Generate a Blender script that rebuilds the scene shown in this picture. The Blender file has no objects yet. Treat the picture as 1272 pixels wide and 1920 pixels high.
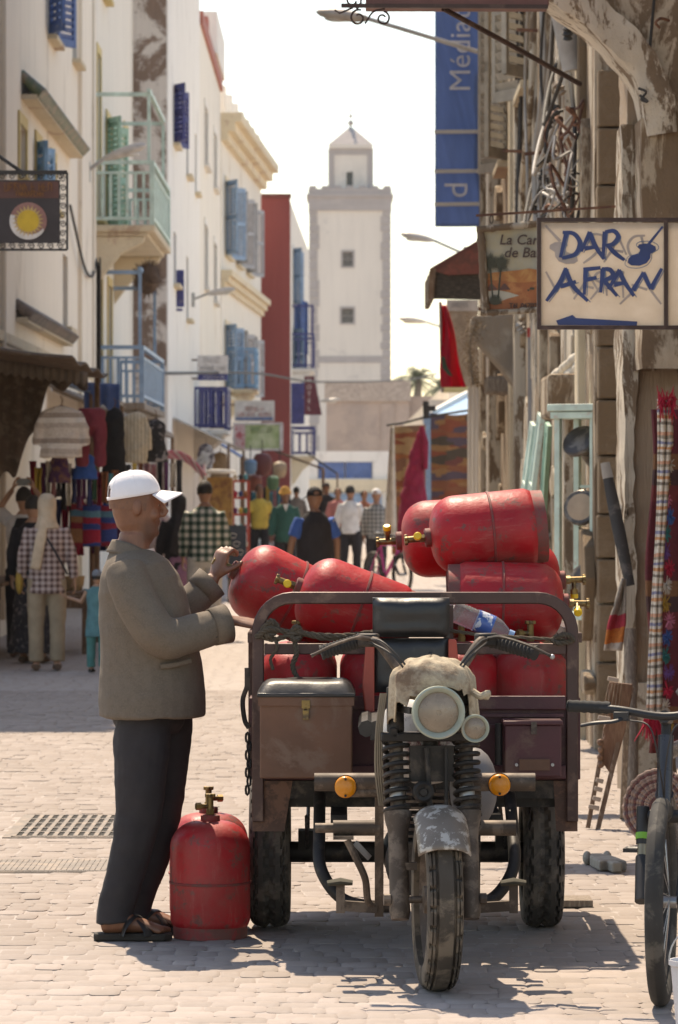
import bpy, math, random
from mathutils import Matrix, Vector, noise
R = math.radians
S = bpy.context.scene
COL = S.collection
# ------------------------------------------------------------------ camera, sky, sun, exposure
F, HZ, CX, CH = 7500.0, 915.0, 636.0, 1.67      # focal length and horizon in photo pixels, eye height in metres
cam_d = bpy.data.cameras.new('camera')
cam = bpy.data.objects.new('camera', cam_d)
COL.objects.link(cam)
cam.location = (0, 0, CH)
cam.rotation_euler = (R(90), 0, 0)
cam_d.sensor_fit = 'HORIZONTAL'
cam_d.sensor_width = 36
cam_d.lens = 36 * F / 1272
cam_d.shift_y = -45 / 1272
cam_d.clip_start = 0.5
cam_d.clip_end = 6000
cam_d.dof.use_dof = True
cam_d.dof.focus_distance = 14.2
cam_d.dof.aperture_fstop = 15
S.camera = cam
SUN_DIR = Vector((-0.15, 0.58, 1.0)).normalized()      # towards the sun: behind the street, a little to the left
elev = math.asin(SUN_DIR.z)
azim = math.atan2(SUN_DIR.x, SUN_DIR.y)                # from +Y towards +X
W = bpy.data.worlds.new('World'); S.world = W; W.use_nodes = True
wn = W.node_tree.nodes; wl = W.node_tree.links
wn.clear()
sky = wn.new('ShaderNodeTexSky'); sky.sky_type = 'NISHITA'; sky.sun_disc = False
sky.sun_elevation = elev; sky.sun_rotation = azim
sky.air_density = 1.0; sky.dust_density = 0.5; sky.ozone_density = 1.0; sky.altitude = 0
bg = wn.new('ShaderNodeBackground'); bg.inputs[1].default_value = 0.15
wo = wn.new('ShaderNodeOutputWorld')
wl.new(sky.outputs[0], bg.inputs[0]); wl.new(bg.outputs[0], wo.inputs[0])
sun_d = bpy.data.lights.new('sun', 'SUN'); sun_d.energy = 3.9; sun_d.angle = R(0.5); sun_d.color = (1, .94, .85)
sun = bpy.data.objects.new('sun', sun_d); COL.objects.link(sun)
sun.location = (-8, 40, 50)
sun.rotation_euler = SUN_DIR.to_track_quat('Z', 'Y').to_euler()
S.view_settings.view_transform = 'Standard'
S.view_settings.look = 'None'
S.view_settings.gamma = 1
S.view_settings.exposure = 0.86
S.view_settings.use_white_balance = True
S.view_settings.white_balance_temperature = 8100
S.view_settings.white_balance_tint = 12
S.render.engine = 'CYCLES'
S.cycles.use_denoising = True
S.cycles.max_bounces = 8
# ------------------------------------------------------------------ helpers
rnd = random.Random(11)
def P(px, py, Y):
    """the place in the street, Y metres down it, that the photograph shows at px, py"""
    return Vector(((px - CX) / F * Y, Y, CH + (HZ - py) / F * Y))
def wm(o):
    return (wm(o.parent) @ o.matrix_parent_inverse @ o.matrix_basis) if o.parent else o.matrix_basis.copy()
def tag(o, label=None, cat=None, group=None, kind=None):
    if label: o['label'] = label
    if cat: o['category'] = cat
    if group: o['group'] = group
    if kind: o['kind'] = kind
    return o
def thing(name, label, cat, loc=(0, 0, 0), group=None, rz=0):
    o = bpy.data.objects.new(name, None); COL.objects.link(o)
    o.empty_display_size = .1
    o.matrix_basis = Matrix.Translation(Vector(loc)) @ Matrix.Rotation(rz, 4, 'Z')
    return tag(o, label, cat, group)
def adopt(o, parent):
    if parent is not None:
        b = o.matrix_basis.copy()
        o.parent = parent
        o.matrix_parent_inverse = wm(parent).inverted()
        o.matrix_basis = b
    return o
def copy_tree(o, parent=None):
    c = o.copy(); COL.objects.link(c)
    if parent is not None:
        c.parent = parent
    for ch in list(o.children):
        copy_tree(ch, c)
    return c
KIDS = {}
T = Matrix.Translation
def RX(a): return Matrix.Rotation(a, 4, 'X')
def RY(a): return Matrix.Rotation(a, 4, 'Y')
def RZ(a): return Matrix.Rotation(a, 4, 'Z')
def SC(x, y, z): return Matrix.Diagonal((x, y, z, 1))
def frame(o, zdir, xref=(1, 0, 0)):
    """matrix with origin o and local z along zdir"""
    z = Vector(zdir).normalized(); x = Vector(xref)
    x = x - z * x.dot(z)
    if x.length < 1e-4: x = Vector((0, 1, 0)) - z * z.y
    x.normalize(); y = z.cross(x)
    m = Matrix((x, y, z)).transposed().to_4x4(); m.translation = Vector(o)
    return m
class MB:
    def __init__(s, M=None):
        s.v = []; s.f = []; s.M = M or Matrix()
    def add(s, vs, fs, M=None):
        t = s.M if M is None else s.M @ M
        n = len(s.v)
        s.v += [t @ Vector(p) for p in vs]
        s.f += [[i + n for i in f] for f in fs]
        return s
    def box(s, c, d, M=None):
        x, y, z = (q / 2 for q in d); c = Vector(c)
        vs = [c + Vector((a * x, b * y, e * z)) for e in (-1, 1) for b in (-1, 1) for a in (-1, 1)]
        return s.add(vs, [(0, 2, 3, 1), (4, 5, 7, 6), (0, 1, 5, 4), (2, 6, 7, 3), (0, 4, 6, 2), (1, 3, 7, 5)], M)
    def box2(s, a, b, M=None):
        a = Vector(a); b = Vector(b)
        d = b - a
        return s.box((a + b) / 2, (abs(d.x), abs(d.y), abs(d.z)), M)
    def bar(s, a, b, w, h=None, ref=(0, 0, 1)):
        """straight bar of rectangular section from a to b"""
        a = Vector(a); b = Vector(b)
        m = frame((a + b) / 2, b - a, ref)
        return s.box((0, 0, 0), (w, h or w, (b - a).length), m)
    def tube(s, pts, r, n=8, cap=True, closed=False, ref=None, a0=0):
        pts = [Vector(p) for p in pts]; k = len(pts)
        rs = r if isinstance(r, (list, tuple)) else [r] * k
        rs = [(q, q) if not isinstance(q, (list, tuple)) else q for q in rs]
        vs = []; side = None
        for i, p in enumerate(pts):
            if closed: t = pts[(i + 1) % k] - pts[i - 1]
            else: t = pts[min(i + 1, k - 1)] - pts[max(i - 1, 0)]
            if t.length < 1e-9: t = Vector((0, 0, 1))
            t.normalize()
            q = Vector(ref) if ref is not None else (side if side is not None else Vector((0.13, 0.21, 1)) if abs(t.z) < .9 else Vector((1, .1, 0)))
            q = q - t * q.dot(t)
            if q.length < 1e-5: q = Vector((0, 1, 0)) - t * t.y
            side = q.normalized(); b = t.cross(side)
            for j in range(n):
                a = 2 * math.pi * j / n + a0
                vs.append(p + side * math.cos(a) * rs[i][0] + b * math.sin(a) * rs[i][1])
        fs = []
        for i in range(k if closed else k - 1):
            i2 = (i + 1) % k
            for j in range(n):
                j2 = (j + 1) % n
                fs.append((i * n + j, i * n + j2, i2 * n + j2, i2 * n + j))
        if cap and not closed:
            fs.append(tuple(range(n - 1, -1, -1))); fs.append(tuple((k - 1) * n + j for j in range(n)))
        return s.add(vs, fs)
    def lathe(s, prof, n=24, M=None):
        vs = []; fs = []
        for r, z in prof:
            for j in range(n):
                a = 2 * math.pi * j / n
                vs.append((max(r, 1e-5) * math.cos(a), max(r, 1e-5) * math.sin(a), z))
        for i in range(len(prof) - 1):
            for j in range(n):
                j2 = (j + 1) % n
                fs.append((i * n + j, i * n + j2, (i + 1) * n + j2, (i + 1) * n + j))
        if prof[0][0] > 1e-4: fs.append(tuple(range(n - 1, -1, -1)))
        if prof[-1][0] > 1e-4: fs.append(tuple((len(prof) - 1) * n + j for j in range(n)))
        return s.add(vs, fs, M)
    def cyl(s, a, b, r, n=12):
        return s.tube([a, b], r, n)
    def ell(s, c, r, nu=16, nv=10, M=None):
        prof = [(math.sin(math.pi * i / nv), -math.cos(math.pi * i / nv)) for i in range(nv + 1)]
        t = T(Vector(c)) @ SC(*r)
        return s.lathe(prof, nu, t if M is None else M @ t)
    def prism(s, poly, h, M=None):
        n = len(poly)
        vs = [(x, y, 0) for x, y in poly] + [(x, y, h) for x, y in poly]
        fs = [tuple(range(n - 1, -1, -1)), tuple(range(n, 2 * n))]
        fs += [(i, (i + 1) % n, n + (i + 1) % n, n + i) for i in range(n)]
        return s.add(vs, fs, M)
    def grid(s, nu, nv, fn, M=None):
        vs = [fn(i / nu, j / nv) for j in range(nv + 1) for i in range(nu + 1)]
        w = nu + 1
        fs = [(j * w + i, j * w + i + 1, (j + 1) * w + i + 1, (j + 1) * w + i) for j in range(nv) for i in range(nu)]
        return s.add(vs, fs, M)
    def ribbon(s, pts, w, z=0.0):
        """flat brush stroke in the local xy plane"""
        pts = [Vector((p[0], p[1], z)) for p in pts]; vs = []
        k = len(pts)
        ws = w if isinstance(w, (list, tuple)) else [w] * k
        for i, p in enumerate(pts):
            t = (pts[min(i + 1, k - 1)] - pts[max(i - 1, 0)]).normalized()
            nn = Vector((-t.y, t.x, 0)) * ws[i] / 2
            vs += [p + nn, p - nn]
        return s.add(vs, [(2 * i, 2 * i + 1, 2 * i + 3, 2 * i + 2) for i in range(k - 1)])
    def build(s, name, mat, parent=None, M=None, smooth=40, bevel=0, kind=None, solid=0, subsurf=0, mods=(), label=None, cat=None, group=None):
        me = bpy.data.meshes.new(name)
        me.from_pydata([tuple(v) for v in s.v], [], s.f)
        me.update()
        if smooth:
            me.polygons.foreach_set('use_smooth', [True] * len(me.polygons))
            if smooth < 180:
                me.set_sharp_from_angle(angle=R(smooth))
        if mat: me.materials.append(mat)
        o = bpy.data.objects.new(name, me); COL.objects.link(o)
        if M is not None: o.matrix_basis = M
        if parent is not None:
            adopt(o, parent); KIDS.setdefault(parent.name, set()).add(o.name)
        if solid:
            m = o.modifiers.new('thickness', 'SOLIDIFY'); m.thickness = solid; m.offset = 0
        if bevel:
            m = o.modifiers.new('bevel', 'BEVEL'); m.width = bevel; m.segments = 2; m.limit_method = 'ANGLE'; m.angle_limit = R(35)
        for kind_, a in mods:
            m = o.modifiers.new(kind_.lower(), kind_)
            for q, val in a.items(): setattr(m, q, val)
        if subsurf:
            m = o.modifiers.new('subsurf', 'SUBSURF'); m.levels = subsurf; m.render_levels = subsurf
        tag(o, label, cat, group, kind)
        return o
def arc(c, r, a0, a1, n, plane='xz'):
    out = []
    for i in range(n + 1):
        a = R(a0 + (a1 - a0) * i / n)
        d = (r * math.cos(a), r * math.sin(a))
        c = Vector(c)
        out.append(c + (Vector((d[0], 0, d[1])) if plane == 'xz' else Vector((d[0], d[1], 0)) if plane == 'xy' else Vector((0, d[0], d[1]))))
    return out
def smoothpath(pts, n=6):
    """Catmull-Rom through the points"""
    pts = [Vector(p) for p in pts]
    q = [pts[0] * 2 - pts[1]] + pts + [pts[-1] * 2 - pts[-2]]
    out = []
    for i in range(1, len(q) - 2):
        for j in range(n):
            t = j / n
            out.append(.5 * ((2 * q[i]) + (q[i + 1] - q[i - 1]) * t + (2 * q[i - 1] - 5 * q[i] + 4 * q[i + 1] - q[i + 2]) * t * t + (3 * q[i] - q[i - 1] - 3 * q[i + 1] + q[i + 2]) * t ** 3))
    out.append(pts[-1]); return out
def text_mb(txt, size, M, extrude=.002, shear=0, bold=0, align='CENTER'):
    cu = bpy.data.curves.new('lettering', 'FONT'); cu.body = txt; cu.size = size; cu.extrude = extrude; cu.shear = shear; cu.offset = bold
    cu.align_x = align; cu.align_y = 'CENTER'; cu.resolution_u = 3
    o = bpy.data.objects.new('lettering', cu); COL.objects.link(o)
    dg = bpy.context.evaluated_depsgraph_get()
    me = bpy.data.meshes.new_from_object(o.evaluated_get(dg))
    mb = MB(); mb.add([v.co.copy() for v in me.vertices], [tuple(p.vertices) for p in me.polygons], M)
    bpy.data.objects.remove(o); bpy.data.curves.remove(cu); bpy.data.meshes.remove(me)
    return mb
def facing(o, up=(0, 0, 1)):
    """flat work that faces the camera side of the street (-Y): local x right, y up"""
    return T(Vector(o)) @ RX(R(90))
# ------------------------------------------------------------------ materials
MATS = {}
def _nodes(name):
    m = bpy.data.materials.new(name); m.use_nodes = True
    nt = m.node_tree; b = nt.nodes['Principled BSDF']
    return m, nt, b
def rgba(c): return (c[0], c[1], c[2], 1)
def ramp(nt, fac, stops, interp='LINEAR'):
    r = nt.nodes.new('ShaderNodeValToRGB'); r.color_ramp.interpolation = interp
    e = r.color_ramp.elements
    while len(e) < len(stops): e.new(.5)
    for q, (p, c) in zip(e, stops):
        q.position = p; q.color = rgba(c) if len(c) == 3 else c
    nt.links.new(fac, r.inputs[0]); return r.outputs[0]
def nz(nt, scale, detail=6, rough=.6, vec=None, dist=0):
    n = nt.nodes.new('ShaderNodeTexNoise'); n.inputs['Scale'].default_value = scale; n.inputs['Detail'].default_value = detail
    n.inputs['Roughness'].default_value = rough; n.inputs['Distortion'].default_value = dist
    if vec is not None: nt.links.new(vec, n.inputs['Vector'])
    return n.outputs[0]
def mixc(nt, fac, a, b, mode='MIX'):
    n = nt.nodes.new('ShaderNodeMix'); n.data_type = 'RGBA'; n.blend_type = mode
    for sock, val in ((n.inputs[0], fac), (n.inputs[6], a), (n.inputs[7], b)):
        if hasattr(val, 'links') or isinstance(val, bpy.types.NodeSocket): nt.links.new(val, sock)
        elif isinstance(val, (int, float)): sock.default_value = val
        else: sock.default_value = rgba(val)
    return n.outputs[2]
def vecs(nt, scale=(1, 1, 1), rot=(0, 0, 0), kind='Object'):
    tc = nt.nodes.new('ShaderNodeTexCoord'); mp = nt.nodes.new('ShaderNodeMapping')
    mp.inputs['Scale'].default_value = scale; mp.inputs['Rotation'].default_value = rot
    nt.links.new(tc.outputs[kind], mp.inputs[0]); return mp.outputs[0]
def bumpn(nt, b, h, strength, dist=.01):
    n = nt.nodes.new('ShaderNodeBump'); n.inputs['Strength'].default_value = strength; n.inputs['Distance'].default_value = dist
    nt.links.new(h, n.inputs['Height']); nt.links.new(n.outputs[0], b.inputs['Normal'])
def mat(name, col, rough=.75, metal=0, var=.25, scale=6, col2=None, amount=.5, sharp=.08, scale2=9, bump=.15, bscale=60, bdist=.004, stretch=(1, 1, 1), spec=.5, alpha=1, transl=0):
    """base colour with soft mottling; col2 = second colour (dirt, rust, bare plaster) in irregular patches"""
    if name in MATS: return MATS[name]
    m, nt, b = _nodes(name)
    v = vecs(nt, stretch)
    n1 = nz(nt, scale, 5, .6, v)
    c = ramp(nt, n1, [(.3, [q * (1 - var) for q in col]), (.7, [min(1, q * (1 + var * .6)) for q in col])])
    rsock = None
    if col2 is not None:
        n2 = nz(nt, scale2, 9, .68, v, .3)
        th = .5 + (.5 - amount) * .42; f = ramp(nt, n2, [(th - sharp * .6, (0, 0, 0)), (th + sharp * .6, (1, 1, 1))])
        c = mixc(nt, f, c, col2)
    nt.links.new(c, b.inputs['Base Color'])
    n3 = nz(nt, scale * 2.3, 5, .6, v)
    rr = nt.nodes.new('ShaderNodeMapRange'); nt.links.new(n3, rr.inputs[0])
    rr.inputs[3].default_value = max(.02, rough - .15); rr.inputs[4].default_value = min(1, rough + .12)
    nt.links.new(rr.outputs[0], b.inputs['Roughness'])
    b.inputs['Metallic'].default_value = metal
    b.inputs['Specular IOR Level'].default_value = spec
    if transl: b.inputs['Transmission Weight'].default_value = transl
    if bump: bumpn(nt, b, nz(nt, bscale, 6, .6, v), bump, bdist)
    MATS[name] = m; return m
def plaid(name, c1, c2, c3, s, ax=('X', 'Z')):
    if name in MATS: return MATS[name]
    m, nt, b = _nodes(name)
    sp = nt.nodes.new('ShaderNodeSeparateXYZ'); nt.links.new(vecs(nt, (s, s, s)), sp.inputs[0])
    out = []
    for k, axis in enumerate(ax):
        q = nt.nodes.new('ShaderNodeMath'); q.operation = 'FRACT'; nt.links.new(sp.outputs[axis], q.inputs[0])
        g = nt.nodes.new('ShaderNodeMath'); g.operation = 'GREATER_THAN'; g.inputs[1].default_value = .5; nt.links.new(q.outputs[0], g.inputs[0]); out.append(g.outputs[0])
    a = nt.nodes.new('ShaderNodeMath'); a.operation = 'ADD'; nt.links.new(out[0], a.inputs[0]); nt.links.new(out[1], a.inputs[1])
    h = nt.nodes.new('ShaderNodeMath'); h.operation = 'MULTIPLY'; h.inputs[1].default_value = .5; nt.links.new(a.outputs[0], h.inputs[0])
    nt.links.new(ramp(nt, h.outputs[0], [(0, c1), (.3, c2), (.8, c3)], 'CONSTANT'), b.inputs['Base Color'])
    b.inputs['Roughness'].default_value = .9
    bumpn(nt, b, nz(nt, 14, 4), .5, .02)
    MATS[name] = m; return m
def stripes(name, cols, s, axis='Z', rough=.9, wobble=.1, bump=.3, noise_amt=.25):
    """woven bands of several colours across one axis"""
    if name in MATS: return MATS[name]
    m, nt, b = _nodes(name)
    v = vecs(nt)
    sp = nt.nodes.new('ShaderNodeSeparateXYZ'); nt.links.new(v, sp.inputs[0])
    n = nz(nt, 5, 4, .6, v)
    ma = nt.nodes.new('ShaderNodeMath'); ma.operation = 'MULTIPLY_ADD'; ma.inputs[1].default_value = wobble
    nt.links.new(n, ma.inputs[0]); nt.links.new(sp.outputs[axis], ma.inputs[2])
    mu = nt.nodes.new('ShaderNodeMath'); mu.operation = 'MULTIPLY'; mu.inputs[1].default_value = s; nt.links.new(ma.outputs[0], mu.inputs[0])
    fr = nt.nodes.new('ShaderNodeMath'); fr.operation = 'FRACT'; nt.links.new(mu.outputs[0], fr.inputs[0])
    k = len(cols)
    c = ramp(nt, fr.outputs[0], [(i / k, q) for i, q in enumerate(cols)], 'CONSTANT')
    c = mixc(nt, noise_amt, c, ramp(nt, nz(nt, 60, 3, .7, v), [(.3, (0, 0, 0)), (.7, (1, 1, 1))]), 'OVERLAY')
    nt.links.new(c, b.inputs['Base Color']); b.inputs['Roughness'].default_value = rough
    bumpn(nt, b, nz(nt, 70, 4, .6, v), bump, .01)
    MATS[name] = m; return m
def rugmat(name, cols, s=9, sz=(1, 1, 2.2), seed=0):
    """knotted pile in blocks of many colours"""
    if name in MATS: return MATS[name]
    m, nt, b = _nodes(name)
    v = vecs(nt, [q * s for q in sz])
    vo = nt.nodes.new('ShaderNodeTexVoronoi'); vo.distance = 'MANHATTAN'; vo.inputs['Scale'].default_value = 1; vo.inputs['Randomness'].default_value = .75
    nt.links.new(v, vo.inputs['Vector'])
    sp = nt.nodes.new('ShaderNodeSeparateColor'); nt.links.new(vo.outputs['Color'], sp.inputs[0])
    k = len(cols)
    c = ramp(nt, sp.outputs[seed % 3], [(i / k, q) for i, q in enumerate(cols)], 'CONSTANT')
    c = mixc(nt, .4, c, ramp(nt, nz(nt, 40, 4, .7), [(.3, (0.02, .015, .01)), (.7, (.6, .5, .4))]), 'OVERLAY')
    nt.links.new(c, b.inputs['Base Color']); b.inputs['Roughness'].default_value = .95
    bumpn(nt, b, nz(nt, 90, 4), .5, .02)
    MATS[name] = m; return m
def sheer(name, col, t=.5, var=.12, scale=4):
    """thin cloth or plastic sheet that lets light through"""
    if name in MATS: return MATS[name]
    m, nt, b = _nodes(name)
    tr = nt.nodes.new('ShaderNodeBsdfTranslucent'); mx = nt.nodes.new('ShaderNodeMixShader'); out = nt.nodes['Material Output']
    c = ramp(nt, nz(nt, scale, 6, .6), [(.3, [q * (1 - var) for q in col]), (.7, [min(1, q * (1 + var)) for q in col])])
    nt.links.new(c, b.inputs['Base Color']); nt.links.new(c, tr.inputs['Color']); b.inputs['Roughness'].default_value = .7
    mx.inputs[0].default_value = t; nt.links.new(b.outputs[0], mx.inputs[1]); nt.links.new(tr.outputs[0], mx.inputs[2]); nt.links.new(mx.outputs[0], out.inputs['Surface'])
    MATS[name] = m; return m
# ================================================================== ground
def street_mat():
    m, nt, b = _nodes('dusty_paving')
    v = vecs(nt, (6.5, 4.6, 4))
    vo = nt.nodes.new('ShaderNodeTexVoronoi'); vo.feature = 'DISTANCE_TO_EDGE'; vo.inputs['Scale'].default_value = 1; vo.inputs['Randomness'].default_value = .6
    nt.links.new(v, vo.inputs['Vector'])
    base = ramp(nt, nz(nt, 1.3, 8, .65), [(.3, (.33, .285, .26)), (.7, (.41, .36, .33))])
    c = mixc(nt, ramp(nt, vo.outputs['Distance'], [(.0, (1, 1, 1)), (.09, (0, 0, 0))]), base, (.30, .255, .23))
    nt.links.new(c, b.inputs['Base Color']); b.inputs['Roughness'].default_value = .85
    bumpn(nt, b, ramp(nt, vo.outputs['Distance'], [(0, (0, 0, 0)), (.15, (1, 1, 1))]), .6, .02)
    return m
M_STREET = street_mat()
def stone_mat():
    m, nt, b = _nodes('worn_paving_stone')
    oi = nt.nodes.new('ShaderNodeObjectInfo')
    g = nt.nodes.new('ShaderNodeNewGeometry')
    v = vecs(nt)
    isl = ramp(nt, g.outputs['Random Per Island'], [(0, (.30, .258, .236)), (.5, (.335, .29, .266)), (1, (.37, .322, .297))])
    ob = ramp(nt, oi.outputs['Random'], [(0, (.85, .84, .82)), (1, (1.08, 1.06, 1.05))])
    c = mixc(nt, 1, isl, ob, 'MULTIPLY')
    gp = g.outputs['Position']
    c = mixc(nt, ramp(nt, nz(nt, .9, 7, .65, gp), [(.42, (0, 0, 0)), (.62, (.4, .4, .4))]), c, (.24, .2, .17))
    c = mixc(nt, ramp(nt, nz(nt, 5, 8, .7, gp), [(.48, (0, 0, 0)), (.78, (.55, .55, .55))]), c, (.28, .225, .19))
    nt.links.new(c, b.inputs['Base Color'])
    nt.links.new(ramp(nt, nz(nt, 30, 4, .6, gp), [(.3, (.72, .72, .72)), (.7, (.92, .92, .92))]), b.inputs['Roughness']); b.inputs['Specular IOR Level'].default_value = .25
    bumpn(nt, b, nz(nt, 55, 8, .7, gp), .35, .006)
    return m
M_STONE = stone_mat()
g = MB(); g.grid(1, 1, lambda u, v: (-900 + 1800 * u, -200 + 3200 * v, -.0042))
street = g.build('street', M_STREET, kind='structure', smooth=0)
def stone_pts(rr, w, d, nx=5, ny=4):
    """worn loaf-shaped stone: domed top, rounded rim dropping into the joint"""
    ox, oy = rr.uniform(-9, 9), rr.uniform(-9, 9)
    tilt = rr.uniform(-.008, .008); tilt2 = rr.uniform(-.008, .005)
    vs = []
    ring = []
    for j in range(ny + 1):
        for i in range(nx + 1):
            u = i / nx * 2 - 1; q = j / ny * 2 - 1; u = math.copysign(min(1, abs(u) ** .45), u) if abs(u) < 1 else u; q = math.copysign(min(1, abs(q) ** .35), q) if abs(q) < 1 else q
            uu = u * math.sqrt(1 - .26 * q ** 6); qq = q * math.sqrt(1 - .26 * u ** 6)
            jit = noise.noise((u * 1.3 + ox, q * 1.3 + oy, 1)) * .05
            z = .0009 * (1 - max(abs(u), abs(q)) ** 2) + tilt * u * w + tilt2 * q * d + .0014 * noise.noise((u + oy, q + ox, 5))
            edge = max(abs(u), abs(q)) > .99
            if edge: z -= .0034
            vs.append((uu * (w / 2) * (1 + jit), qq * (d / 2) * (1 + jit), z))
    W_ = nx + 1
    fs = [(j * W_ + i, j * W_ + i + 1, (j + 1) * W_ + i + 1, (j + 1) * W_ + i) for j in range(ny) for i in range(nx)]
    loop = [i for i in range(nx + 1)] + [j * W_ + nx for j in range(1, ny + 1)] + [ny * W_ + i for i in range(nx - 1, -1, -1)] + [j * W_ for j in range(ny - 1, 0, -1)]
    n = len(vs)
    for k in loop: vs.append((vs[k][0] * 1.03, vs[k][1] * 1.02, -.04))
    m = len(loop)
    fs += [(loop[(k + 1) % m], loop[k], n + k, n + (k + 1) % m) for k in range(m)]
    return vs, fs
rs = random.Random(5)
cells = []
y = 10.2
while y < 33:
    d = rs.uniform(.12, .175)
    x = -4.1 + rs.uniform(0, .1)
    while x < 1.72:
        w = rs.choice((.075, .09, .105, .115, .135)) * rs.uniform(.9, 1.12)
        cells.append((x + w / 2, y + d / 2 + rs.uniform(-.015, .015) + .05 * math.sin(x * 1.7 + y * .3), w, d))
        x += w
    y += d
def in_view(c):
    px = CX + c[0] / c[1] * F; py = HZ + CH / c[1] * F
    return -20 < px < 1290 and py < 1935
GR = [(-1.56, -1.02, 19.15, 20.4), (-1.62, -.98, 17.42, 17.95)]
def in_grate(c): return any(a - .07 < c[0] < b_ + .07 and e - .06 < c[1] < f + .06 for a, b_, e, f in GR)
cells = [c for c in cells if not in_grate(c)]
vis = sorted([c for c in cells if in_view(c)], key=lambda c: c[1])[:298]
vset = set(vis)
protos = []
for k in range(14):
    vs, fs = stone_pts(rs, 1, 1)
    q = MB()
    # unit stone: heights are kept, plan is scaled per copy
    vs, fs = stone_pts(rs, .14, .21)
    q.add([(a / .14, b_ / .21, z) for a, b_, z in vs], fs)
    me = bpy.data.meshes.new('paving_stone'); me.from_pydata([tuple(p) for p in q.v], [], q.f)
    me.polygons.foreach_set('use_smooth', [True] * len(me.polygons)); me.set_sharp_from_angle(angle=R(38)); me.materials.append(M_STONE)
    protos.append(me)
for c in vis:
    o = bpy.data.objects.new('paving_stone', rs.choice(protos)); COL.objects.link(o)
    o.matrix_basis = T((c[0], c[1], rs.uniform(-.003, .0025))) @ RZ(rs.uniform(-.05, .05) + (math.pi if rs.random() < .5 else 0)) @ SC(c[2] * 1.03, c[3] * 1.04, 1)
    adopt(o, street)
sm = MB()
for c in cells:
    if c in vset: continue
    vs, fs = stone_pts(rs, c[2] * 1.03, c[3] * 1.04, 4, 3)
    sm.add(vs, fs, T((c[0], c[1], rs.uniform(-.003, .0025))) @ RZ(rs.uniform(-.05, .05)))
sm.build('paving_stones', M_STONE, street, kind='stuff', smooth=38)
# iron drain covers let into the paving
M_IRON = mat('old_cast_iron', (.16, .14, .125), .6, .6, col2=(.22, .18, .15), amount=.4)
M_HOLESHADE = mat('hole_shade_black', (.012, .011, .01), .9, bump=0)  # black for a flat sheet under the bars, painted as shade in the holes
def grate(x0, x1, y0, y1, nx, ny, label):
    t = thing('drain_grate', label, 'drain grate', ((x0 + x1) / 2, (y0 + y1) / 2, 0))
    b = MB()
    bw = .022
    for i in range(nx + 1):
        xx = x0 + (x1 - x0) * i / nx; b.box2((xx - bw / 2, y0, -.0017), (xx + bw / 2, y1, .004))
    for j in range(ny + 1):
        yy = y0 + (y1 - y0) * j / ny; b.box2((x0, yy - bw * .9, -.0016), (x1, yy + bw * .9, .003))
    b.build('bars', M_IRON, t, smooth=0)
    b = MB(); b.box2((x0 - .03, y0 - .03, -.0025), (x1 + .03, y1 + .03, -.0018)); b.build('hole_shade', M_HOLESHADE, t, smooth=0)
    b = MB()
    for a, e, f, h in ((x0 - .05, x0 - .012, y0 - .05, y1 + .05), (x1 + .012, x1 + .05, y0 - .05, y1 + .05)): b.box2((a, f, -.0158), (e, h, .001))
    for a, e in ((y0 - .05, y0 - .022), (y1 + .022, y1 + .05)): b.box2((x0 - .011, a, -.0159), (x1 + .011, e, .0005))
    b.build('rim', M_IRON, t, smooth=0)
grate(*GR[0], 11, 5, 'iron drain grate with rows of square holes let into the paving')
grate(*GR[1], 26, 3, 'narrow finely ribbed iron drain cover let into the paving')
# ================================================================== building tools
def plaster(name, col, col2=None, amount=.3, sharp=.06, scale2=1.1, var=.14, streak=.25, vert=1):
    """limewashed wall: soft mottling, rain streaks, patches where the coat has come off"""
    if name in MATS: return MATS[name]
    m, nt, b = _nodes(name)
    c = ramp(nt, nz(nt, .9, 7, .65), [(.3, [q * (1 - var) for q in col]), (.7, [min(1, q * (1 + var * .4)) for q in col])])
    st = nz(nt, 1, 6, .6, vecs(nt, (3.2, 3.2, .25)))
    c = mixc(nt, ramp(nt, st, [(.5, (0, 0, 0)), (.8, (streak,) * 3)]), c, [q * .55 for q in col])
    if col2:
        f = ramp(nt, nz(nt, scale2, 12, .7, vecs(nt, (1, 1, vert)), .4), [(.5 + (.5 - amount) * .42 - sharp * .6, (0, 0, 0)), (.5 + (.5 - amount) * .42 + sharp * .6, (1, 1, 1))])
        c2 = ramp(nt, nz(nt, 7, 6, .7), [(.3, [q * .7 for q in col2]), (.7, col2)])
        c = mixc(nt, f, c, c2)
    nt.links.new(c, b.inputs['Base Color']); b.inputs['Roughness'].default_value = .92
    bumpn(nt, b, nz(nt, 9, 12, .75), .8, .04)
    MATS[name] = m; return m
M_CREAM = plaster('cream_limewash', (.82, .73, .61), (.66, .57, .46), .22, .1, .8, .12, .28, .5)
M_CREAM2 = plaster('pale_cream_limewash', (.82, .75, .65), (.66, .55, .42), .18, .08, .8, .12, .28, .5)
M_WHITE = plaster('white_limewash', (.82, .775, .715), (.64, .59, .54), .2, .09, .9, .1, .26, .5)
M_PATCH = plaster('patchy_brown_wall', (.66, .60, .55), (.26, .18, .14), .52, .05, 1.1)
M_YEL = plaster('yellow_ochre_trim', (.74, .58, .28), None)
M_OCHRE = plaster('pale_ochre_cornice', (.76, .64, .46), (.6, .42, .3), .25)
M_RED = plaster('oxblood_wall', (.29, .075, .07), None, var=.1, streak=.15)
M_TOWER = plaster('tower_limewash', (.78, .70, .61), (.45, .41, .4), .12, .1, .35)
M_TGREY = plaster('tower_grey_stone', (.46, .41, .385), (.55, .49, .455), .35, .1, .6)
M_TAN = plaster('tan_rampart', (.50, .38, .31), (.42, .33, .28), .35, .15, .5)
M_BROWN = plaster('weathered_brown_plaster', (.26, .178, .112), (.58, .475, .355), .47, .04, 3.2, .5, .7, .4)
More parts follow.
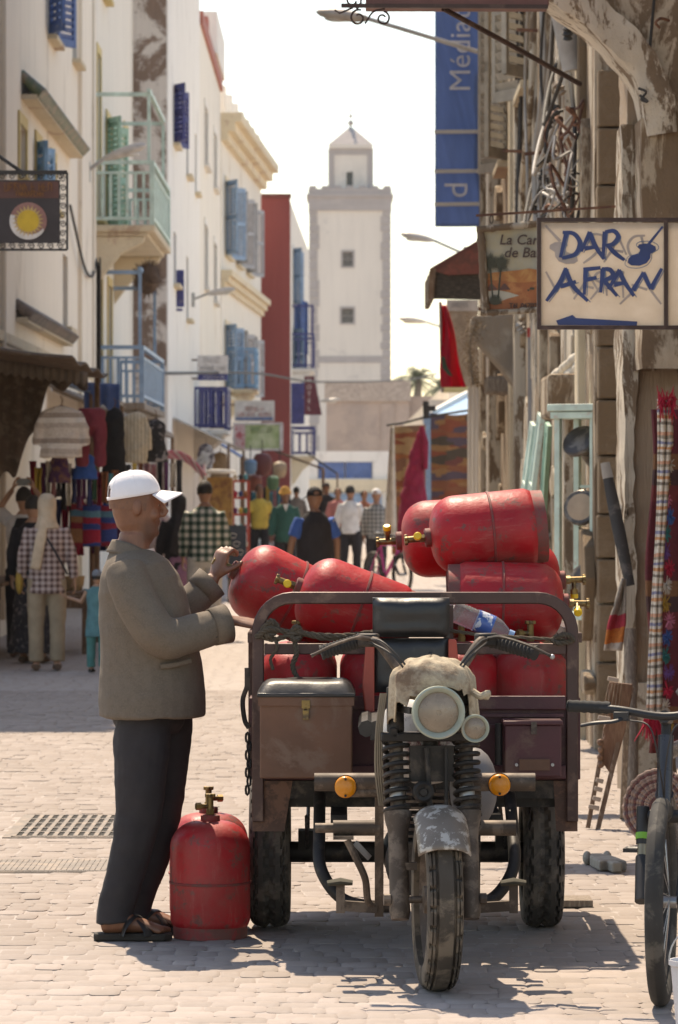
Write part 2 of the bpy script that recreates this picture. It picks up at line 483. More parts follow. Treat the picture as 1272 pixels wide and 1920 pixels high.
M_STONEW = plaster('dark_stone_blocks', (.24, .165, .10), (.32, .235, .155), .4, .1, 3)
M_BONE = plaster('flaking_bone_limewash', (.66, .58, .47), (.25, .175, .115), .47, .035, 6, .25, .6, .35)
def paint(name, c, rough=.55, wear=(.45, .38, .32), amount=.17): return mat(name, c, rough, col2=wear, amount=amount, scale2=14, bump=.2, bscale=90)
M_BLUE = paint('cobalt_paint', (.075, .14, .33))
M_LBLUE = paint('light_blue_paint', (.20, .38, .58))
M_SBLUE = paint('steel_blue_paint', (.22, .33, .47))
M_NAVY = paint('navy_paint', (.045, .05, .19))
M_MINT = paint('mint_paint', (.50, .63, .56))
M_GREENSH = paint('sage_shutter_paint', (.33, .52, .40))
M_GREY = paint('grey_shutter_paint', (.36, .36, .38))
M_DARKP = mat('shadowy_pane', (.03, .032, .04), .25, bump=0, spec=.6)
M_WOOD = mat('old_brown_wood', (.17, .10, .06), .75, col2=(.28, .2, .14), amount=.35, stretch=(6, 6, 1), bump=.4)
M_GWOOD = mat('grey_weathered_wood', (.20, .155, .12), .85, col2=(.3, .25, .2), amount=.4, stretch=(8, 8, 1), bump=.5)
M_STEEL = mat('dull_galvanised_metal', (.42, .41, .40), .5, .7)
M_LAMP = mat('lamp_head_shell', (.50, .46, .42), .55, .2)
M_CABLE = mat('black_cable', (.03, .027, .025), .7)
M_RUST = mat('rusty_iron', (.12, .06, .045), .8, .35, col2=(.22, .11, .07), amount=.45)
def facade(mb, A, B, z0, z1, openings, depth=.2):
    """wall skin from A to B (street on the right-hand side of A>B) with real openings (u0,u1,z0,z1) and reveals"""
    A = Vector((A[0], A[1], 0)); B = Vector((B[0], B[1], 0)); d = (B - A); L = d.length; d.normalize()
    n = Vector((d.y, -d.x, 0))
    us = sorted({0, L} | {max(0, min(L, q)) for o in openings for q in o[:2]}); zs = sorted({z0, z1} | {q for o in openings for q in o[2:4]})
    pt = lambda u, z, k=0: A + d * u + Vector((0, 0, z)) - n * k
    for i in range(len(us) - 1):
        for j in range(len(zs) - 1):
            uc = (us[i] + us[i + 1]) / 2; zc = (zs[j] + zs[j + 1]) / 2
            if any(o[0] < uc < o[1] and o[2] < zc < o[3] for o in openings): continue
            mb.add([pt(us[i], zs[j]), pt(us[i + 1], zs[j]), pt(us[i + 1], zs[j + 1]), pt(us[i], zs[j + 1])], [(0, 1, 2, 3)])
    for o in openings:
        c = [(o[0], o[2]), (o[1], o[2]), (o[1], o[3]), (o[0], o[3])]
        for k in range(4):
            a, e = c[k], c[(k + 1) % 4]
            mb.add([pt(*a), pt(*a, depth), pt(*e, depth), pt(*e)], [(0, 1, 2, 3)])
    e2 = depth + .05
    mb.add([pt(0, z0), pt(0, z1), pt(0, z1, e2), pt(0, z0, e2)], [(0, 1, 2, 3)])
    mb.add([pt(L, z0), pt(L, z0, e2), pt(L, z1, e2), pt(L, z1)], [(0, 1, 2, 3)])
    mb.add([pt(0, z1), pt(L, z1), pt(L, z1, e2), pt(0, z1, e2)], [(0, 1, 2, 3)])
    return A, d, n
def core(mb, A, d, n, L, z1, back, depth=.2, z0=-.03):
    a = A - n * (depth + .02); e = a + d * L; f = A + d * L - n * back; h = A - n * back
    poly = [(p.x, p.y) for p in (a, e, f, h)]
    mb.prism(poly[::-1], z1 - .03 - z0, T((0, 0, z0)))
def window(bld, A, d, n, o, pane=M_DARKP, trim=None, shutter=None, frame_m=None, depth=.2, open_sh=True):
    """pane set deep in its opening, with bars, sill and, where the house has them, hinged shutters"""
    u0, u1, z0, z1 = o[:4]
    pt = lambda u, z, k=0: A + d * u + Vector((0, 0, z)) - n * k
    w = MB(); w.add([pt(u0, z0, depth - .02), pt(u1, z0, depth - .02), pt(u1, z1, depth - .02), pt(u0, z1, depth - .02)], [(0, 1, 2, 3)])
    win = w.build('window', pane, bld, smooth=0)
    f = MB()
    for q in (u0 + .03, (u0 + u1) / 2, u1 - .03): f.bar(pt(q, z0, depth - .05), pt(q, z1, depth - .05), .06, .05, d)
    for q in (z0 + .03, (z0 + z1) / 2, z1 - .03): f.bar(pt(u0, q, depth - .045), pt(u1, q, depth - .045), .05, .045)
    f.build('frame', frame_m or M_BLUE, win, smooth=0)
    s = MB(); s.bar(pt(u0 - .08, z0 - .04, -.05), pt(u1 + .08, z0 - .04, -.05), .07, .16); s.build('sill', trim or M_OCHRE, win, smooth=0, bevel=.008)
    if trim:
        s = MB()
        s.bar(pt(u0 - .07, z0, -.012), pt(u0 - .07, z1 + .14, -.012), .14, .03, d); s.bar(pt(u1 + .07, z0, -.012), pt(u1 + .07, z1 + .14, -.012), .14, .03, d)
        s.bar(pt(u0, z1 + .07, -.012), pt(u1, z1 + .07, -.012), .14, .03)
        s.build('surround', trim, win, smooth=0)
    if shutter:
        for e, sgn in ((u0, -1), (u1, 1)):
            s = MB(); hw = (u1 - u0) * .36
            base = pt(e, 0, -.03); dirn = (d * sgn * .85 + n * .42).normalized() if open_sh else d * sgn
            for zz in (z0 + .05, (z0 + z1) / 2, z1 - .05):
                s.bar(base + Vector((0, 0, zz)), base + dirn * hw + Vector((0, 0, zz)), .1, .04)
            for q in (.03, hw - .03): s.bar(base + dirn * q + Vector((0, 0, z0)), base + dirn * q + Vector((0, 0, z1)), .06, .045, dirn)
            k = int((z1 - z0) / .09)
            for i in range(k):
                zz = z0 + (z1 - z0) * (i + .5) / k
                s.bar(base + dirn * .05 + Vector((0, 0, zz)), base + dirn * (hw - .05) + Vector((0, 0, zz)), .07, .012, (n * .6 + Vector((0, 0, 1))))
            s.build('shutter', shutter, win, smooth=0)
    return win
def balcony(bld, x0, x1, y0, y1, z0, z1, m, slab_m, gap=.12, mid=True, corbel=True, bar=.028):
    """slab on brackets with a railing on its three open sides (street side is +X)"""
    s = MB(); s.box2((x0 - .15, y0 - .05, z0 - .11), (x1 + .05, y1 + .05, z0)); s.box2((x0 - .15, y0 - .0, z0 - .17), (x1 - .06, y1, z0 - .112))
    sl = s.build('balcony_slab', slab_m, bld, smooth=0, bevel=.02)
    if corbel:
        for yy in (y0 + .15, y1 - .15):
            k = MB()
            poly = [(0, 0), (x1 - x0 - .1, 0), (x1 - x0 - .15, -.1), ((x1 - x0) * .45, -.28), ((x1 - x0) * .15, -.62), (0, -.8)]
            k.prism(poly, .22, T((x0, yy + .11, z0 - .172)) @ RX(R(90)))
            k.build('corbel', slab_m, sl, smooth=0, bevel=.02)
    runs = [((x0, y0), (x1, y0)), ((x1, y0), (x1, y1)), ((x1, y1), (x0, y1))]
    r = MB(); rail = MB()
    for a, e in runs:
        a = Vector((*a, 0)); e = Vector((*e, 0)); L = (e - a).length; dd = (e - a) / L
        for z, w in ((z1, .06), (z0 + .1, .05)): rail.bar(a + Vector((0, 0, z)), e + Vector((0, 0, z)), w, .07)
        if mid: rail.bar(a + Vector((0, 0, z1 - .16)), e + Vector((0, 0, z1 - .16)), .04, .05)
    for p in ((x0, y0), (x1, y0), (x1, y1), (x0, y1)): rail.bar((p[0], p[1], z0), (p[0], p[1], z1 + .03), .075)
    ro = rail.build('railing', m, bld, smooth=0)
    for a, e in runs:
        a = Vector((*a, 0)); e = Vector((*e, 0)); L = (e - a).length; dd = (e - a) / L
        k = max(2, int(L / gap))
        for i in range(1, k):
            q = a + dd * L * i / k
            b = MB(); b.bar(q + Vector((0, 0, z0 + .1)), q + Vector((0, 0, z1 - (.16 if mid else 0))), bar * 1.6, bar, dd)
            b.build('baluster', m, ro, smooth=0)
    return sl
def lamp_post(wallp, head, L, label, group):
    """street lamp: tube arm from the wall, long cowl-shaped head"""
    t = thing('street_lamp', label, 'street lamp', wallp, group)
    wallp = Vector(wallp); head = Vector(head); dr = (head - wallp).normalized()
    a = MB(); a.tube([wallp, wallp.lerp(head, .5), head + dr * L * .1], L * .045, 8); a.box(wallp, (.12, .2, .3)); a.build('arm', M_STEEL, t)
    hx = Vector((dr.x, dr.y, dr.z * .45)).normalized()
    h = MB()
    prof = [(0, .02, .02), (.05, .07, .06), (.25, .115, .10), (.5, .15, .12), (.75, .14, .11), (.92, .09, .07), (1, .02, .02)]
    pts = [head + hx * q[0] * L for q in prof]
    h.tube(pts, [(q[2] * L, q[1] * L) for q in prof], 14, ref=(0, 0, 1)); h.build('lamp_head', M_LAMP, t, smooth=60)
    g = MB(); g.ell(head + hx * L * .58 + Vector((0, 0, -L * .07)), (L * .26, L * .1, L * .07), 14, 8); g.build('lens', mat('milky_lens', (.6, .58, .54), .3, bump=0), t)
    return t
# ================================================================== houses on the left
# cream house: facade on x = -3.8 from 36 m to 61.8 m
b1 = thing('cream_house', 'tall cream limewashed house above the clothes stalls with tiled ledge', 'house', (-3.8, 49, 0))
w = MB()
ops = [(52.2 - 36, 53.5 - 36, 7.6, 9.7), (47.4 - 36, 48.4 - 36, 5.35, 6.0), (50 - 36, 50.8 - 36, 5.35, 6.0), (52.6 - 36, 53.4 - 36, 5.35, 6.0), (57 - 36, 58 - 36, 7.8, 9.6), (46.5 - 36, 47.7 - 36, 8.3, 10.2), (55 - 36, 56 - 36, 3.9, 4.9)]
A, d, n = facade(w, (-3.8, 36), (-3.8, 61.8), -.03, 15, ops)
core(w, A, d, n, 25.8, 15, 7)
for yy, ww in ((58.2, 3.4),):       # broad flat pilaster
    w.box2((-3.9, yy, -.03), (-3.74, yy + ww, 14.9))
w.build('wall', M_CREAM, b1, smooth=0)
for i, o in enumerate(ops):
    window(b1, A, d, n, o, trim=M_YEL if i in (1, 2, 3) else None, shutter=M_LBLUE if i == 2 else (M_BLUE if i == 0 else None), frame_m=M_SBLUE)
def tiles(bld, x0, y0, y1, z, m, depth=.24, pitch=.22):
    """short sloping roof of half-round tiles over a ledge"""
    s = MB(); s.box2((x0 - .05, y0, z - .1), (x0 + depth * .8, y1, z - .04)); led = s.build('ledge', M_OCHRE, bld, smooth=0)
    k = int((y1 - y0) / .16)
    for i in range(k):
        q = MB(); yy = y0 + (y1 - y0) * (i + .5) / k
        q.tube([(x0 - .02, yy, z + pitch), (x0 + depth, yy, z - .03)], [.06, .085], 8); q.build('tile', m, led, smooth=60)
M_GTILE = mat('green_glazed_tile', (.10, .13, .075), .5, col2=(.24, .18, .12), amount=.45, scale2=5)
tiles(b1, -3.8, 47.8, 56.4, 6.42, M_GTILE)
tiles(b1, -3.8, 47.0, 55.0, 3.72, mat('brown_roof_tile', (.2, .15, .12), .8, col2=(.1, .09, .07), amount=.4), .18, .14)
b = MB(); b.box2((-3.85, 36.2, 3.3), (-3.72, 61.6, 3.42)); b.build('string_course', M_OCHRE, b1, smooth=0, bevel=.015)
for yy in (44.5, 60.6):
    b = MB(); b.cyl((-3.74, yy, .2), (-3.74, yy, 14.8), .035, 8); b.build('drainpipe', M_CREAM, b1)
# balcony house 61.8 - 73.8
b2 = thing('balcony_house', 'cream house with mint green balcony above a steel blue balcony', 'house', (-3.8, 67.8, 0))
w = MB()
ops = [(62.6 - 61.8, 63.5 - 61.8, 5.9, 8.5), (65.2 - 61.8, 66.6 - 61.8, 5.9, 7.7), (63.0 - 61.8, 63.9 - 61.8, 3.1, 5.1), (65.6 - 61.8, 66.6 - 61.8, 3.1, 5.0), (70.5 - 61.8, 71.6 - 61.8, 6, 8), (64 - 61.8, 65.2 - 61.8, 9.6, 11.4)]
A, d, n = facade(w, (-3.8, 61.8), (-3.8, 73.8), -.03, 14.2, ops)
core(w, A, d, n, 12, 14.2, 7)
w.build('wall', M_CREAM2, b2, smooth=0)
for i, o in enumerate(ops): window(b2, A, d, n, o, trim=M_YEL, shutter=M_GREENSH if i == 1 else None, frame_m=M_GREENSH if i < 2 else M_SBLUE)
balcony(b2, -3.8, -2.9, 62.0, 67.8, 5.75, 6.72, M_MINT, M_OCHRE)
balcony(b2, -3.8, -3.07, 62.2, 69.4, 3.0, 3.86, M_SBLUE, M_GWOOD)
for z0, z1, x, y, mm in ((6.75, 7.75, -2.95, 62.05, M_MINT), (3.88, 5.0, -3.1, 62.25, M_SBLUE)):
    b = MB(); b.bar((x, y, z0), (x, y, z1), .05); b.bar((x, y + 5, z0), (x, y + 5, z1), .05); b.bar((x + .03, y, z1 + .03), (-3.8, y, z1 + .03), .06); b.bar((x, y + 5, z1 + .03), (-3.8, y + 5, z1 + .03), .06); b.bar((x, y - .1, z1 + .08), (x, y + 5.1, z1 + .08), .06)
    b.build('canopy_frame', mm, b2, smooth=0)
b = MB()
for k in range(5): b.tube(smoothpath([(-3.76 + .02 * k, 61.7 - .03 * k, z + rnd.uniform(-.1, .1)) for z in (2.9, 3.6, 4.4, 5.2)], 4), .015, 6)
b.tube(smoothpath([(-3.74, 55.6, 5.6), (-3.7, 58, 4.9), (-3.7, 60, 4.85), (-3.74, 61.6, 5.2)], 6), .02, 6)
b.build('cable_bundle', M_CABLE, b2)
# dried brush hanging under the mint balcony
t = thing('dried_brush', 'round bundle of dried brown brush hanging under the mint balcony', 'brush bundle', (-3.0, 63.2, 4.5))
b = MB(); rr = random.Random(3)
for k in range(420):
    v = Vector((rr.gauss(0, 1), rr.gauss(0, 1), rr.gauss(0, 1))).normalized()
    c = Vector((-3.02, 63.0, 4.97)); p0 = c + Vector((v.x * .1, v.y * .1, v.z * .12)); p1 = c + Vector((v.x * .27, v.y * .3, v.z * .33)) * rr.uniform(.75, 1.08)
    b.tube([p0, p1], [.009, .003], 3, cap=False)
b.build('twigs', mat('dry_brown_twigs', (.13, .085, .06), .95), t, smooth=0)
b = MB(); b.ell((-3.02, 63, 4.97), (.2, .2, .25), 10, 8); b.build('core', MATS['dry_brown_twigs'], t)
# white house steps out into the street: x = -3.17, 74 - 91
b3 = thing('white_house', 'white limewashed house with patchy brown gable and dark blue shutters', 'house', (-3.17, 82, 0))
w = MB()
ops = [(76.6 - 74, 77.8 - 74, 8.3, 9.4), (76.6 - 74, 77.8 - 74, 5.6, 6.6), (83 - 74, 84.2 - 74, 8.2, 9.5), (83 - 74, 84.2 - 74, 5.2, 6.5), (88 - 74, 89 - 74, 8.2, 9.5)]
A, d, n = facade(w, (-3.17, 74), (-3.17, 91), -.03, 14.5, ops)
core(w, A, d, n, 17, 14.5, 6)
w.build('wall', M_WHITE, b3, smooth=0)
for i, o in enumerate(ops): window(b3, A, d, n, o, shutter=M_NAVY if i == 0 else None, frame_m=M_NAVY)
w = MB(); w.box2((-4.6, 73.8, -.03), (-3.19, 73.985, 14.4)); w.build('gable_wall', M_PATCH, b3, smooth=0)
b = MB(); b.box2((-3.33, 77.9, 5.2), (-3.02, 78.0, 5.92)); b.bar((-3.2, 77.95, 5.92), (-3.2, 77.95, 7.1), .06); b.box2((-3.3, 77.88, 5.12), (-3.05, 78.02, 5.17)); b.build('shutter_box', M_NAVY, b3, smooth=0, bevel=.01)
balcony(b3, -3.17, -2.48, 87.6, 90.2, 2.95, 3.86, M_NAVY, M_WHITE, gap=.15, mid=False, bar=.05)
# house with flat top, then the house with the big cornice
b4 = thing('flat_roofed_house', 'narrow white house with tall blue windows and red parapet cap', 'house', (-3.17, 99, 0))
w = MB(); ops = [(94 - 91, 96 - 91, 9.3, 10.7), (94 - 91, 96 - 91, 6.4, 7.9), (101 - 91, 103 - 91, 9.3, 10.7), (101 - 91, 103 - 91, 6.4, 7.9)]
A, d, n = facade(w, (-3.17, 91), (-3.17, 107), -.03, 12.3, ops); core(w, A, d, n, 16, 12.3, 6); w.build('wall', M_CREAM2, b4, smooth=0)
for o in ops: window(b4, A, d, n, o, trim=M_WHITE, frame_m=M_BLUE)
b = MB(); b.box2((-4.2, 91.1, 12.25), (-3.1, 106.8, 12.55)); b.box2((-3.4, 96, 12.56), (-3.15, 97, 13.0)); b.build('parapet_cap', mat('faded_red_paint', (.38, .13, .1), .8), b4, smooth=0)
b = MB(); b.box2((-3.6, 100, 12.56), (-3.05, 107, 13.6)); b.build('roof_room', M_WHITE, b4, smooth=0)
b5 = thing('cornice_house', 'ochre trimmed house with heavy cornice and grey blue shutters', 'house', (-2.8, 116, 0))
w = MB(); ops = [(1.5, 3.6, 8.0, 10.0), (6, 8, 8.0, 10.0), (10.5, 12.5, 8, 10), (1.5, 3.4, 4.4, 6.1), (6, 8, 4.4, 6.1), (10.5, 12.5, 4.4, 6.1)]
A, d, n = facade(w, (-3.15, 107), (-2.43, 124.6), -.03, 11.4, ops); core(w, A, d, n, 17.6, 11.4, 6); w.build('wall', M_CREAM2, b5, smooth=0)
for i, o in enumerate(ops): window(b5, A, d, n, o, trim=M_OCHRE, shutter=M_SBLUE if i in (0, 3) else M_GREY, frame_m=M_SBLUE)
for z, h, dd in ((11.1, .75, .55), (7.1, .5, .3), (3.9, .3, .2)):
    b = MB()
    for k in range(3):
        p = A - n * .05 + n * dd * (k + 1) / 3 * .5; q = p + d * 17.7
        b.bar(p + Vector((0, 0, z + h * k / 3)), q + Vector((0, 0, z + h * k / 3)), h / 3 - .004, dd * (k + 1) / 3 + .1)
    b.build('cornice', M_OCHRE, b5, smooth=0)
for k in range(7):
    b = MB(); b.box(A + d * (1.2 + 2.5 * k) - n * .2 + Vector((0, 0, 12.15)), (.5, .5, .8)); b.build('merlon', M_WHITE, b5, smooth=0, bevel=.04)
balcony(b5, -3.06, -2.3, 110, 112.5, 4.4, 5.5, M_LBLUE, M_OCHRE, gap=.16)
b = MB(); b.box2((-2.6, 117, 4.5), (-2.35, 118.4, 5.9)); b.build('shutter_panel', M_GREY, b5, smooth=0)
# oxblood gable further down
b6 = thing('oxblood_house', 'house with a windowless oxblood red gable beside the tower', 'house', (-2, 135, 0))
w = MB(); ops = [(3, 4.6, 7.6, 9.4), (8, 9.6, 7.6, 9.4), (3, 5, 5.0, 6.8), (13, 14.6, 7.6, 9.4), (10, 12, 4.4, 6.2)]
A, d, n = facade(w, (-1.53, 126), (-1.14, 153), -.03, 10.7, ops); core(w, A, d, n, 27, 10.7, 6); w.build('wall', M_CREAM2, b6, smooth=0)
for i, o in enumerate(ops): window(b6, A, d, n, o, shutter=M_SBLUE if i in (0, 2) else None, frame_m=M_NAVY, trim=M_WHITE)
w = MB(); w.box2((-4.5, 125.75, -.03), (-1.535, 125.98, 10.8)); w.build('gable_wall', M_RED, b6, smooth=0)
w = MB(); w.box2((-4.52, 125.7, 10.8), (-1.5, 126.1, 10.93)); w.build('gable_coping', mat('dark_red_coping', (.2, .06, .05), .8), b6, smooth=0)
balcony(b6, -1.53, -.83, 128, 131.5, 5.5, 6.6, M_NAVY, M_WHITE, gap=.2)
b = MB(); b.bar((-.86, 128.02, 6.6), (-.86, 128.02, 7.5), .05); b.bar((-.86, 131.4, 6.6), (-.86, 131.4, 7.5), .05); b.bar((-.84, 127.9, 7.5), (-.84, 131.5, 7.5), .06); b.bar((-.84, 128.02, 7.5), (-1.53, 128.02, 7.5), .06); b.build('canopy_frame', M_NAVY, b6, smooth=0)
b = MB(); b.grid(8, 10, lambda u, v: (-1.45 + .45 * u, 129 + .08 * math.sin(u * 9), 6.0 + 1.7 * v + .05 * math.sin(u * 4))); b.build('hanging_cloth', M_BLUE, b6, solid=.02)
balcony(b6, -1.5, -.8, 127, 130.5, 2.7, 3.6, M_NAVY, M_OCHRE, gap=.2)
b = MB(); b.box2((-1.55, 126.8, 3.7), (-1.1, 127, 5.0)); b.build('shutter_panel', M_NAVY, b6, smooth=0)
# tall maroon banner reading HOTEL, hung below the far balcony
t = thing('hotel_banner', 'maroon tapering cloth banner reading HOTEL under the far balcony', 'banner', P(712, 780, 125))
c0 = [P(571, 705, 125), P(589, 705, 125), P(604, 778, 125), P(571, 778, 125)]
b = MB(); b.add(c0 + [p + Vector((0, .05, 0)) for p in c0], [(3, 2, 1, 0), (4, 5, 6, 7), (0, 1, 5, 4), (1, 2, 6, 5), (2, 3, 7, 6), (3, 0, 4, 7)]); bo = b.build('cloth', mat('maroon_cloth', (.14, .035, .05), .9), t, smooth=0)
for i, ch in enumerate('HOTEL'): text_mb(ch, .2, facing(P(580, 713 + 13 * i, 124.97))).build('lettering', mat('pale_lettering', (.6, .5, .48), .8), bo, smooth=0)
# ------------------------------------------------------------------ signs on the left houses
M_SIGNW = mat('faded_white_board', (.62, .58, .56), .7, col2=(.45, .4, .37), amount=.2)
def scribble(px0, px1, py, Y, h, m_, par):
    """weathered lettering too small to read: letter-sized strokes"""
    rr = random.Random(int(px0 * 7 + py)); b = MB(); x = px0; th = h * .15 * Y / F
    while x < px1 - h * .4:
        w = h * rr.uniform(.42, .62); a = lambda u, v: P(x + u * w, py + h / 2 - v * h, Y)
        if rr.random() < .12: x += w * .8; continue
        strokes = [((.1, 0), (.1, 1))] + rr.sample([((.1, 1), (.9, .9)), ((.1, .5), (.85, .5)), ((.1, 0), (.9, .05)), ((.85, 0), (.85, .9)), ((.1, .9), (.9, 0))], 2)
        for p, q in strokes: b.bar(a(*p), a(*q), th, .004, (0, 1, 0))
        x += w * 1.15
    return b.build('faded_lettering', m_, par, smooth=0)
def board(name, label, px0, py0, px1, py1, Y, m, texts=(), edge=None, th=.05, arm=-.8, cat='sign'):
    a = P(px0, py1, Y); c = P(px1, py0, Y)
    t = thing(name, label, cat, ((a.x + c.x) / 2, Y, a.z))
    b = MB(); b.box2((a.x, Y, a.z), (c.x, Y + th, c.z)); po = b.build('panel', m, t, smooth=0)
    if edge:
        e = MB(); wd = .05
        for p, q in (((a.x, a.z), (c.x, a.z)), ((a.x, c.z), (c.x, c.z))): e.bar((p[0] - .04, Y, p[1]), (q[0] + .04, Y, q[1]), wd, .09)
        for p, q in (((a.x, a.z), (a.x, c.z)), ((c.x, a.z), (c.x, c.z))): e.bar((p[0], Y - .004, p[1] + .03), (q[0], Y - .004, q[1] - .03), wd, .09)
        e.build('frame', edge, t, smooth=0)
    for x0, x1, ty, h, col in texts:
        scribble(x0, x1, ty, Y - .008, h, mat('letter_%02d%02d%02d' % tuple(int(q * 99) for q in col), col, .7, bump=0), po)
    b = MB(); xb = a.x if arm < 0 else c.x; b.bar((xb, Y + th + .03, c.z - .1), (xb + arm, Y + th + .03, c.z - .1), .04); b.build('bracket', M_RUST, t, smooth=0)
    return t, po
board('hotel_sign', 'grey hanging sign with a dark blue foot strip above the navy balcony', 370, 666, 428, 700, 86, M_SIGNW, [(382, 418, 675, 9, (.35, .33, .33)), (376, 424, 690, 7, (.35, .33, .33))])
board('name_strip', 'dark blue strip sign with white letters below the grey hotel sign', 371, 701, 427, 713, 86.02, M_NAVY, [(377, 423, 707, 6, (.7, .68, .7))])
board('restaurant_sign', 'white sign with red lettering and a blue underline above the green sign', 440, 751, 515, 790, 100, M_SIGNW, [(457, 497, 766, 9, (.5, .1, .09)), (447, 508, 777, 8, (.5, .1, .09))])
b = MB(); a = P(442, 787, 99.97); c = P(512, 783, 99.97); b.box2((a.x, 99.96, a.z), (c.x, 99.99, c.z)); b.build('underline', M_BLUE, bpy.data.objects['restaurant_sign'], smooth=0)
gm = mat('leafy_green_print', (.30, .40, .17), .6, col2=(.5, .55, .35), amount=.5, scale2=3, sharp=.2)
t, po = board('green_sign', 'framed green picture sign under the red lettered sign', 440, 794, 528, 843, 98, gm, [(470, 512, 806, 10, (.16, .2, .1))], edge=M_SIGNW)
b = MB(); a = P(441, 842, 97.97); c = P(460, 795, 97.97); b.box2((a.x, 97.96, a.z), (c.x, 97.99, c.z)); b.build('side_strip', mat('pink_print', (.55, .4, .4), .7, col2=(.4, .1, .12), amount=.35, scale2=6), po, smooth=0)
# wrought-iron framed sign with the moon and sun
Ys = 30.0
t = thing('moon_and_sun_sign', 'dark hanging sign with yellow sun in white crescent moon inside scrolled iron frame', 'sign', P(50, 470, Ys))
q0 = P(-60, 455, Ys); q1 = P(112, 337, Ys)
b = MB(); b.box2((q0.x, Ys, q0.z), (q1.x, Ys + .04, q1.z)); po = b.build('board', mat('blackened_board', (.035, .026, .028), .6), t, smooth=0)
a = P(-58, 371, Ys - .003); c = P(110, 340, Ys - .003)
b = MB(); b.box2((a.x, Ys - .004, a.z), (c.x, Ys - .001, c.z)); b.build('title_band', mat('maroon_band', (.115, .05, .04), .7), po, smooth=0)
orange = mat('dull_orange_letters', (.30, .13, .03), .7)
scribble(8, 100, 350, Ys - .008, 15, orange, po)
scribble(27, 80, 363, Ys - .008, 9, orange, po)
ctr = P(53, 414, Ys - .005); r0 = 35 / F * Ys
def disc(c, r, m, name, par, dz, n=40, poly=None):
    b = MB(); pl = poly or [(r * math.cos(2 * math.pi * i / n), r * math.sin(2 * math.pi * i / n)) for i in range(n)]
    b.prism(pl, .003, T((0, -dz, 0)) @ facing(c)); return b.build(name, m, par, smooth=0)
disc(ctr, r0, mat('mauve_disc', (.30, .15, .13), .7), 'emblem_disc', po, 0)
cres = [(r0 * math.cos(R(a)), r0 * math.sin(R(a))) for a in range(160, 330, 8)] + [(r0 * .85 * math.cos(R(a)) + r0 * .14, r0 * .85 * math.sin(R(a)) + r0 * .14) for a in range(322, 168, -8)]
disc(ctr, 0, mat('chalk_white', (.62, .58, .55), .7), 'moon', po, .004, poly=cres)
rays = []
for i in range(44): rr_ = r0 * (.86 if i % 2 else .58); rays.append((rr_ * math.cos(R(i * 360 / 44)), rr_ * math.sin(R(i * 360 / 44))))
disc(ctr, 0, mat('straw_rays', (.52, .36, .16), .7), 'rays', po, .008, poly=rays)
disc(ctr, r0 * .58, mat('sun_yellow', (.55, .36, .03), .6), 'sun_face', po, .012)
b = MB()
fr = [P(-60, 323, Ys), P(126, 323, Ys), P(126, 468, Ys), P(-60, 468, Ys)]
for i in range(4): b.bar(fr[i], fr[(i + 1) % 4], .016)
fi = b.build('iron_frame', M_CABLE, t, smooth=0)
for (px, py) in [(118, y) for y in range(335, 465, 17)] + [(x, 330) for x in range(5, 115, 18)] + [(x, 461) for x in range(5, 115, 18)]:
    b = MB(); c = P(px, py, Ys); sg = 1 if (px + py) % 2 else -1
    b.tube([c + Vector((math.cos(a * .9) * (.028 - .0021 * a) * sg, 0, math.sin(a * .9) * (.028 - .0021 * a))) for a in range(0, 12)], .0045, 5); b.build('scroll', M_CABLE, fi)
b = MB(); b.bar(P(-60, 323, Ys) + Vector((-2, 0, 0)), P(126, 323, Ys), .03); b.tube([P(-20, 280, Ys), P(45, 325, Ys)], .014, 6); b.build('bracket', M_CABLE, t)
# street lamps on the left walls
GL = 'street lamps on wall arms'
lamp_post((-3.79, 60, P(0, 322, 60).z), P(194, 298, 60), .68, 'street lamp whose head hangs before the mint balcony', GL)
lamp_post((-3.16, 86, P(0, 562, 86).z), P(388, 551, 86), .62, 'street lamp on the white house beside the dark blue shutter box', GL)
lamp_post((-1.17, 150, P(0, 757, 150).z), P(602, 752, 150), .7, 'small far street lamp at the foot of the tower', GL)
# ================================================================== minaret and the end of the street
YT = 260.0
t = thing('minaret', 'square pale minaret with grey stone corners, small lantern and pointed roof', 'minaret', (P(656, 900, YT).x, YT, 0))
xl, xr = P(581, 0, YT).x, P(732, 0, YT).x; zt = P(0, 353, YT).z
w = MB()
wd = xr - xl
opn = []
for (px0, px1, py0, py1) in ((643, 662, 472, 499), (641, 663, 578, 605)):
    a = P(px0, py1, YT); c = P(px1, py0, YT); opn.append((a.x - xl, c.x - xl, a.z, c.z))
A, d, n = facade(w, (xl, YT), (xr, YT), -.03, zt - .2, opn, .5)
w.box2((xl, YT + .55, -.03), (xr, YT + wd, zt - .22)); w.build('shaft', M_TOWER, t, smooth=0)
for o in opn:
    b = MB(); b.box2((xl + o[0], YT + .45, o[2]), (xl + o[1], YT + .5, o[3])); wi = b.build('window', M_DARKP, t, smooth=0)
    b = MB()
    for k in range(4): b.bar((xl + o[0] + (o[1] - o[0]) * (k + .5) / 4, YT + .3, o[2]), (xl + o[0] + (o[1] - o[0]) * (k + .5) / 4, YT + .3, o[3]), .05)
    b.bar((xl + o[0], YT + .3, (o[2] + o[3]) / 2), (xl + o[1], YT + .3, (o[2] + o[3]) / 2), .05); b.build('grille', M_TGREY, wi, smooth=0)
    b = MB()
    for e in (o[0] - .06, o[1] + .06): b.box2((xl + e - .06, YT - .05, o[2] - .12), (xl + e + .06, YT + .1, o[3] + .12))
    for e in (o[2] - .06, o[3] + .06): b.box2((xl + o[0] - .001, YT - .05, e - .06), (xl + o[1] + .001, YT + .1, e + .06))
    b.build('surround', M_TGREY, wi, smooth=0)
b = MB(); rr = random.Random(8)
z = 0
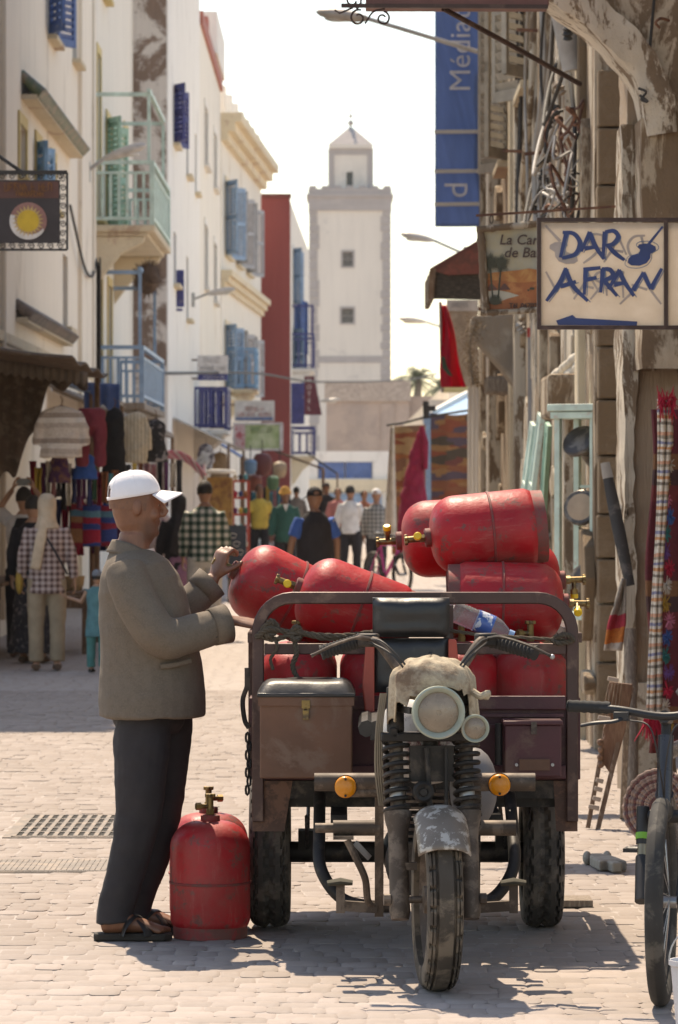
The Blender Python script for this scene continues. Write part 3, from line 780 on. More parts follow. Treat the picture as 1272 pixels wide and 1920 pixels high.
while z < zt - 1.6:
    h = rr.uniform(.45, .7)
    for xx, sg in ((xl, 1), (xr, -1)):
        wq = rr.choice((.5, .62)); q = MB(); q.box2((xx - sg * .06, YT - .06, z + .02), (xx + sg * wq, YT + wq, z + h - .02)); q.build('quoin', M_TGREY, t, smooth=0, bevel=.03)
    z += h
zb = P(0, 674, YT).z
b = MB(); b.box2((xl + .5, YT - .05, zb - .22), (xr - .5, YT + .2, zb + .22)); b.build('string_course', M_TGREY, t, smooth=0)
b = MB(); b.box2((xl - .1, YT - .12, zt - 1.45), (xr + .1, YT + wd + .1, zt))
b.box2((xl - .22, YT - .22, zt - .55), (xr + .22, YT + wd + .2, zt - .35)); b.build('parapet', M_TGREY, t, smooth=0)
for k in range(7):
    b = MB(); b.box((xl + .2 + (wd - .4) * k / 6, YT + .1, zt + .08), (.5, .4, .22))
    b.build('crenel', M_TGREY, t, smooth=0, bevel=.06)
lx0, lx1 = P(621, 0, YT + 1.4).x, P(695, 0, YT + 1.4).x; lz = P(0, 278, YT + 1.4).z; lw = lx1 - lx0; ly = YT + 1.4
b = MB(); o = (P(650, 0, ly).x - lx0, P(662, 0, ly).x - lx0, P(0, 349, ly).z, P(0, 322, ly).z)
facade(b, (lx0, ly), (lx1, ly), zt - .5, lz, [o], .3); b.box2((lx0, ly + .32, zt - .5), (lx1, ly + lw, lz - .02)); lan = b.build('lantern', M_TOWER, t, smooth=0)
b = MB(); b.box2((lx0 + o[0], ly + .25, o[2]), (lx0 + o[1], ly + .3, o[3])); b.build('window', M_DARKP, lan, smooth=0)
b = MB()
for xx in (lx0, lx1): b.box2((xx - .2, ly - .04, zt), (xx + .2, ly + .2, lz - .01))
b.box2((lx0 + .2, ly - .04, lz - .42), (lx1 - .2, ly + .1, lz - .012)); b.build('stone_trim', M_TGREY, lan, smooth=0)
cx_ = (lx0 + lx1) / 2; cy_ = ly + lw / 2; e = lw / 2 + .16
b = MB(); b.box2((cx_ - e, cy_ - e, lz), (cx_ + e, cy_ + e, lz + .28)); b.build('eaves', M_TOWER, lan, smooth=0)
ap = P(0, 232, ly).z
b = MB(); b.add([(cx_ - e, cy_ - e, lz + .28), (cx_ + e, cy_ - e, lz + .28), (cx_ + e, cy_ + e, lz + .28), (cx_ - e, cy_ + e, lz + .28), (cx_, cy_, ap)], [(0, 1, 4), (1, 2, 4), (2, 3, 4), (3, 0, 4), (3, 2, 1, 0)])
b.build('roof', M_TGREY, t, smooth=0)
b = MB(); b.cyl((cx_, cy_, ap - .1), (cx_, cy_, P(0, 199, ly).z), .035, 6)
for py, r in ((227, .2), (214, .13), (203, .09)): b.ell((cx_, cy_, P(0, py, ly).z), (r, r, r), 10, 8)
b.build('finial', M_TGREY, t)
# tan rampart and the white shop that close the street
YR = 185.0
t = thing('tan_rampart_house', 'flat roofed tan walled building standing before the minaret', 'building', (1.5, YR, 0))
w = MB(); a = P(612, 0, YR).x; c = P(800, 0, YR).x; c2 = P(905, 0, YR).x; z1 = P(0, 716, YR).z; z2 = P(0, 742, YR).z
w.box2((a, YR, -.03), (c - .8, YR + 12, z1)); w.box2((c - .799, YR + .5, -.03), (c2 + 2, YR + 12, z2)); w.build('wall', M_TAN, t, smooth=0)
b = MB(); b.box2((a - .08, YR - .12, z1 - .9), (c - .72, YR - .002, z1 + .05)); b.build('parapet', mat('tan_coping', (.44, .35, .29), .9, col2=(.55, .47, .4), amount=.3), t, smooth=0)
b = MB(); b.box2((P(715, 0, YR).x, YR - .06, .2), (P(741, 0, YR).x, YR - .003, P(0, 757, YR).z)); b.build('blocked_doorway', M_TAN, t, smooth=0)
YW = 168.0
t = thing('white_shop', 'low white shop front with a blue shuttered window at the end of the street', 'shop', (0, YW, 0))
a = P(560, 0, YW).x; c = P(760, 0, YW).x; z1 = P(0, 846, YW).z
w = MB(); o = (P(596, 0, YW).x - a, P(699, 0, YW).x - a, P(0, 897, YW).z, P(0, 866, YW).z)
A, d, n = facade(w, (a, YW), (c, YW), -.03, z1, [o]); w.box2((a, YW + .25, -.03), (c, YW + 8, z1 - .05)); w.build('wall', M_WHITE, t, smooth=0)
for k in range(2):
    b = MB(); u = o[0] + (o[1] - o[0]) * k / 2
    b.box2((a + u + .03, YW + .08, o[2]), (a + u + (o[1] - o[0]) / 2 - .03, YW + .14, o[3])); b.build('shutter', M_BLUE, t, smooth=0)
b = MB(); b.box2((a + o[0], YW + .06, o[2]), (a + o[0] + .0, YW + .1, o[3]));
b = MB(); b.box2((a, YW - .25, P(0, 921, YW).z), (c, YW - .003, P(0, 899, YW).z)); b.build('ochre_band', M_OCHRE, t, smooth=0)
b = MB(); b.box2((a + 1, YW - .12, .3), (c - 1, YW - .01, P(0, 925, YW).z)); b.build('blue_band', M_SBLUE, t, smooth=0)
# palm beyond the rampart
def palm(px, py, Y, r, label, seed):
    rr = random.Random(seed); c = P(px, py, Y)
    t = thing('palm_tree', label, 'palm tree', (c.x, Y, 0), 'palms beyond the rampart')
    b = MB(); b.tube([(c.x + .1 * math.sin(k), Y, c.z * k / 8) for k in range(9)], [.32 - .015 * k for k in range(9)], 10); b.build('trunk', M_GWOOD, t)
    b = MB()
    for k in range(46):
        az = rr.uniform(0, 6.283); el = rr.uniform(-.5, 1.35); L = r * rr.uniform(.8, 1.1)
        hd = Vector((math.cos(az), math.sin(az), 0)); pts = []
        for i in range(8):
            s = i / 7; pts.append(c + hd * L * s * math.cos(el) * (1 - .1 * s) + Vector((0, 0, L * (s * math.sin(el) - .55 * s * s))))
        side = Vector((-hd.y, hd.x, 0))
        for i in range(1, 8):
            for sg in (-1, 1):
                for h in (0, .5):
                    p = pts[i - 1].lerp(pts[i], h); q = p + side * sg * L * .17 * (1.15 - i / 8) + (pts[i] - pts[i - 1]) * 1.1 + Vector((0, 0, -.06 * L))
                    b.add([p, p + (pts[i] - pts[i - 1]) * .3, q], [(0, 1, 2)])
        b.tube(pts, .025, 4, cap=False)
    b.build('crown', mat('dusty_palm_green', (.10, .12, .07), .8, col2=(.2, .19, .13), amount=.3), t, smooth=0)
palm(782, 712, 225, 1.75, 'bushy palm crown rising just beyond the tan rampart', 2)
palm(826, 728, 232, 1.3, 'smaller palm half hidden by the flag beyond the rampart', 5)
# ================================================================== gas cylinders
def red_paint():
    m, nt, b = _nodes('chipped_red_paint')
    oi = nt.nodes.new('ShaderNodeObjectInfo')
    add = nt.nodes.new('ShaderNodeVectorMath'); add.operation = 'ADD'
    nt.links.new(vecs(nt), add.inputs[0])
    cmb = nt.nodes.new('ShaderNodeCombineXYZ')
    for k in range(3):
        mu = nt.nodes.new('ShaderNodeMath'); mu.operation = 'MULTIPLY'; mu.inputs[1].default_value = 9 + 7 * k; nt.links.new(oi.outputs['Random'], mu.inputs[0]); nt.links.new(mu.outputs[0], cmb.inputs[k])
    nt.links.new(cmb.outputs[0], add.inputs[1]); v = add.outputs[0]
    c = ramp(nt, nz(nt, 5, 6, .65, v), [(.3, (.30, .005, .010)), (.7, (.45, .009, .016))])
    c = mixc(nt, ramp(nt, nz(nt, 3.5, 7, .7, v), [(.47, (0, 0, 0)), (.66, (.8, .8, .8))]), c, (.31, .055, .045))     # dull scuffed areas
    c = mixc(nt, ramp(nt, nz(nt, 13, 9, .78, v), [(.545, (0, 0, 0)), (.60, (.85, .85, .85))]), c, (.13, .06, .048))        # chips to primer and rust
    c = mixc(nt, ramp(nt, nz(nt, 1, 7, .75, vecs(nt, (40, 40, 7), (.5, .3, .2))), [(.56, (0, 0, 0)), (.66, (.3, .3, .3))]), c, (.38, .14, .12))           # pale scrapes
    nt.links.new(c, b.inputs['Base Color'])
    nt.links.new(ramp(nt, nz(nt, 7, 6, .7, v), [(.35, (.38, .38, .38)), (.7, (.7, .7, .7))]), b.inputs['Roughness']); b.inputs['Specular IOR Level'].default_value = .38
    bumpn(nt, b, nz(nt, 9, 7, .65, v), .4, .014)
    return m
M_REDP = red_paint()
M_BRASS = mat('tarnished_brass', (.26, .175, .065), .5, .7, col2=(.11, .08, .05), amount=.4)
M_YCAP = mat('yellow_plastic_cap', (.75, .48, .02), .45, bump=0)
M_DRED = mat('rusted_red_collar', (.24, .03, .028), .7, col2=(.15, .05, .04), amount=.5, scale2=20)
def gas_cylinder(label, M, group, spin=0, cap=True, r=.149, dent=0):
    """M: origin at the foot, local z along the cylinder"""
    t = bpy.data.objects.new('gas_cylinder', None); COL.objects.link(t); t.empty_display_size = .1; t.matrix_basis = M
    tag(t, label, 'gas cylinder', group)
    b = MB(); prof = [(0, .035), (.08, .026), (r - .03, .03), (r - .008, .045), (r, .065), (r, .2), (r, .335)]
    for k in range(1, 11):
        a = math.pi / 2 * k / 10; prof.append((.028 + (r - .028) * math.cos(a) ** .82, .335 + .098 * math.sin(a) ** 1.05))
    prof += [(.02, .436), (0, .437)]
    b.lathe(prof, 48)
    if dent:
        for i, v in enumerate(b.v):
            q = noise.noise((v.x * 6 + dent, v.y * 6, v.z * 5)); v.x *= 1 + .012 * q; v.y *= 1 + .012 * q
    b.build('body', M_REDP, t, M=M, smooth=60)
    b = MB(); b.lathe([(r, .2), (r + .0042, .2015), (r + .0042, .2085), (r, .21)], 40); b.build('weld_seam', M_DRED, t, M=M)
    b = MB(); b.lathe([(r - .022, .0), (r - .012, 0), (r - .01, .045), (r - .02, .048), (r - .022, .0)], 40); b.build('foot_ring', M_DRED, t, M=M)
    b = MB(); b.lathe([(.026, .425), (.036, .426), (.036, .452), (.031, .456), (.024, .456), (.024, .43)], 20); b.build('collar', M_DRED, t, M=M)
    m2 = M @ RZ(spin)
    b = MB(); b.cyl((0, 0, .44), (0, 0, .52), .0125, 10); b.lathe([(.016, 0), (.016, .018)], 6, T((0, 0, .456))); b.tube([(0, 0, .487), (.045, 0, .487)], .0095, 10); b.lathe([(.014, 0), (.014, .02)], 6, T((.036, 0, .487)) @ RY(R(90)))
    va = b.build('valve', M_BRASS, t, M=m2)
    b = MB()
    pl = []
    for i in range(24): rr_ = .021 if i % 4 < 2 else .0175; pl.append((rr_ * math.cos(R(15 * i)), rr_ * math.sin(R(15 * i))))
    b.prism(pl, .013, T((0, 0, .52))); b.build('handwheel', M_BRASS, va, M=m2, smooth=30, bevel=.002)
    if cap:
        b = MB(); b.lathe([(.0155, 0), (.0155, .014), (.012, .017), (0, .017)], 14, T((.055, 0, .487)) @ RY(R(90))); b.build('outlet_cap', M_YCAP, va, M=m2)
    return t
GC = 'red gas cylinders'
def lying(px, py, Y, dirn, ref=(0, -1, 0)):
    """foot matrix for a cylinder whose dome centre sits at that place, axis dirn pointing to its valve"""
    d = Vector(dirn).normalized(); p = P(px, py, Y)
    return frame(p - d * .437, d, ref)
gas_cylinder('red gas cylinder standing on the paving against the sandals of the man', T((-.479, 14.87, 0)), GC, R(200), cap=False, dent=2)
gas_cylinder('red gas cylinder standing on the paving behind another, beside a cart wheel', T((-.497, 15.23, 0)), GC, R(20), cap=False, dent=5)
gas_cylinder('tilted red gas cylinder gripped by the man at its collar', lying(442, 1070, 15.2, (-.88, -.12, .44)), GC, R(180), cap=False, dent=3)
gas_cylinder('tilted red gas cylinder lying against the black backrest with yellow capped valve', lying(562, 1102, 14.86, (-.93, -.04, .35)), GC, R(0), dent=7)
gas_cylinder('topmost red gas cylinder with rusty foot ring towards the mint display case', lying(806, 1008, 15.13, (-.99, -.06, -.10)), GC, R(10), dent=9)
gas_cylinder('red gas cylinder on top of the load, half hidden behind another, valve towards the crowd', lying(752, 1014, 15.46, (-.99, .03, -.06)), GC, R(60), dent=4)
gas_cylinder('red gas cylinder lying under the top one with dented foot ring towards the backrest', lying(1058, 1131, 14.99, (.995, 0, -.02)), GC, R(30), dent=6)
gas_cylinder('red gas cylinder lying behind, with only its brass valve sticking out beyond the others', lying(1052, 1088, 15.33, (.995, 0, .03)), GC, R(90), dent=8)
k = 0
names = {0: 'red gas cylinder standing in the cart bed behind the black box cushion', 3: 'red gas cylinder standing in the cart bed above the maroon toolbox'}
for j, yy in enumerate((14.83, 15.16, 15.48)):
    for i, xx in enumerate((-.155, .15, .455, .71)):
        gas_cylinder(names.get(k, 'red gas cylinder standing in the cart bed underneath the lying ones'), T((xx, yy, .645)), GC, R(70 * k), cap=False, r=.147, dent=k + 10); k += 1
# ================================================================== cargo tricycle
cart = thing('cargo_tricycle', 'maroon three wheeled motor cart loaded with red gas cylinders', 'cargo tricycle', (.28, 14.6, 0))
M_MAROON = mat('dusty_maroon_paint', (.08, .02, .024), .55, col2=(.12, .06, .045), amount=.32, scale2=7, bump=.2)
M_FRAME = mat('worn_dark_brown_frame', (.07, .036, .031), .45, .3, col2=(.125, .075, .058), amount=.35, scale2=10)
M_BLACKM = mat('grimy_black_metal', (.022, .019, .017), .6, .4, col2=(.07, .055, .045), amount=.35)
M_DUSTM = mat('dusty_grey_brown_metal', (.085, .062, .047), .65, .3, col2=(.17, .13, .10), amount=.4, scale2=12)
M_VINYL = mat('black_vinyl', (.018, .017, .017), .42, col2=(.05, .045, .04), amount=.25, scale2=6, bump=.25, bscale=25, bdist=.006)
M_RUBBER = mat('dusty_tyre_rubber', (.05, .043, .037), .85, col2=(.115, .095, .077), amount=.45, scale2=8, bump=.3)
M_RUBBERF = mat('muddy_tyre_rubber', (.06, .047, .035), .85, col2=(.16, .125, .09), amount=.45, scale2=9, bump=.3)
XL, XR, Y0, Y1 = -.318, .874, 14.62, 16.12
# bed
b = MB()
b.box2((XL + .02, Y0 + .03, .585), (XR - .02, Y1, .622))
b.build('bed_floor', M_MAROON, cart, smooth=0)
b = MB(); b.box2((XL + .03, Y0 + .004, .60), (XR - .03, Y0 + .03, .895)); b.build('front_panel', M_MAROON, cart, smooth=0, bevel=.004)
for s_, xx in (('side_panel', XL), ('side_panel', XR)):
    b = MB(); b.box2((xx - .012, Y0 + .05, .60), (xx + .012, Y1, .90)); sp = b.build(s_, M_MAROON, cart, smooth=0, bevel=.004)
    for yy in (14.9, 15.3, 15.7):
        b = MB(); b.box2((xx - .02, yy, .60), (xx + .02, yy + .04, 1.12)); b.build('stake', M_FRAME, sp, smooth=0)
    b = MB(); b.bar((xx, Y0 + .05, 1.12), (xx, Y1, 1.12), .035); b.build('side_rail', M_FRAME, sp, smooth=0)
b = MB(); b.box2((XL + .03, Y1 - .02, .60), (XR - .03, Y1 + .01, .9)); b.build('tailgate', M_MAROON, cart, smooth=0)
b = MB(); r_ = .125; zt_ = 1.268
pts = [(XL + .022, Y0, .45), (XL + .022, Y0, zt_ - r_)] + arc((XL + .022 + r_, Y0, zt_ - r_), r_, 172, 90, 6) + arc((XR - .022 - r_, Y0, zt_ - r_), r_, 90, 8, 6) + [(XR - .022, Y0, zt_ - r_), (XR - .022, Y0, .45)]
b.tube(pts, .031, 4, ref=(0, 1, 0), a0=math.pi / 4); b.build('front_hoop', M_FRAME, cart, smooth=25, bevel=.005)
for z, h in ((1.082, .04), (.885, .05), (.632, .05)):
    b = MB(); b.bar((XL + .045, Y0 - .004, z), (XR - .045, Y0 - .004, z), h, .035); b.build('cross_rail', M_FRAME if z > 1 else M_MAROON, cart, smooth=0, bevel=.004)
b = MB(); b.bar((.40, Y0 - .006, .9), (.40, Y0 - .006, 1.24), .035); b.build('upright', M_FRAME, cart, smooth=0)
b = MB(); b.bar((.45, Y0 - .012, .84), (.82, Y0 - .012, .84), .012, .02); b.bar((.45, Y0 - .012, .80), (.82, Y0 - .012, .80), .012, .02); b.build('panel_rib', M_MAROON, cart, smooth=0)
b = MB()
for yy in (Y0 + .04, 15.2, 15.9): b.box2((XL + .05, yy, .50), (XR - .05, yy + .06, .584))
for xx in (.0, .55): b.box2((xx - .03, 14.3, .47), (xx + .03, Y1, .50))
b.box2((XL + .02, Y0 - .005, .535), (XR - .02, Y0 + .035, .6)); b.build('chassis', M_BLACKM, cart, smooth=0)
for x0, x1, sg in ((XL + .002, -.17, 1), (XR - .09, XR - .002, -1)):
    b = MB(); w_ = abs(x1 - x0)
    pl = [(x0, .60), (x1, .60), (x1 - (.03 if sg > 0 else 0), .415), (x0 + (.0 if sg > 0 else .01), .415)]
    b.prism(pl, .008, T((0, Y0 + .0, 0)) @ RX(R(90))); b.build('mudflap', mat('rusty_brown_plate', (.10, .055, .04), .8, .2, col2=(.17, .09, .06), amount=.5, scale2=14), cart, smooth=0)
# boxes on the front of the bed
M_BROWNBOX = mat('brown_painted_steel', (.135, .062, .035), .6, .1, col2=(.16, .095, .065), amount=.3, scale2=5)
b = MB(); b.box2((-.282, 14.24, .635), (.048, Y0 - .02, .93)); bx = b.build('battery_box', M_BROWNBOX, cart, smooth=0, bevel=.006)
b = MB(); b.box2((-.288, 14.232, .895), (.054, 14.2395, .93)); b.build('lid_lip', M_BROWNBOX, bx, smooth=0)
b = MB(); b.box((-.118, 14.226, .862), (.022, .016, .034)); b.tube(arc((-.118, 14.226, .878), .009, 0, 180, 6), .0028, 6); b.box((-.118, 14.23, .9), (.03, .008, .03)); b.build('padlock', M_BRASS, bx, smooth=0, bevel=.003)
b = MB()
def cush(u, v):
    x = -.293 + .352 * u; y = 14.225 + .38 * v
    e = min(u, 1 - u) * 9; f = min(v, 1 - v) * 9
    return (x, y, .935 + .045 * min(1, e) ** .5 * min(1, f) ** .5 + .006 * noise.noise((u * 5, v * 4, 2)))
b.grid(22, 16, cush); b.box2((-.292, 14.226, .925), (.058, 14.6, .94)); b.build('box_cushion', M_VINYL, cart, smooth=60, bevel=.004)
b = MB(); b.box2((.598, 14.42, .628), (.802, Y0 - .02, .815)); tb = b.build('toolbox', M_MAROON, cart, smooth=0, bevel=.005)
b = MB(); b.box2((.592, 14.41, .815), (.808, Y0 - .018, .83)); b.build('lid', M_MAROON, tb, smooth=0, bevel=.004)
b = MB(); b.box((.703, 14.412, .805), (.02, .01, .045)); b.build('hasp', M_DUSTM, tb, smooth=0)
b = MB(); b.box((.705, 14.414, .672), (.11, .006, .04)); b.build('plate', M_BROWNBOX, tb, smooth=0)
for xx in (.64, .77):
    b = MB(); b.cyl((xx, 14.419, .672), (xx, 14.408, .672), .006, 8); b.build('bolt', M_STEEL, tb)
b = MB(); b.cyl((.577, 14.45, .67), (.577, 14.45, .82), .014, 10); b.build('hand_pump', M_BLACKM, cart)
# seat
b = MB()
def pad(x0, x1, z0, z1, y, th, puff):
    def fn(u, v):
        e = min(1, min(u, 1 - u) * 8) ** .5; f = min(1, min(v, 1 - v) * 6) ** .5
        return (x0 + (x1 - x0) * u, y - puff * e * f + .004 * noise.noise((u * 4, v * 4, z0)), z0 + (z1 - z0) * v)
    b.grid(20, 14, fn); b.box2((x0, y, z0), (x1, y + th, z1))
pad(.122, .40, 1.13, 1.272, 14.46, .08, .035); b.build('backrest', M_VINYL, cart, smooth=60)
b = MB(); pad(.128, .394, .93, 1.125, 14.47, .06, .02)
bk = b.build('backrest_skirt', M_VINYL, cart, smooth=60)
for xx in (.18, .33):
    b = MB(); b.ell((xx, 14.448, 1.07), (.008, .006, .008), 10, 6); b.build('upholstery_button', M_VINYL, bk)
b = MB()
for k in range(9): b.tube([(.10 + .036 * (k - .1), 13.95, .83), (.10 + .036 * k, 14.4, .84)], .03, 8)
b.box2((.11, 13.95, .79), (.41, 14.42, .83)); b.build('seat_cushion', M_VINYL, cart)
for sg, x0 in ((-1, .118), (1, .405)):
    b = MB(); pl = [(0, .84), (.03, .82), (.045, .95), (.03, 1.12), (.0, 1.125)]
    b.prism([(x0 + sg * (q[0] - .01), q[1]) for q in pl][::sg], .05, T((0, 14.5, 0)) @ RX(R(90))); b.build('seat_shell', mat('orange_red_plastic', (.40, .06, .035), .5), cart, smooth=0, bevel=.006)
# tank
b = MB(); b.tube([(.30, 14.0, .80), (.30, 13.95, .80), (.30, 13.8, .815), (.30, 13.65, .82), (.30, 13.56, .80), (.30, 13.53, .79)], [(.02, .02), (.12, .13), (.16, .17), (.165, .165), (.12, .12), (.03, .03)], 22, ref=(0, 0, 1))
b.build('fuel_tank', mat('white_tank_with_maroon_flash', (.52, .49, .46), .45, col2=(.13, .04, .05), amount=.42, sharp=.03, scale2=3.4), cart, smooth=70)
# rear wheels
def tyre(R_, w, kind, M):
    NA = 150 if kind == 'rear' else 168
    ph = []
    for k in range(-28, 29): ph.append(k / 28)
    b = MB(M); vs = []; fs = []
    for i in range(NA):
        th = 2 * math.pi * i / NA
        for s in ph:
            a = s * R(118); sx = math.copysign(abs(math.sin(a)) ** .62, a) if abs(s) < .763 else math.copysign(1, a) * math.sin(abs(a)) ** .62
            x = w / 2 * sx; hsec = w * .42
            rr_ = R_ - hsec + hsec * math.copysign(abs(math.cos(a)) ** .62, math.cos(a))
            dep = 0
            if abs(s) < .5:
                if kind == 'rear':
                    for g in (-.27, 0, .27):
                        if abs(s - g - .025 * (1 if (i % 6) < 3 else -1)) < .036: dep = .015
                    if abs(s) > .40 and i % 6 in (0,): dep = .012
                else:
                    if abs(abs(s) - .15) < .032 : dep = .014
                    if .15 < abs(s) < .47 and (i + (3 if s > 0 else 0)) % 6 == 0: dep = .014
                    if abs(abs(s) - .33) < .022 : dep = .011
            vs.append((x, (rr_ - dep) * math.cos(th), (rr_ - dep) * math.sin(th)))
    n = len(ph)
    for i in range(NA):
        i2 = (i + 1) % NA
        for j in range(n - 1): fs.append((i * n + j, i * n + j + 1, i2 * n + j + 1, i2 * n + j))
        fs.append((i * n + n - 1, i * n, i2 * n, i2 * n + n - 1))
    b.add(vs, fs); return b
for xx in (-.262, .770):
    W_ = T((xx, 15.22, .285))
    wh = tyre(.285, .155, 'rear', W_).build('wheel', M_RUBBER, cart, smooth=35)
    b = MB(W_ @ RY(R(90))); b.lathe([(.03, -.06), (.06, -.05), (.09, -.02), (.15, -.015), (.165, -.055), (.175, -.055), (.172, .0), (.175, .055), (.165, .055), (.15, .0), (.09, .02), (.05, .04), (.03, .05)], 28); b.build('rim', M_BLACKM, wh, smooth=40)
b = MB(); b.cyl((-.2, 15.22, .285), (.72, 15.22, .285), .04, 12); b.ell((.27, 15.22, .285), (.11, .12, .12), 16, 10); b.build('rear_axle', M_BLACKM, cart)
for xx in (-.12, .63):
    b = MB()
    for q in range(4): b.tube(smoothpath([(xx, 14.75 + .06 * q, .46 - .015 * q - .02 * (q > 0)), (xx, 15.22, .335 - .012 * q), (xx, 15.75 - .06 * q, .46 - .015 * q - .02 * (q > 0))], 5), .007, 4, ref=(1, 0, 0))
    b.box((xx, 15.22, .33), (.07, .1, .08)); b.build('leaf_spring', M_BLACKM, cart, smooth=0)
b = MB(); b.cyl((.27, 15.1, .3), (.3, 14.1, .36), .025, 10); b.build('drive_shaft', M_BLACKM, cart)
# engine and frame below the seat
b = MB(); b.box2((.20, 13.72, .27), (.42, 14.12, .46)); b.ell((.22, 13.9, .37), (.06, .12, .1), 14, 10); b.ell((.41, 13.9, .37), (.06, .12, .1), 14, 10); en = b.build('engine', M_BLACKM, cart, bevel=.01)
for k in range(7):
    b = MB(); b.box((.305, 13.80, .475 + .024 * k), (.17 - .004 * k, .17, .009)); b.build('cooling_fin', M_DUSTM, en, smooth=0)
b = MB(); b.tube(smoothpath([(.36, 13.72, .50), (.40, 13.62, .42), (.42, 13.72, .27), (.44, 14.2, .25), (.46, 14.9, .3)], 6), .022, 10); b.build('exhaust_pipe', M_DUSTM, cart)
b = MB(); b.ell((.475, 14.12, .61), (.085, .12, .145), 16, 10); b.build('air_box', mat('grey_plastic', (.16, .15, .15), .65), cart)
for sg, x0, x1 in ((-1, -.07, .02), (1, .62, .56)):
    b = MB(); b.tube(smoothpath([(x0, 14.55, .56), (x0, 14.25, .44), (x0 + sg * -.005, 14.1, .33), (x0 - sg * .07, 14.05, .235), (x0 - sg * .16, 14.03, .205), (x0 - sg * .27, 14.03, .2)], 6), .022, 10); b.build('loop_bar', M_BLACKM, cart)
b = MB(); b.bar((.138, 13.78, .2), (.138, 13.66, .67), .045, .03); b.build('down_tube', M_DUSTM, cart, smooth=0); b = MB(); b.bar((.47, 13.78, .2), (.47, 13.66, .67), .045, .03); b.build('down_tube', M_BLACKM, cart, smooth=0)
b = MB(); b.tube([(.30, 13.62, .86), (.305, 13.8, .55), (.305, 13.9, .22)], .03, 10); b.tube([(.30, 13.7, .72), (.30, 14.5, .62)], .03, 10); b.build('main_frame', M_BLACKM, cart)
for z, r_, xs, nm in ((.668, .0315, ((-.084, .16), (.44, .668)), 'crash_bar'), (.505, .027, ((-.02, .14), (.455, .606)), 'foot_bar')):
    for x0, x1 in xs:
        b = MB(); b.cyl((x0, 13.62 if z > .6 else 13.7, z), (x1, 13.62 if z > .6 else 13.7, z), r_, 14); b.build(nm, M_DUSTM, cart)
b = MB(); b.cyl((-.082, 13.7, .505), (-.02, 13.7, .505), .017, 10); b.build('peg_end', M_DUSTM, cart)
b = MB(); b.cyl((.04, 13.615, .635), (.14, 13.615, .635), .018, 10); b.build('lamp_stay', M_DUSTM, cart)
M_AMBER = mat('amber_lens', (.62, .22, .01), .25, var=.1, bump=.5, bscale=180, bdist=.002)
for xx, z in ((.022, .655), (.545, .662)):
    b = MB(T((xx, 13.57, z)) @ RX(R(90))); b.lathe([(.037, -.02), (.037, .008), (.033, .016), (.02, .021), (0, .023)], 26); il = b.build('indicator_lamp', M_AMBER, cart, smooth=50)
    for s_ in (-1, 1):
        b = MB(); b.cyl((xx, 13.565, z + s_ * .028), (xx, 13.545, z + s_ * .028), .0045, 8); b.build('screw', M_BLACKM, il)
    b = MB(T((xx, 13.595, z)) @ RX(R(90))); b.lathe([(.02, -.01), (.04, -.002), (.04, .006)], 22); b.build('lamp_base', M_BLACKM, il)
for sx, x0 in ((-1, .13), (1, .475)):
    b = MB(); xe = x0 + sx * .125
    b.bar((x0, 13.76, .225), (xe, 13.74, .235), .035, .03); b.bar((xe, 13.74, .21), (xe, 13.74, .31), .028, .03); st = b.build('footpeg_arm', M_DUSTM, cart, smooth=0)
    b = MB(); b.tube([(xe - .045, 13.73, .312), (xe, 13.73, .318), (xe + .042, 13.73, .314)], [(.01, .03), (.014, .035), (.009, .028)], 10, ref=(0, 0, 1)); b.build('footpeg_pad', mat('cracked_rubber', (.05, .045, .03), .9), st)
b = MB(); b.tube(smoothpath([(.028, 13.68, .465), (.06, 13.68, .40), (.09, 13.70, .33), (.10, 13.74, .25), (.13, 13.76, .23)], 5), .013, 8); b.box((.015, 13.675, .475), (.07, .05, .012), RY(0)); b.build('brake_pedal', M_DUSTM, cart)
b = MB(); b.bar((.055, 13.69, .455), (.105, 13.72, .40), .02, .006); b.build('return_plate', M_STEEL, cart, smooth=0)
# steering assembly, turned a little to the right
FM = T((.306, 13.47, 0)) @ RZ(R(5))
WH = FM @ T((.006, -.16, .30))
fw = tyre(.302, .118, 'front', WH).build('front_wheel', M_RUBBERF, cart, smooth=35)
b = MB(WH @ RY(R(90))); b.lathe([(.02, -.05), (.045, -.045), (.05, -.02), (.2, -.012), (.215, -.035), (.23, -.035), (.226, 0), (.23, .035), (.215, .035), (.2, .012), (.05, .02), (.045, .045), (.02, .05)], 30); b.build('rim', M_DUSTM, fw, smooth=40)
b = MB(); b.cyl((-.16, -.16, .30), (.16, -.16, .30), .012, 10)
for sg in (-1, 1): b.cyl((sg * .15, -.16, .30), (sg * .172, -.16, .30), .02, 8)
b.build('front_axle', M_DUSTM, cart, M=FM)
for sg in (-1, 1):
    q0 = Vector((sg * .118, -.165, .255)); q1 = Vector((sg * .118, -.02, .86)); ax = (q1 - q0).normalized()
    b = MB(); pp = lambda z: q0 + ax * (z - .255) / ax.z
    b.tube([pp(.235), pp(.26), pp(.30), pp(.50), pp(.53), pp(.56), pp(.585), pp(.60)], [.03, .036, .034, .034, .036, .044, .047, .03], 16)
    b.tube([pp(.585), pp(.83)], .024, 14); b.box((sg * .085, -.14, .41), (.05, .03, .025))
    fk = b.build('fork_leg', M_DUSTM, cart, M=FM)
    b = MB(); turns = 8.5; pts = []
    fx = frame(pp(.575), ax)
    H_ = (pp(.82) - pp(.575)).length
    for i in range(int(turns * 14) + 1):
        a = 2 * math.pi * i / 14; pts.append(fx @ Vector((.041 * math.cos(a), .041 * math.sin(a), H_ * i / (turns * 14))))
    b.tube(pts, .0085, 7); b.build('coil_spring', M_BLACKM, fk, M=FM)
    b = MB(); b.tube([pp(.63), pp(.665)], .0265, 14); b.build('chrome_band', M_STEEL, fk, M=FM)
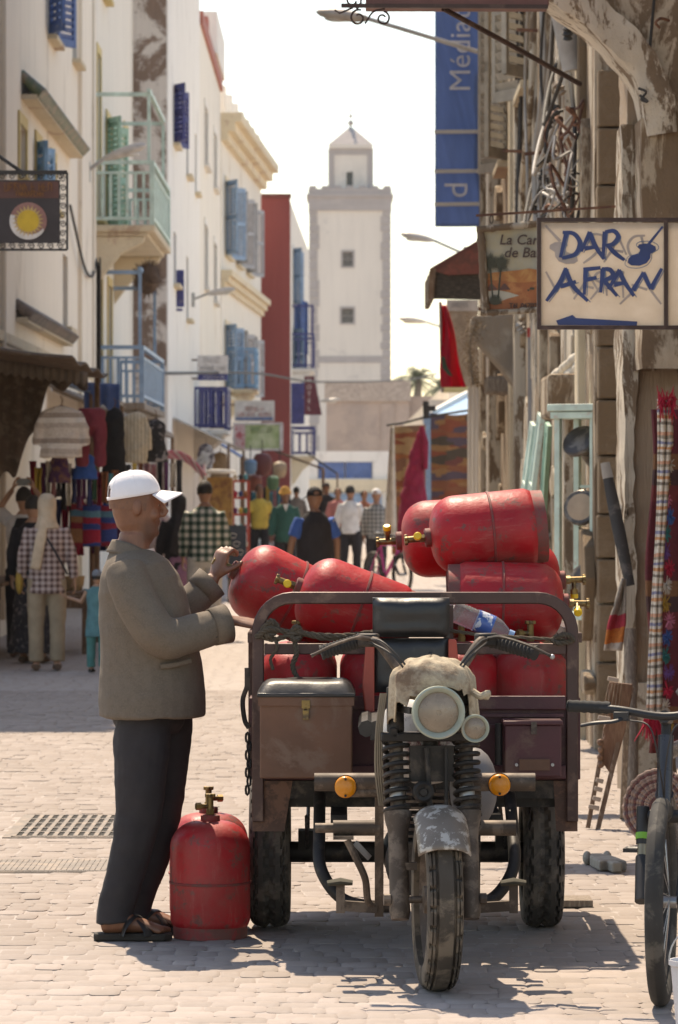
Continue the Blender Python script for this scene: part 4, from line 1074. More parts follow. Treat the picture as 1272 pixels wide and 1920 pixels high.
b = MB(); b.box((0, -.04, .835), (.34, .07, .03)); b.box((0, -.02, .985), (.26, .07, .025)); b.cyl((0, 0, .8), (0, .0, 1.0), .03, 12)
for sg in (-1, 1): b.cyl((sg * .118, -.02, .85), (sg * .118, .0, 1.0), .03, 12); b.box((sg * .13, -.06, .85), (.03, .03, .035))
b.build('triple_clamp', M_BLACKM, cart, M=FM, smooth=40, bevel=.005)
# mudguard
b = MB()
def fender(u, v):
    a = R(35 + 40 * v); x = (u - .5) * .172; dr = .014 - .045 * abs(2 * u - 1) ** 3
    return (.006 + x, -.16 - (.318 + dr) * math.cos(a), .30 + (.318 + dr) * math.sin(a))
b.grid(14, 10, fender); b.build('mudguard', mat('scraped_grey_fender', (.19, .155, .125), .55, .3, col2=(.46, .42, .37), amount=.42, sharp=.04, scale2=22), cart, M=FM, solid=.004, smooth=60)
# head lamps
M_LENS = mat('dusty_lamp_glass', (.22, .17, .12), .3, var=.3, scale=14, bump=.4, bscale=80, bdist=.002, spec=.7)
M_LSHELL = mat('pale_green_lamp_shell', (.33, .36, .29), .5, .1, col2=(.4, .36, .3), amount=.3)
for (cx_, cy_, cz_, r_) in ((.0, -.235, .928, .086), (.128, -.2, .872, .046)):
    L_ = T((cx_, cy_, cz_)) @ RX(R(90))
    b = MB(L_); b.lathe([(r_ * .3, -r_ * 1.1), (r_ * .75, -r_ * .8), (r_ * .98, -r_ * .1), (r_ * 1.02, r_ * .1), (r_ * 1.02, r_ * .38), (r_ * .96, r_ * .42), (r_ * .8, r_ * .30), (r_ * .78, r_ * .2)], 36); hl = b.build('headlight', M_LSHELL, cart, M=FM, smooth=50)
    b = MB(L_); b.lathe([(r_ * .82, r_ * .22), (r_ * .6, r_ * .34), (r_ * .3, r_ * .40), (r_ * .1, r_ * .41), (.09 * r_, r_ * .38), (0, r_ * .38)], 36); b.build('lens', M_LENS, hl, M=FM, smooth=60)
b = MB()
for sg in (-1, 1): b.bar((sg * .08, -.2, .93), (sg * .118, -.02, .93), .02)
b.tube([(.07, -.17, .87), (.1, -.17, .86)], .012, 8); b.build('lamp_bracket', M_BLACKM, cart, M=FM)
b = MB(T((-.035, -.12, .655)) @ RX(R(90))); b.lathe([(.01, -.03), (.036, -.02), (.036, .004), (.028, .01), (.015, .006), (.012, .014), (0, .014)], 22); b.build('horn', M_BLACKM, cart, M=FM)
b = MB(); b.box((0, -.05, .745), (.15, .02, .12)); b.cyl((.045, -.08, .8), (.045, -.1, .55), .007, 8); b.cyl((-.02, -.08, .8), (-.01, -.09, .6), .01, 8); b.build('front_plate', M_BLACKM, cart, M=FM, smooth=0)
# handlebar
hb = MB(); hb.tube(smoothpath([(-.215, .10, 1.15), (-.17, .04, 1.145), (-.075, -.01, 1.02), (0, -.01, 1.005), (.075, -.01, 1.02), (.17, .04, 1.145), (.215, .10, 1.15)], 6), .016, 10)
hbo = hb.build('handlebar', M_DUSTM, cart, M=FM)
for sg in (-1, 1):
    b = MB(); g0 = Vector((sg * .225, .10, 1.152)); g1 = Vector((sg * .36, .10 if sg < 0 else .0, 1.112)); ga = (g1 - g0).normalized()
    pts = []; rs_ = []
    for i in range(25): pts.append(g0.lerp(g1, i / 24)); rs_.append(.0265 if i % 2 else .022)
    rs_[0] = .029; rs_[-1] = .026; b.tube(pts, rs_, 12); gr = b.build('grip', mat('black_ribbed_rubber', (.02, .018, .017), .8), hbo, M=FM)
    b = MB(); b.box((0, 0, 0), (.07, .05, .045), T(Vector((sg * .20, .08, 1.155))) @ RZ(sg * .3)); b.build('switch_block', M_BLACKM, hbo, M=FM, bevel=.008)
    b = MB(); b.tube(smoothpath([(sg * .20, .03, 1.16), (sg * .25, .01, 1.165), (sg * .33, .0 if sg < 0 else -.07, 1.14), (sg * .40, .01 if sg < 0 else -.10, 1.105)], 5), [(.008, .011)] * 5 + [(.005, .009)] * 10 + [(.007, .007)], 8); b.build('lever', M_DUSTM if sg < 0 else M_BLACKM, hbo, M=FM)
    if sg > 0:
        b = MB(); b.ell((.402, -.10, 1.104), (.009, .009, .009), 10, 8); b.build('lever_ball', M_STEEL, hbo, M=FM)
    for k in range(2):
        b = MB(); b.tube(smoothpath([(sg * .2, .03, 1.16 - .01 * k), (sg * (.16 - .02 * k), -.06 - .02 * k, 1.15 - .035 * k), (sg * .08, -.1, 1.06 - .02 * k), (sg * .04, -.08, .95)], 5), .0035, 6); b.build('cable', M_CABLE, hbo, M=FM)
# cloth tied over the dials
CLT = bpy.data.textures.new('cloth_creases', 'CLOUDS'); CLT.noise_scale = .045; CLT.noise_depth = 3
b = MB()
def drape(u, v):
    a = u * 2 * math.pi; e = v
    fold = 1 + .07 * math.sin(a * 5 + 1) * e + .05 * math.sin(a * 9) * e + .08 * noise.noise((math.cos(a) * 1.7, math.sin(a) * 1.7, v * 2))
    rr_ = (.138 * math.sin(min(1.57, e * 1.9)) + .012 * max(0, e - .8)) * fold
    z = 1.0 + .105 * math.cos(min(1.57, e * 1.75)) - .10 * max(0, e - .72) / .28 * (.55 + .55 * noise.noise((math.cos(a) * 2 + 4, math.sin(a) * 2, 3)) + (.45 if math.cos(a) < -.6 else 0) + (.35 if math.cos(a) > .7 else 0) - (.5 if math.sin(a) < -.55 else 0))
    return (rr_ * math.cos(a) * 1.02, -.07 + rr_ * math.sin(a) * .82, z + .012 * noise.noise((a * 2, v * 5, 8)))
b.grid(72, 26, drape)
b.build('dial_cloth', mat('stained_cream_cloth', (.44, .36, .255), .9, col2=(.17, .11, .07), amount=.40, sharp=.14, scale2=9, bump=.5, bscale=60, bdist=.01), cart, M=FM, solid=.004, smooth=180, mods=[('DISPLACE', {'texture': CLT, 'strength': .006, 'mid_level': .5})])
b = MB(); b.tube(smoothpath([(.13, -.12, .99), (.155, -.14, .975), (.18, -.14, .985), (.17, -.13, .965)], 4), [.012] * 12 + [.004], 8); b.build('cloth_knot', MATS['stained_cream_cloth'], cart, M=FM)
b = MB()
for k in range(4): b.tube(smoothpath([(-.15 - .006 * k, -.02, .98), (-.165 - .006 * k, -.02, .85), (-.16 - .008 * k, 0, .72), (-.15 - .006 * k, .02, .60)], 5), .004, 5)
b.build('tie_cords', mat('frayed_cord', (.22, .18, .13), .95), cart, M=FM)
# hooks and chain on the left side of the bed
for k in range(7):
    b = MB(); c = Vector((XL - .018 + .006 * (k % 2), 14.66, .755 - .032 * k)); b.tube([c + Vector((.006 * math.cos(a), (.006 if k % 2 else 0) * math.sin(a), .019 * math.sin(a))) for a in [i * .785 for i in range(8)]], .0045, 6, closed=True); b.build('chain_link', M_BLACKM, cart)
b = MB(); b.tube(smoothpath([(XL - .02, 14.66, .94), (XL - .035, 14.66, .89), (XL - .028, 14.66, .82), (XL - .012, 14.66, .79)], 5), .009, 6); b.box((XL - .018, 14.66, .97), (.02, .03, .08)); b.build('latch', M_BLACKM, cart, smooth=40)
# ropes lashed round the rails
M_ROPE = mat('dark_hemp_rope', (.085, .065, .045), .95, bump=.5, bscale=200)
def rope(name, pts, r=.008, par=None):
    c = smoothpath(pts, 8)
    b = MB()
    for ph in (0, 2.1, 4.2):
        q = []
        for i, p in enumerate(c):
            t_ = (c[min(i + 1, len(c) - 1)] - c[max(i - 1, 0)]).normalized(); s_ = t_.orthogonal().normalized(); u_ = t_.cross(s_)
            q.append(p + s_ * r * .6 * math.cos(ph + i * .9) + u_ * r * .6 * math.sin(ph + i * .9))
        b.tube(q, r * .62, 5)
    return b.build(name, M_ROPE, par)
rp = thing('lashing_rope', 'dark hemp rope knotted round the rails of the cart', 'rope', (-.2, 14.6, 1.08))
yq = Y0 - .035
rope('strand', [P(480, 1195, yq), P(505, 1180, yq - .02), P(545, 1186, yq), P(585, 1190, yq), P(640, 1193, yq), P(700, 1186, yq + .03)], .010, rp)
rope('strand', [P(482, 1190, yq), P(515, 1199, yq), P(560, 1186, yq - .01), P(610, 1197, yq), P(690, 1192, yq + .02)], .009, rp)
for k, pts in enumerate(([(495, 1180), (508, 1165), (520, 1178), (505, 1192), (494, 1178), (515, 1170)], [(545, 1188), (556, 1176), (564, 1190), (552, 1200), (545, 1186)])):
    rope('knot', [P(x, y_, yq - .012 * (j % 2)) for j, (x, y_) in enumerate(pts)], .011, rp)
rope('loose_end', [P(515, 1195, yq), P(520, 1215, yq - .01), P(508, 1235, yq), P(512, 1256, yq)], .006, rp)
rope('loose_end', [P(552, 1195, yq), P(556, 1225, yq - .01), P(549, 1250, yq), P(560, 1275, yq)], .009, rp)
rope('strand', [P(842, 1182, yq), P(900, 1190, yq - .01), P(990, 1196, yq), P(1060, 1200, yq)], .006, rp)
rope('knot', [P(1040, 1196, yq), P(1060, 1190, yq - .02), P(1075, 1200, yq), P(1050, 1206, yq - .01), P(1035, 1200, yq)], .009, rp)
# water bottle wedged behind the rail
wb = thing('water_bottle', 'clear plastic water bottle with blue label wedged behind the cart rail', 'bottle', P(890, 1160, 14.68))
BM = frame(P(836, 1140, 14.70), P(960, 1190, 14.70) - P(836, 1140, 14.70), (0, -1, 0))
m_, nt_, b_ = _nodes('clear_plastic'); b_.inputs['Transmission Weight'].default_value = .85; b_.inputs['Roughness'].default_value = .12; b_.inputs['IOR'].default_value = 1.25; b_.inputs['Base Color'].default_value = (.85, .88, .92, 1)
prof = [(0, .004), (.025, 0), (.038, .008), (.041, .02)]
for k in range(8): prof += [(.041, .025 + .011 * k), (.0385, .030 + .011 * k)]
prof += [(.041, .118), (.041, .19), (.036, .212), (.022, .237), (.0135, .247), (.0135, .256)]
b = MB(BM); b.lathe(prof, 28); bo = b.build('bottle', m_, wb, smooth=50)
b = MB(BM); b.lathe([(.0417, .122), (.0417, .186)], 28); lb = b.build('label', mat('blue_bottle_label', (.05, .13, .42), .35, col2=(.6, .65, .75), amount=.36, sharp=.02, scale2=22, bump=0), wb)
b = MB(BM); b.lathe([(.016, .25), (.016, .27), (0, .271)], 18); b.build('cap', mat('pale_blue_cap', (.3, .45, .7), .4), wb)
# ================================================================== people
def tex(name, size, kind='CLOUDS'):
    t = bpy.data.textures.get(name)
    if not t:
        t = bpy.data.textures.new(name, kind)
        t.noise_scale = size
        if kind == 'CLOUDS': t.noise_depth = 2
    return t
def clothmods(voxel, fold=.012, size=.11, it=4):
    m = [('REMESH', {'mode': 'VOXEL', 'voxel_size': voxel, 'use_smooth_shade': True}), ('SMOOTH', {'factor': .6, 'iterations': it})]
    if fold:
        m.append(('DISPLACE', {'texture': tex('folds%d' % int(size * 1000), size), 'strength': fold, 'mid_level': .5}))
        m.append(('SMOOTH', {'factor': .4, 'iterations': 2}))
    return m
def skinmat(name, c): return mat(name, c, .5, var=.14, scale=12, bump=.25, bscale=160, bdist=.002)
M_SKIN = skinmat('tanned_skin', (.20, .085, .045)); M_SKIN2 = skinmat('warm_brown_skin', (.33, .165, .10)); M_SKIN3 = skinmat('light_brown_skin', (.40, .22, .14))
M_HAIR = mat('dark_hair', (.025, .019, .015), .75, bump=.6, bscale=120)
M_EYE = mat('eye_white', (.6, .56, .5), .2, bump=0); M_IRIS = mat('dark_iris', (.015, .01, .008), .15, bump=0)
def hand(b, wrist, along, back, thumb, curl=.35, size=1.0, curls=None):
    """palm and five separate jointed fingers; along = wrist to fingers, back = out of the back of the hand, thumb = +1/-1 side"""
    x = Vector(along).normalized(); z = Vector(back); z = (z - x * z.dot(x)).normalized(); y = z.cross(x) * thumb
    w = Vector(wrist); L = lambda a, c, e: w + (x * a + y * c + z * e) * size
    b.tube([L(-.03, 0, 0), L(.0, 0, 0), L(.03, .002, 0), (L(.06, .002, 0)), L(.092, 0, 0), L(.10, 0, -.002)], [(q[0] * size, q[1] * size) for q in ((.018, .026), (.017, .027), (.015, .037), (.014, .042), (.012, .041), (.006, .036))], 12, ref=z)
    for k, (yy, ln, r) in enumerate(((.031, .070, .0088), (.0105, .079, .009), (-.0105, .073, .0087), (-.031, .056, .0078))):
        c = curls[k] if curls else curl * (1 + .12 * k)
        p = [.092, yy, 0]; ang = c * .6; pts = [L(p[0] - .025, yy, -.001)]; rs_ = [r * size]
        for seg in (.45, .32, .23):
            pts.append(L(p[0], p[1], p[2])); rs_.append(r * 1.04 * size)
            mid = [p[0] + math.cos(ang) * ln * seg * .5, p[1] * 1.0, p[2] - math.sin(ang) * ln * seg * .5]
            pts.append(L(*mid)); rs_.append(r * .93 * size)
            p = [p[0] + math.cos(ang) * ln * seg, p[1] * .99, p[2] - math.sin(ang) * ln * seg]; ang += c
        pts.append(L(*p)); rs_.append(r * .72 * size)
        b.tube(pts, rs_, 9)
    b.tube([L(.012, .018, -.004), L(.035, .042, -.010), L(.062, .055, -.018 - .02 * curl), L(.086, .056, -.03 - .03 * curl)], [q * size for q in (.013, .0125, .0105, .0075)], 9)
def head_into(b, M, nose=1.0):
    prof = [(-.205, -.022, .052, .052), (-.15, -.018, .053, .053), (-.118, .012, .058, .044), (-.10, .022, .07, .052), (-.06, .010, .084, .064), (-.02, .002, .094, .071), (.03, 0, .1, .077), (.07, -.003, .094, .073), (.10, -.006, .072, .058), (.116, -.006, .038, .032)]
    o = MB(M)
    o.tube([(q[1], 0, q[0]) for q in prof], [(q[2], q[3]) for q in prof], 22, ref=(1, 0, 0))
    o.tube([(.085, 0, .035), (.1, 0, .012), (.116 + .006 * nose, 0, -.012), (.112, 0, -.024), (.09, 0, -.028)], [.007, .010, .0125, .013, .008], 9)
    for s_ in (-1, 1):
        o.ell((-.008, s_ * .077, -.002), (.019, .009, .033), 12, 8); o.ell((.084, s_ * .03, .028), (.014, .022, .007), 10, 6); o.ell((.066, s_ * .045, -.028), (.02, .018, .022), 10, 8)
    o.ell((.09, 0, -.05), (.012, .023, .006), 10, 6); o.ell((.087, 0, -.062), (.012, .02, .006), 10, 6); o.ell((.078, 0, -.095), (.022, .022, .018), 10, 8)
    b.v += []; b.add(o.v, o.f)
def eyes(par, M):
    for s_ in (-1, 1):
        e = MB(M); e.ell((.0765, s_ * .030, .011), (.010, .012, .008), 12, 8); eo = e.build('eye', M_EYE, par, smooth=180)
        e = MB(M); e.ell((.0855, s_ * .031, .011), (.003, .0055, .0055), 10, 6); e.build('iris', M_IRIS, eo, smooth=180)
def cap_into(M, label_m, par, button=True):
    """baseball cap: panelled dome, gap and strap at the back, curved peak"""
    b = MB(M); NU, NV = 48, 14
    vs = []; fs = []
    for j in range(NV + 1):
        for i in range(NU):
            a = 2 * math.pi * i / NU; e = math.pi / 2 * j / NV
            rx, ry = .1055, .086
            seam = 1 - .012 * (abs(math.sin(3 * a)) < .12)
            vs.append((-.004 + rx * math.cos(a) * math.cos(e) ** .8 * seam, ry * math.sin(a) * math.cos(e) ** .8 * seam, .03 + .098 * math.sin(e) ** .95))
    for j in range(NV):
        for i in range(NU):
            ac = (2 * math.pi * (i + .5) / NU - math.pi)
            if abs(ac) < .46 * math.cos((j - 1.5) * .42) and 1 <= j <= 4: continue
            fs.append((j * NU + i, j * NU + (i + 1) % NU, (j + 1) * NU + (i + 1) % NU, (j + 1) * NU + i))
    b.add(vs, fs); c = b.build('cap', label_m, par, solid=.003, smooth=70)
    b = MB(M)
    def peak(u, v):
        a = (u - .5) * 2.0; r_ = .108 + .078 * v * math.cos(a * .85) ** .6
        return (-.004 + r_ * math.cos(a) * 1.03, r_ * math.sin(a) * .82, .034 - .022 * v - .03 * (a * .9) ** 2 * (.35 + .65 * v))
    b.grid(20, 8, peak); b.build('peak', label_m, c, solid=.004, smooth=180)
    for k in range(6):
        a = math.pi / 3 * k + .52; b = MB(M); b.tube([(-.004 + .1065 * math.cos(a) * math.cos(e) ** .8, .087 * math.sin(a) * math.cos(e) ** .8, .0305 + .0985 * math.sin(e) ** .95) for e in [math.pi / 2 * q / 12 for q in range(1, 12)]], .0016, 5); b.build('seam', label_m, c)
    b = MB(M); b.ell((-.004, 0, .128), (.008, .008, .005), 10, 6); b.build('button', label_m, c)
    return c
def foot_into(b, x, y, z=0, L=.25, yaw=0, s=1):
    o = MB(T((x, y, z)) @ RZ(yaw))
    o.tube([(-.05, 0, .035), (-.03, 0, .04), (.02, 0, .045), (.09, 0, .035), (.15, .0, .022), (.185, .0, .016)], [(.03, .03), (.04, .036), (.042, .038), (.03, .043), (.018, .046), (.012, .036)], 12, ref=(0, 0, 1))
    for k in range(5): o.tube([(.15, .036 - .019 * k, .018), (.19 - .006 * abs(k - .5), .037 - .0195 * k, .014), (.207 - .008 * k, .037 - .0195 * k, .011)], [.011, .0105, .008] if k else [.013, .0135, .010], 8)
    b.add(o.v, o.f)
def stubble_mat():
    m, nt, b = _nodes('tanned_skin_with_stubble')
    v = vecs(nt); sp = nt.nodes.new('ShaderNodeSeparateXYZ'); nt.links.new(v, sp.inputs[0])
    c = ramp(nt, nz(nt, 14, 6, .65), [(.3, (.155, .062, .033)), (.7, (.24, .105, .058))])
    zz = ramp(nt, sp.outputs['Z'], [(0, (0, 0, 0)), (1, (1, 1, 1))])
    mr = nt.nodes.new('ShaderNodeMapRange'); nt.links.new(sp.outputs['Z'], mr.inputs[0]); mr.inputs[1].default_value = 1.565; mr.inputs[2].default_value = 1.53
    mx_ = nt.nodes.new('ShaderNodeMapRange'); nt.links.new(sp.outputs['X'], mx_.inputs[0]); mx_.inputs[1].default_value = -.01; mx_.inputs[2].default_value = .03
    lo = nt.nodes.new('ShaderNodeMapRange'); nt.links.new(sp.outputs['Z'], lo.inputs[0]); lo.inputs[1].default_value = 1.46; lo.inputs[2].default_value = 1.48
    q = nt.nodes.new('ShaderNodeMath'); q.operation = 'MULTIPLY'; nt.links.new(mr.outputs[0], q.inputs[0]); nt.links.new(mx_.outputs[0], q.inputs[1])
    q2 = nt.nodes.new('ShaderNodeMath'); q2.operation = 'MULTIPLY'; nt.links.new(q.outputs[0], q2.inputs[0]); nt.links.new(lo.outputs[0], q2.inputs[1])
    q3 = nt.nodes.new('ShaderNodeMath'); q3.operation = 'MULTIPLY'; q3.inputs[1].default_value = .6; nt.links.new(q2.outputs[0], q3.inputs[0])
    c = mixc(nt, q3.outputs[0], c, (.06, .035, .025))
    nt.links.new(c, b.inputs['Base Color']); b.inputs['Roughness'].default_value = .5
    bumpn(nt, b, nz(nt, 190, 5, .7), .35, .002)
    return m
# ------------------------------------------------------------------ the man loading the cart
man = thing('person', 'man in white cap, grey brown jacket and dark trousers gripping a cylinder', 'person', (-.74, 14.88, 0))
MM = T((-.74, 14.88, 0))
HM = T((-.016, .0, 1.60)) @ RZ(R(13)) @ RY(R(3)) @ SC(.95, .95, .97)
b = MB(); head_into(b, HM)
b.tube([(-.03, 0, 1.36), (-.025, 0, 1.44), (-.022, 0, 1.50)], [(.075, .09), (.06, .062), (.056, .056)], 16, ref=(1, 0, 0))
b.tube([(.0, 0, .9), (.02, 0, 1.1), (-.01, 0, 1.3), (-.03, 0, 1.4)], [(.12, .15), (.13, .15), (.11, .16), (.08, .12)], 16, ref=(1, 0, 0))
# near arm (right) rests on the rail, far arm (left) grips the collar
b.tube([(-.03, -.17, 1.37), (.09, -.215, 1.13), (.21, -.18, 1.145), (.34, -.14, 1.18)], [.05, .045, .036, .028], 12)
b.tube([(-.03, .17, 1.37), (.12, .24, 1.215), (.19, .265, 1.26), (.262, .285, 1.325)], [.05, .045, .036, .029], 12)
for sy, xk, xa in ((-.1, .01, -.055), (.1, .075, .01)):
    b.tube([(.0, sy, .92), (xk, sy, .5), (xa - .02, sy, .11), (xa - .02, sy, .05)], [.06, .05, .038, .034], 12)
hand(b, (.345, -.14, 1.182), (.96, .12, -.16), (.1, -.35, .93), 1, .3, 1.0, curls=(.34, .40, .44, .5))
hand(b, (.266, .287, 1.33), (.30, .06, .95), (-.75, -.62, .2), -1, 1.0, 1.05, curls=(1.12, 1.15, 1.15, 1.18))
foot_into(b, -.09, -.11, .022); foot_into(b, -.03, .10, .022)
body = b.build('body', stubble_mat(), man, M=MM, smooth=180, mods=[('REMESH', {'mode': 'VOXEL', 'voxel_size': .0052, 'use_smooth_shade': True}), ('SMOOTH', {'factor': .5, 'iterations': 3})])
eyes(body, MM @ HM)
b = MB(HM)   # cropped hair and stubble shadow below the cap
def hairfn(u, v):
    a = R(70) + u * R(220); e = -.32 + .75 * v
    return (-.006 + .103 * math.cos(a) * math.cos(e), .0795 * math.sin(a) * math.cos(e), .022 + .112 * math.sin(e))
b.grid(26, 8, hairfn); b.build('hair', mat('cropped_grey_hair', (.20, .095, .055), .8, col2=(.15, .075, .05), amount=.4, scale2=60), man, M=MM, smooth=180)
cap_into(MM @ HM @ T((.0, 0, .012)) @ RY(R(-12)), mat('white_cotton', (.78, .75, .76), .85, var=.05, bump=.35, bscale=90), man)
# jacket
M_JACKET = mat('grey_brown_wool_jacket', (.135, .104, .076), .9, var=.14, scale=30, col2=(.15, .117, .087), amount=.45, scale2=160, bump=.22, bscale=350, bdist=.002)
b = MB()
tor = [(.82, .045, .2, .24), (.9, .045, .2, .235), (1.0, .04, .19, .215), (1.12, .028, .18, .205), (1.24, .010, .166, .2), (1.31, -.008, .158, .205), (1.37, -.025, .132, .19), (1.41, -.035, .1, .14), (1.438, -.04, .074, .088), (1.45, -.038, .066, .074)]
b.tube([(q[1], 0, q[0]) for q in tor], [(q[2], q[3]) for q in tor], 28, ref=(1, 0, 0))
b.tube(smoothpath([(-.05, -.15, 1.375), (-.02, -.20, 1.29), (.05, -.232, 1.17), (.10, -.235, 1.12), (.165, -.215, 1.125), (.25, -.18, 1.15), (.322, -.155, 1.17)], 4), [.072, .076, .079, .08, .08, .08, .079, .079, .079, .079, .079, .078, .077, .076, .075, .074, .073, .071, .069, .068, .067, .066, .066, .066, .066], 18)
b.tube(smoothpath([(-.04, .15, 1.375), (.02, .21, 1.29), (.09, .245, 1.22), (.14, .26, 1.215), (.19, .268, 1.25), (.25, .282, 1.308)], 4), [.075, .08, .085, .085, .085, .085, .085, .084, .082, .08, .078, .075, .072, .07, .068, .066, .064, .063, .062, .062, .062], 18)
jk = b.build('jacket', M_JACKET, man, M=MM, smooth=180, mods=clothmods(.0075, .016, .13, 2))
b = MB()
def collar(u, v):
    a = u * 2 * math.pi; k = .5 + .5 * math.cos(a)
    r_ = .068 + .022 * (1 - v)
    return (-.034 + r_ * math.cos(a) * 1.0 + .05 * k ** 3 * (1 - v), r_ * math.sin(a) * 1.02, 1.432 + .045 * v - .075 * k ** 2 * (1 - .3 * v))
b.grid(40, 5, collar); b.build('collar', M_JACKET, jk, M=MM, solid=.007, smooth=180)
for c0, c1, r_ in (((.272, -.174, 1.157), (.33, -.152, 1.172), .0685), ((.215, .274, 1.275), (.258, .284, 1.316), .0645)):
    b = MB(); b.tube([c0, c1], [r_ - .002, r_ + .002], 26, cap=False); b.build('cuff', M_JACKET, jk, M=MM, solid=.006, smooth=180)
b = MB(); b.tube(smoothpath([(.075, -.04, 1.39), (.13, -.06, 1.28), (.185, -.07, 1.12), (.225, -.06, .95), (.235, -.03, .83)], 5), [(.004, .012)] * 21, 8, ref=(1, 0, 0)); b.build('front_edge', M_JACKET, jk, M=MM)
b = MB(); b.tube(smoothpath([(.085, -.218, 1.015), (.14, -.205, 1.022), (.195, -.17, 1.035)], 5), [(.010, .006)] * 11, 8, ref=(0, 0, 1)); b.build('pocket_welt', M_JACKET, jk, M=MM)
for k in range(3):
    b = MB(); b.ell((.262 + .014 * k, -.232 + .005 * k, 1.118 + .004 * k), (.006, .004, .006), 8, 6); b.build('cuff_button', mat('dark_button', (.05, .04, .035), .4), jk, M=MM)
b = MB(); b.tube([(.02, 0, 1.38), (.01, 0, 1.44)], [(.05, .05), (.042, .05)], 14, ref=(1, 0, 0)); b.build('undershirt', mat('pale_undershirt', (.55, .45, .4), .9), man, M=MM)
# trousers
M_TROUS = mat('charcoal_trousers', (.026, .022, .024), .85, var=.2, scale=9, bump=.3, bscale=300, bdist=.002)
b = MB()
b.tube([(.035, 0, .98), (.035, 0, .9), (.03, 0, .80), (.03, 0, .76)], [(.125, .165), (.13, .17), (.135, .17), (.11, .12)], 22, ref=(1, 0, 0))
for sy, xt, xk, xa in ((-.095, -.005, .0, -.075), (.095, .065, .068, -.015)):
    b.tube(smoothpath([(xt + .03, sy * .9, .84), (xt + .012, sy * 1.03, .68), (xk, sy * 1.08, .48), (xk - .035, sy * 1.08, .3), (xa - .01, sy * 1.05, .12), (xa - .012, sy * 1.05, .062)], 4), [(q, q * .92) for q in (.1, .104, .107, .106, .104, .10, .096, .092, .088, .084, .081, .079, .075, .073, .071, .07, .069, .069, .07, .072, .074)], 20, ref=(1, 0, 0))
b.build('trousers', M_TROUS, man, M=MM, smooth=180, mods=clothmods(.0075, .016, .1, 2))
for sy, x0 in ((-.11, -.09), (.10, -.03)):
    b = MB(T((x0, sy, 0)))
    pl = [(-.075, -.03), (-.06, -.042), (.05, -.042), (.14, -.054), (.19, -.045), (.215, -.01), (.21, .03), (.17, .052), (.05, .042), (-.06, .04), (-.078, .02)]
    b.prism(pl, .026, T((0, 0, .001))); sd = b.build('sandal_sole', mat('dark_sandal_sole', (.03, .022, .016), .8), man, M=MM, smooth=30, bevel=.005)
    for q0, q1 in (((.03, -.05), (.13, .05)), ((.03, .046), (.13, -.056))):
        b = MB(T((x0, sy, 0))); b.tube(smoothpath([(q0[0], q0[1], .02), (q0[0] + .02, q0[1] * .8, .07), ((q0[0] + q1[0]) / 2, 0, .088), (q1[0] - .01, q1[1] * .8, .05), (q1[0], q1[1], .02)], 4), [(.004, .022)] * 17, 8, ref=(0, 0, 1)); b.build('strap', mat('black_leather', (.02, .017, .015), .5), sd, M=MM)
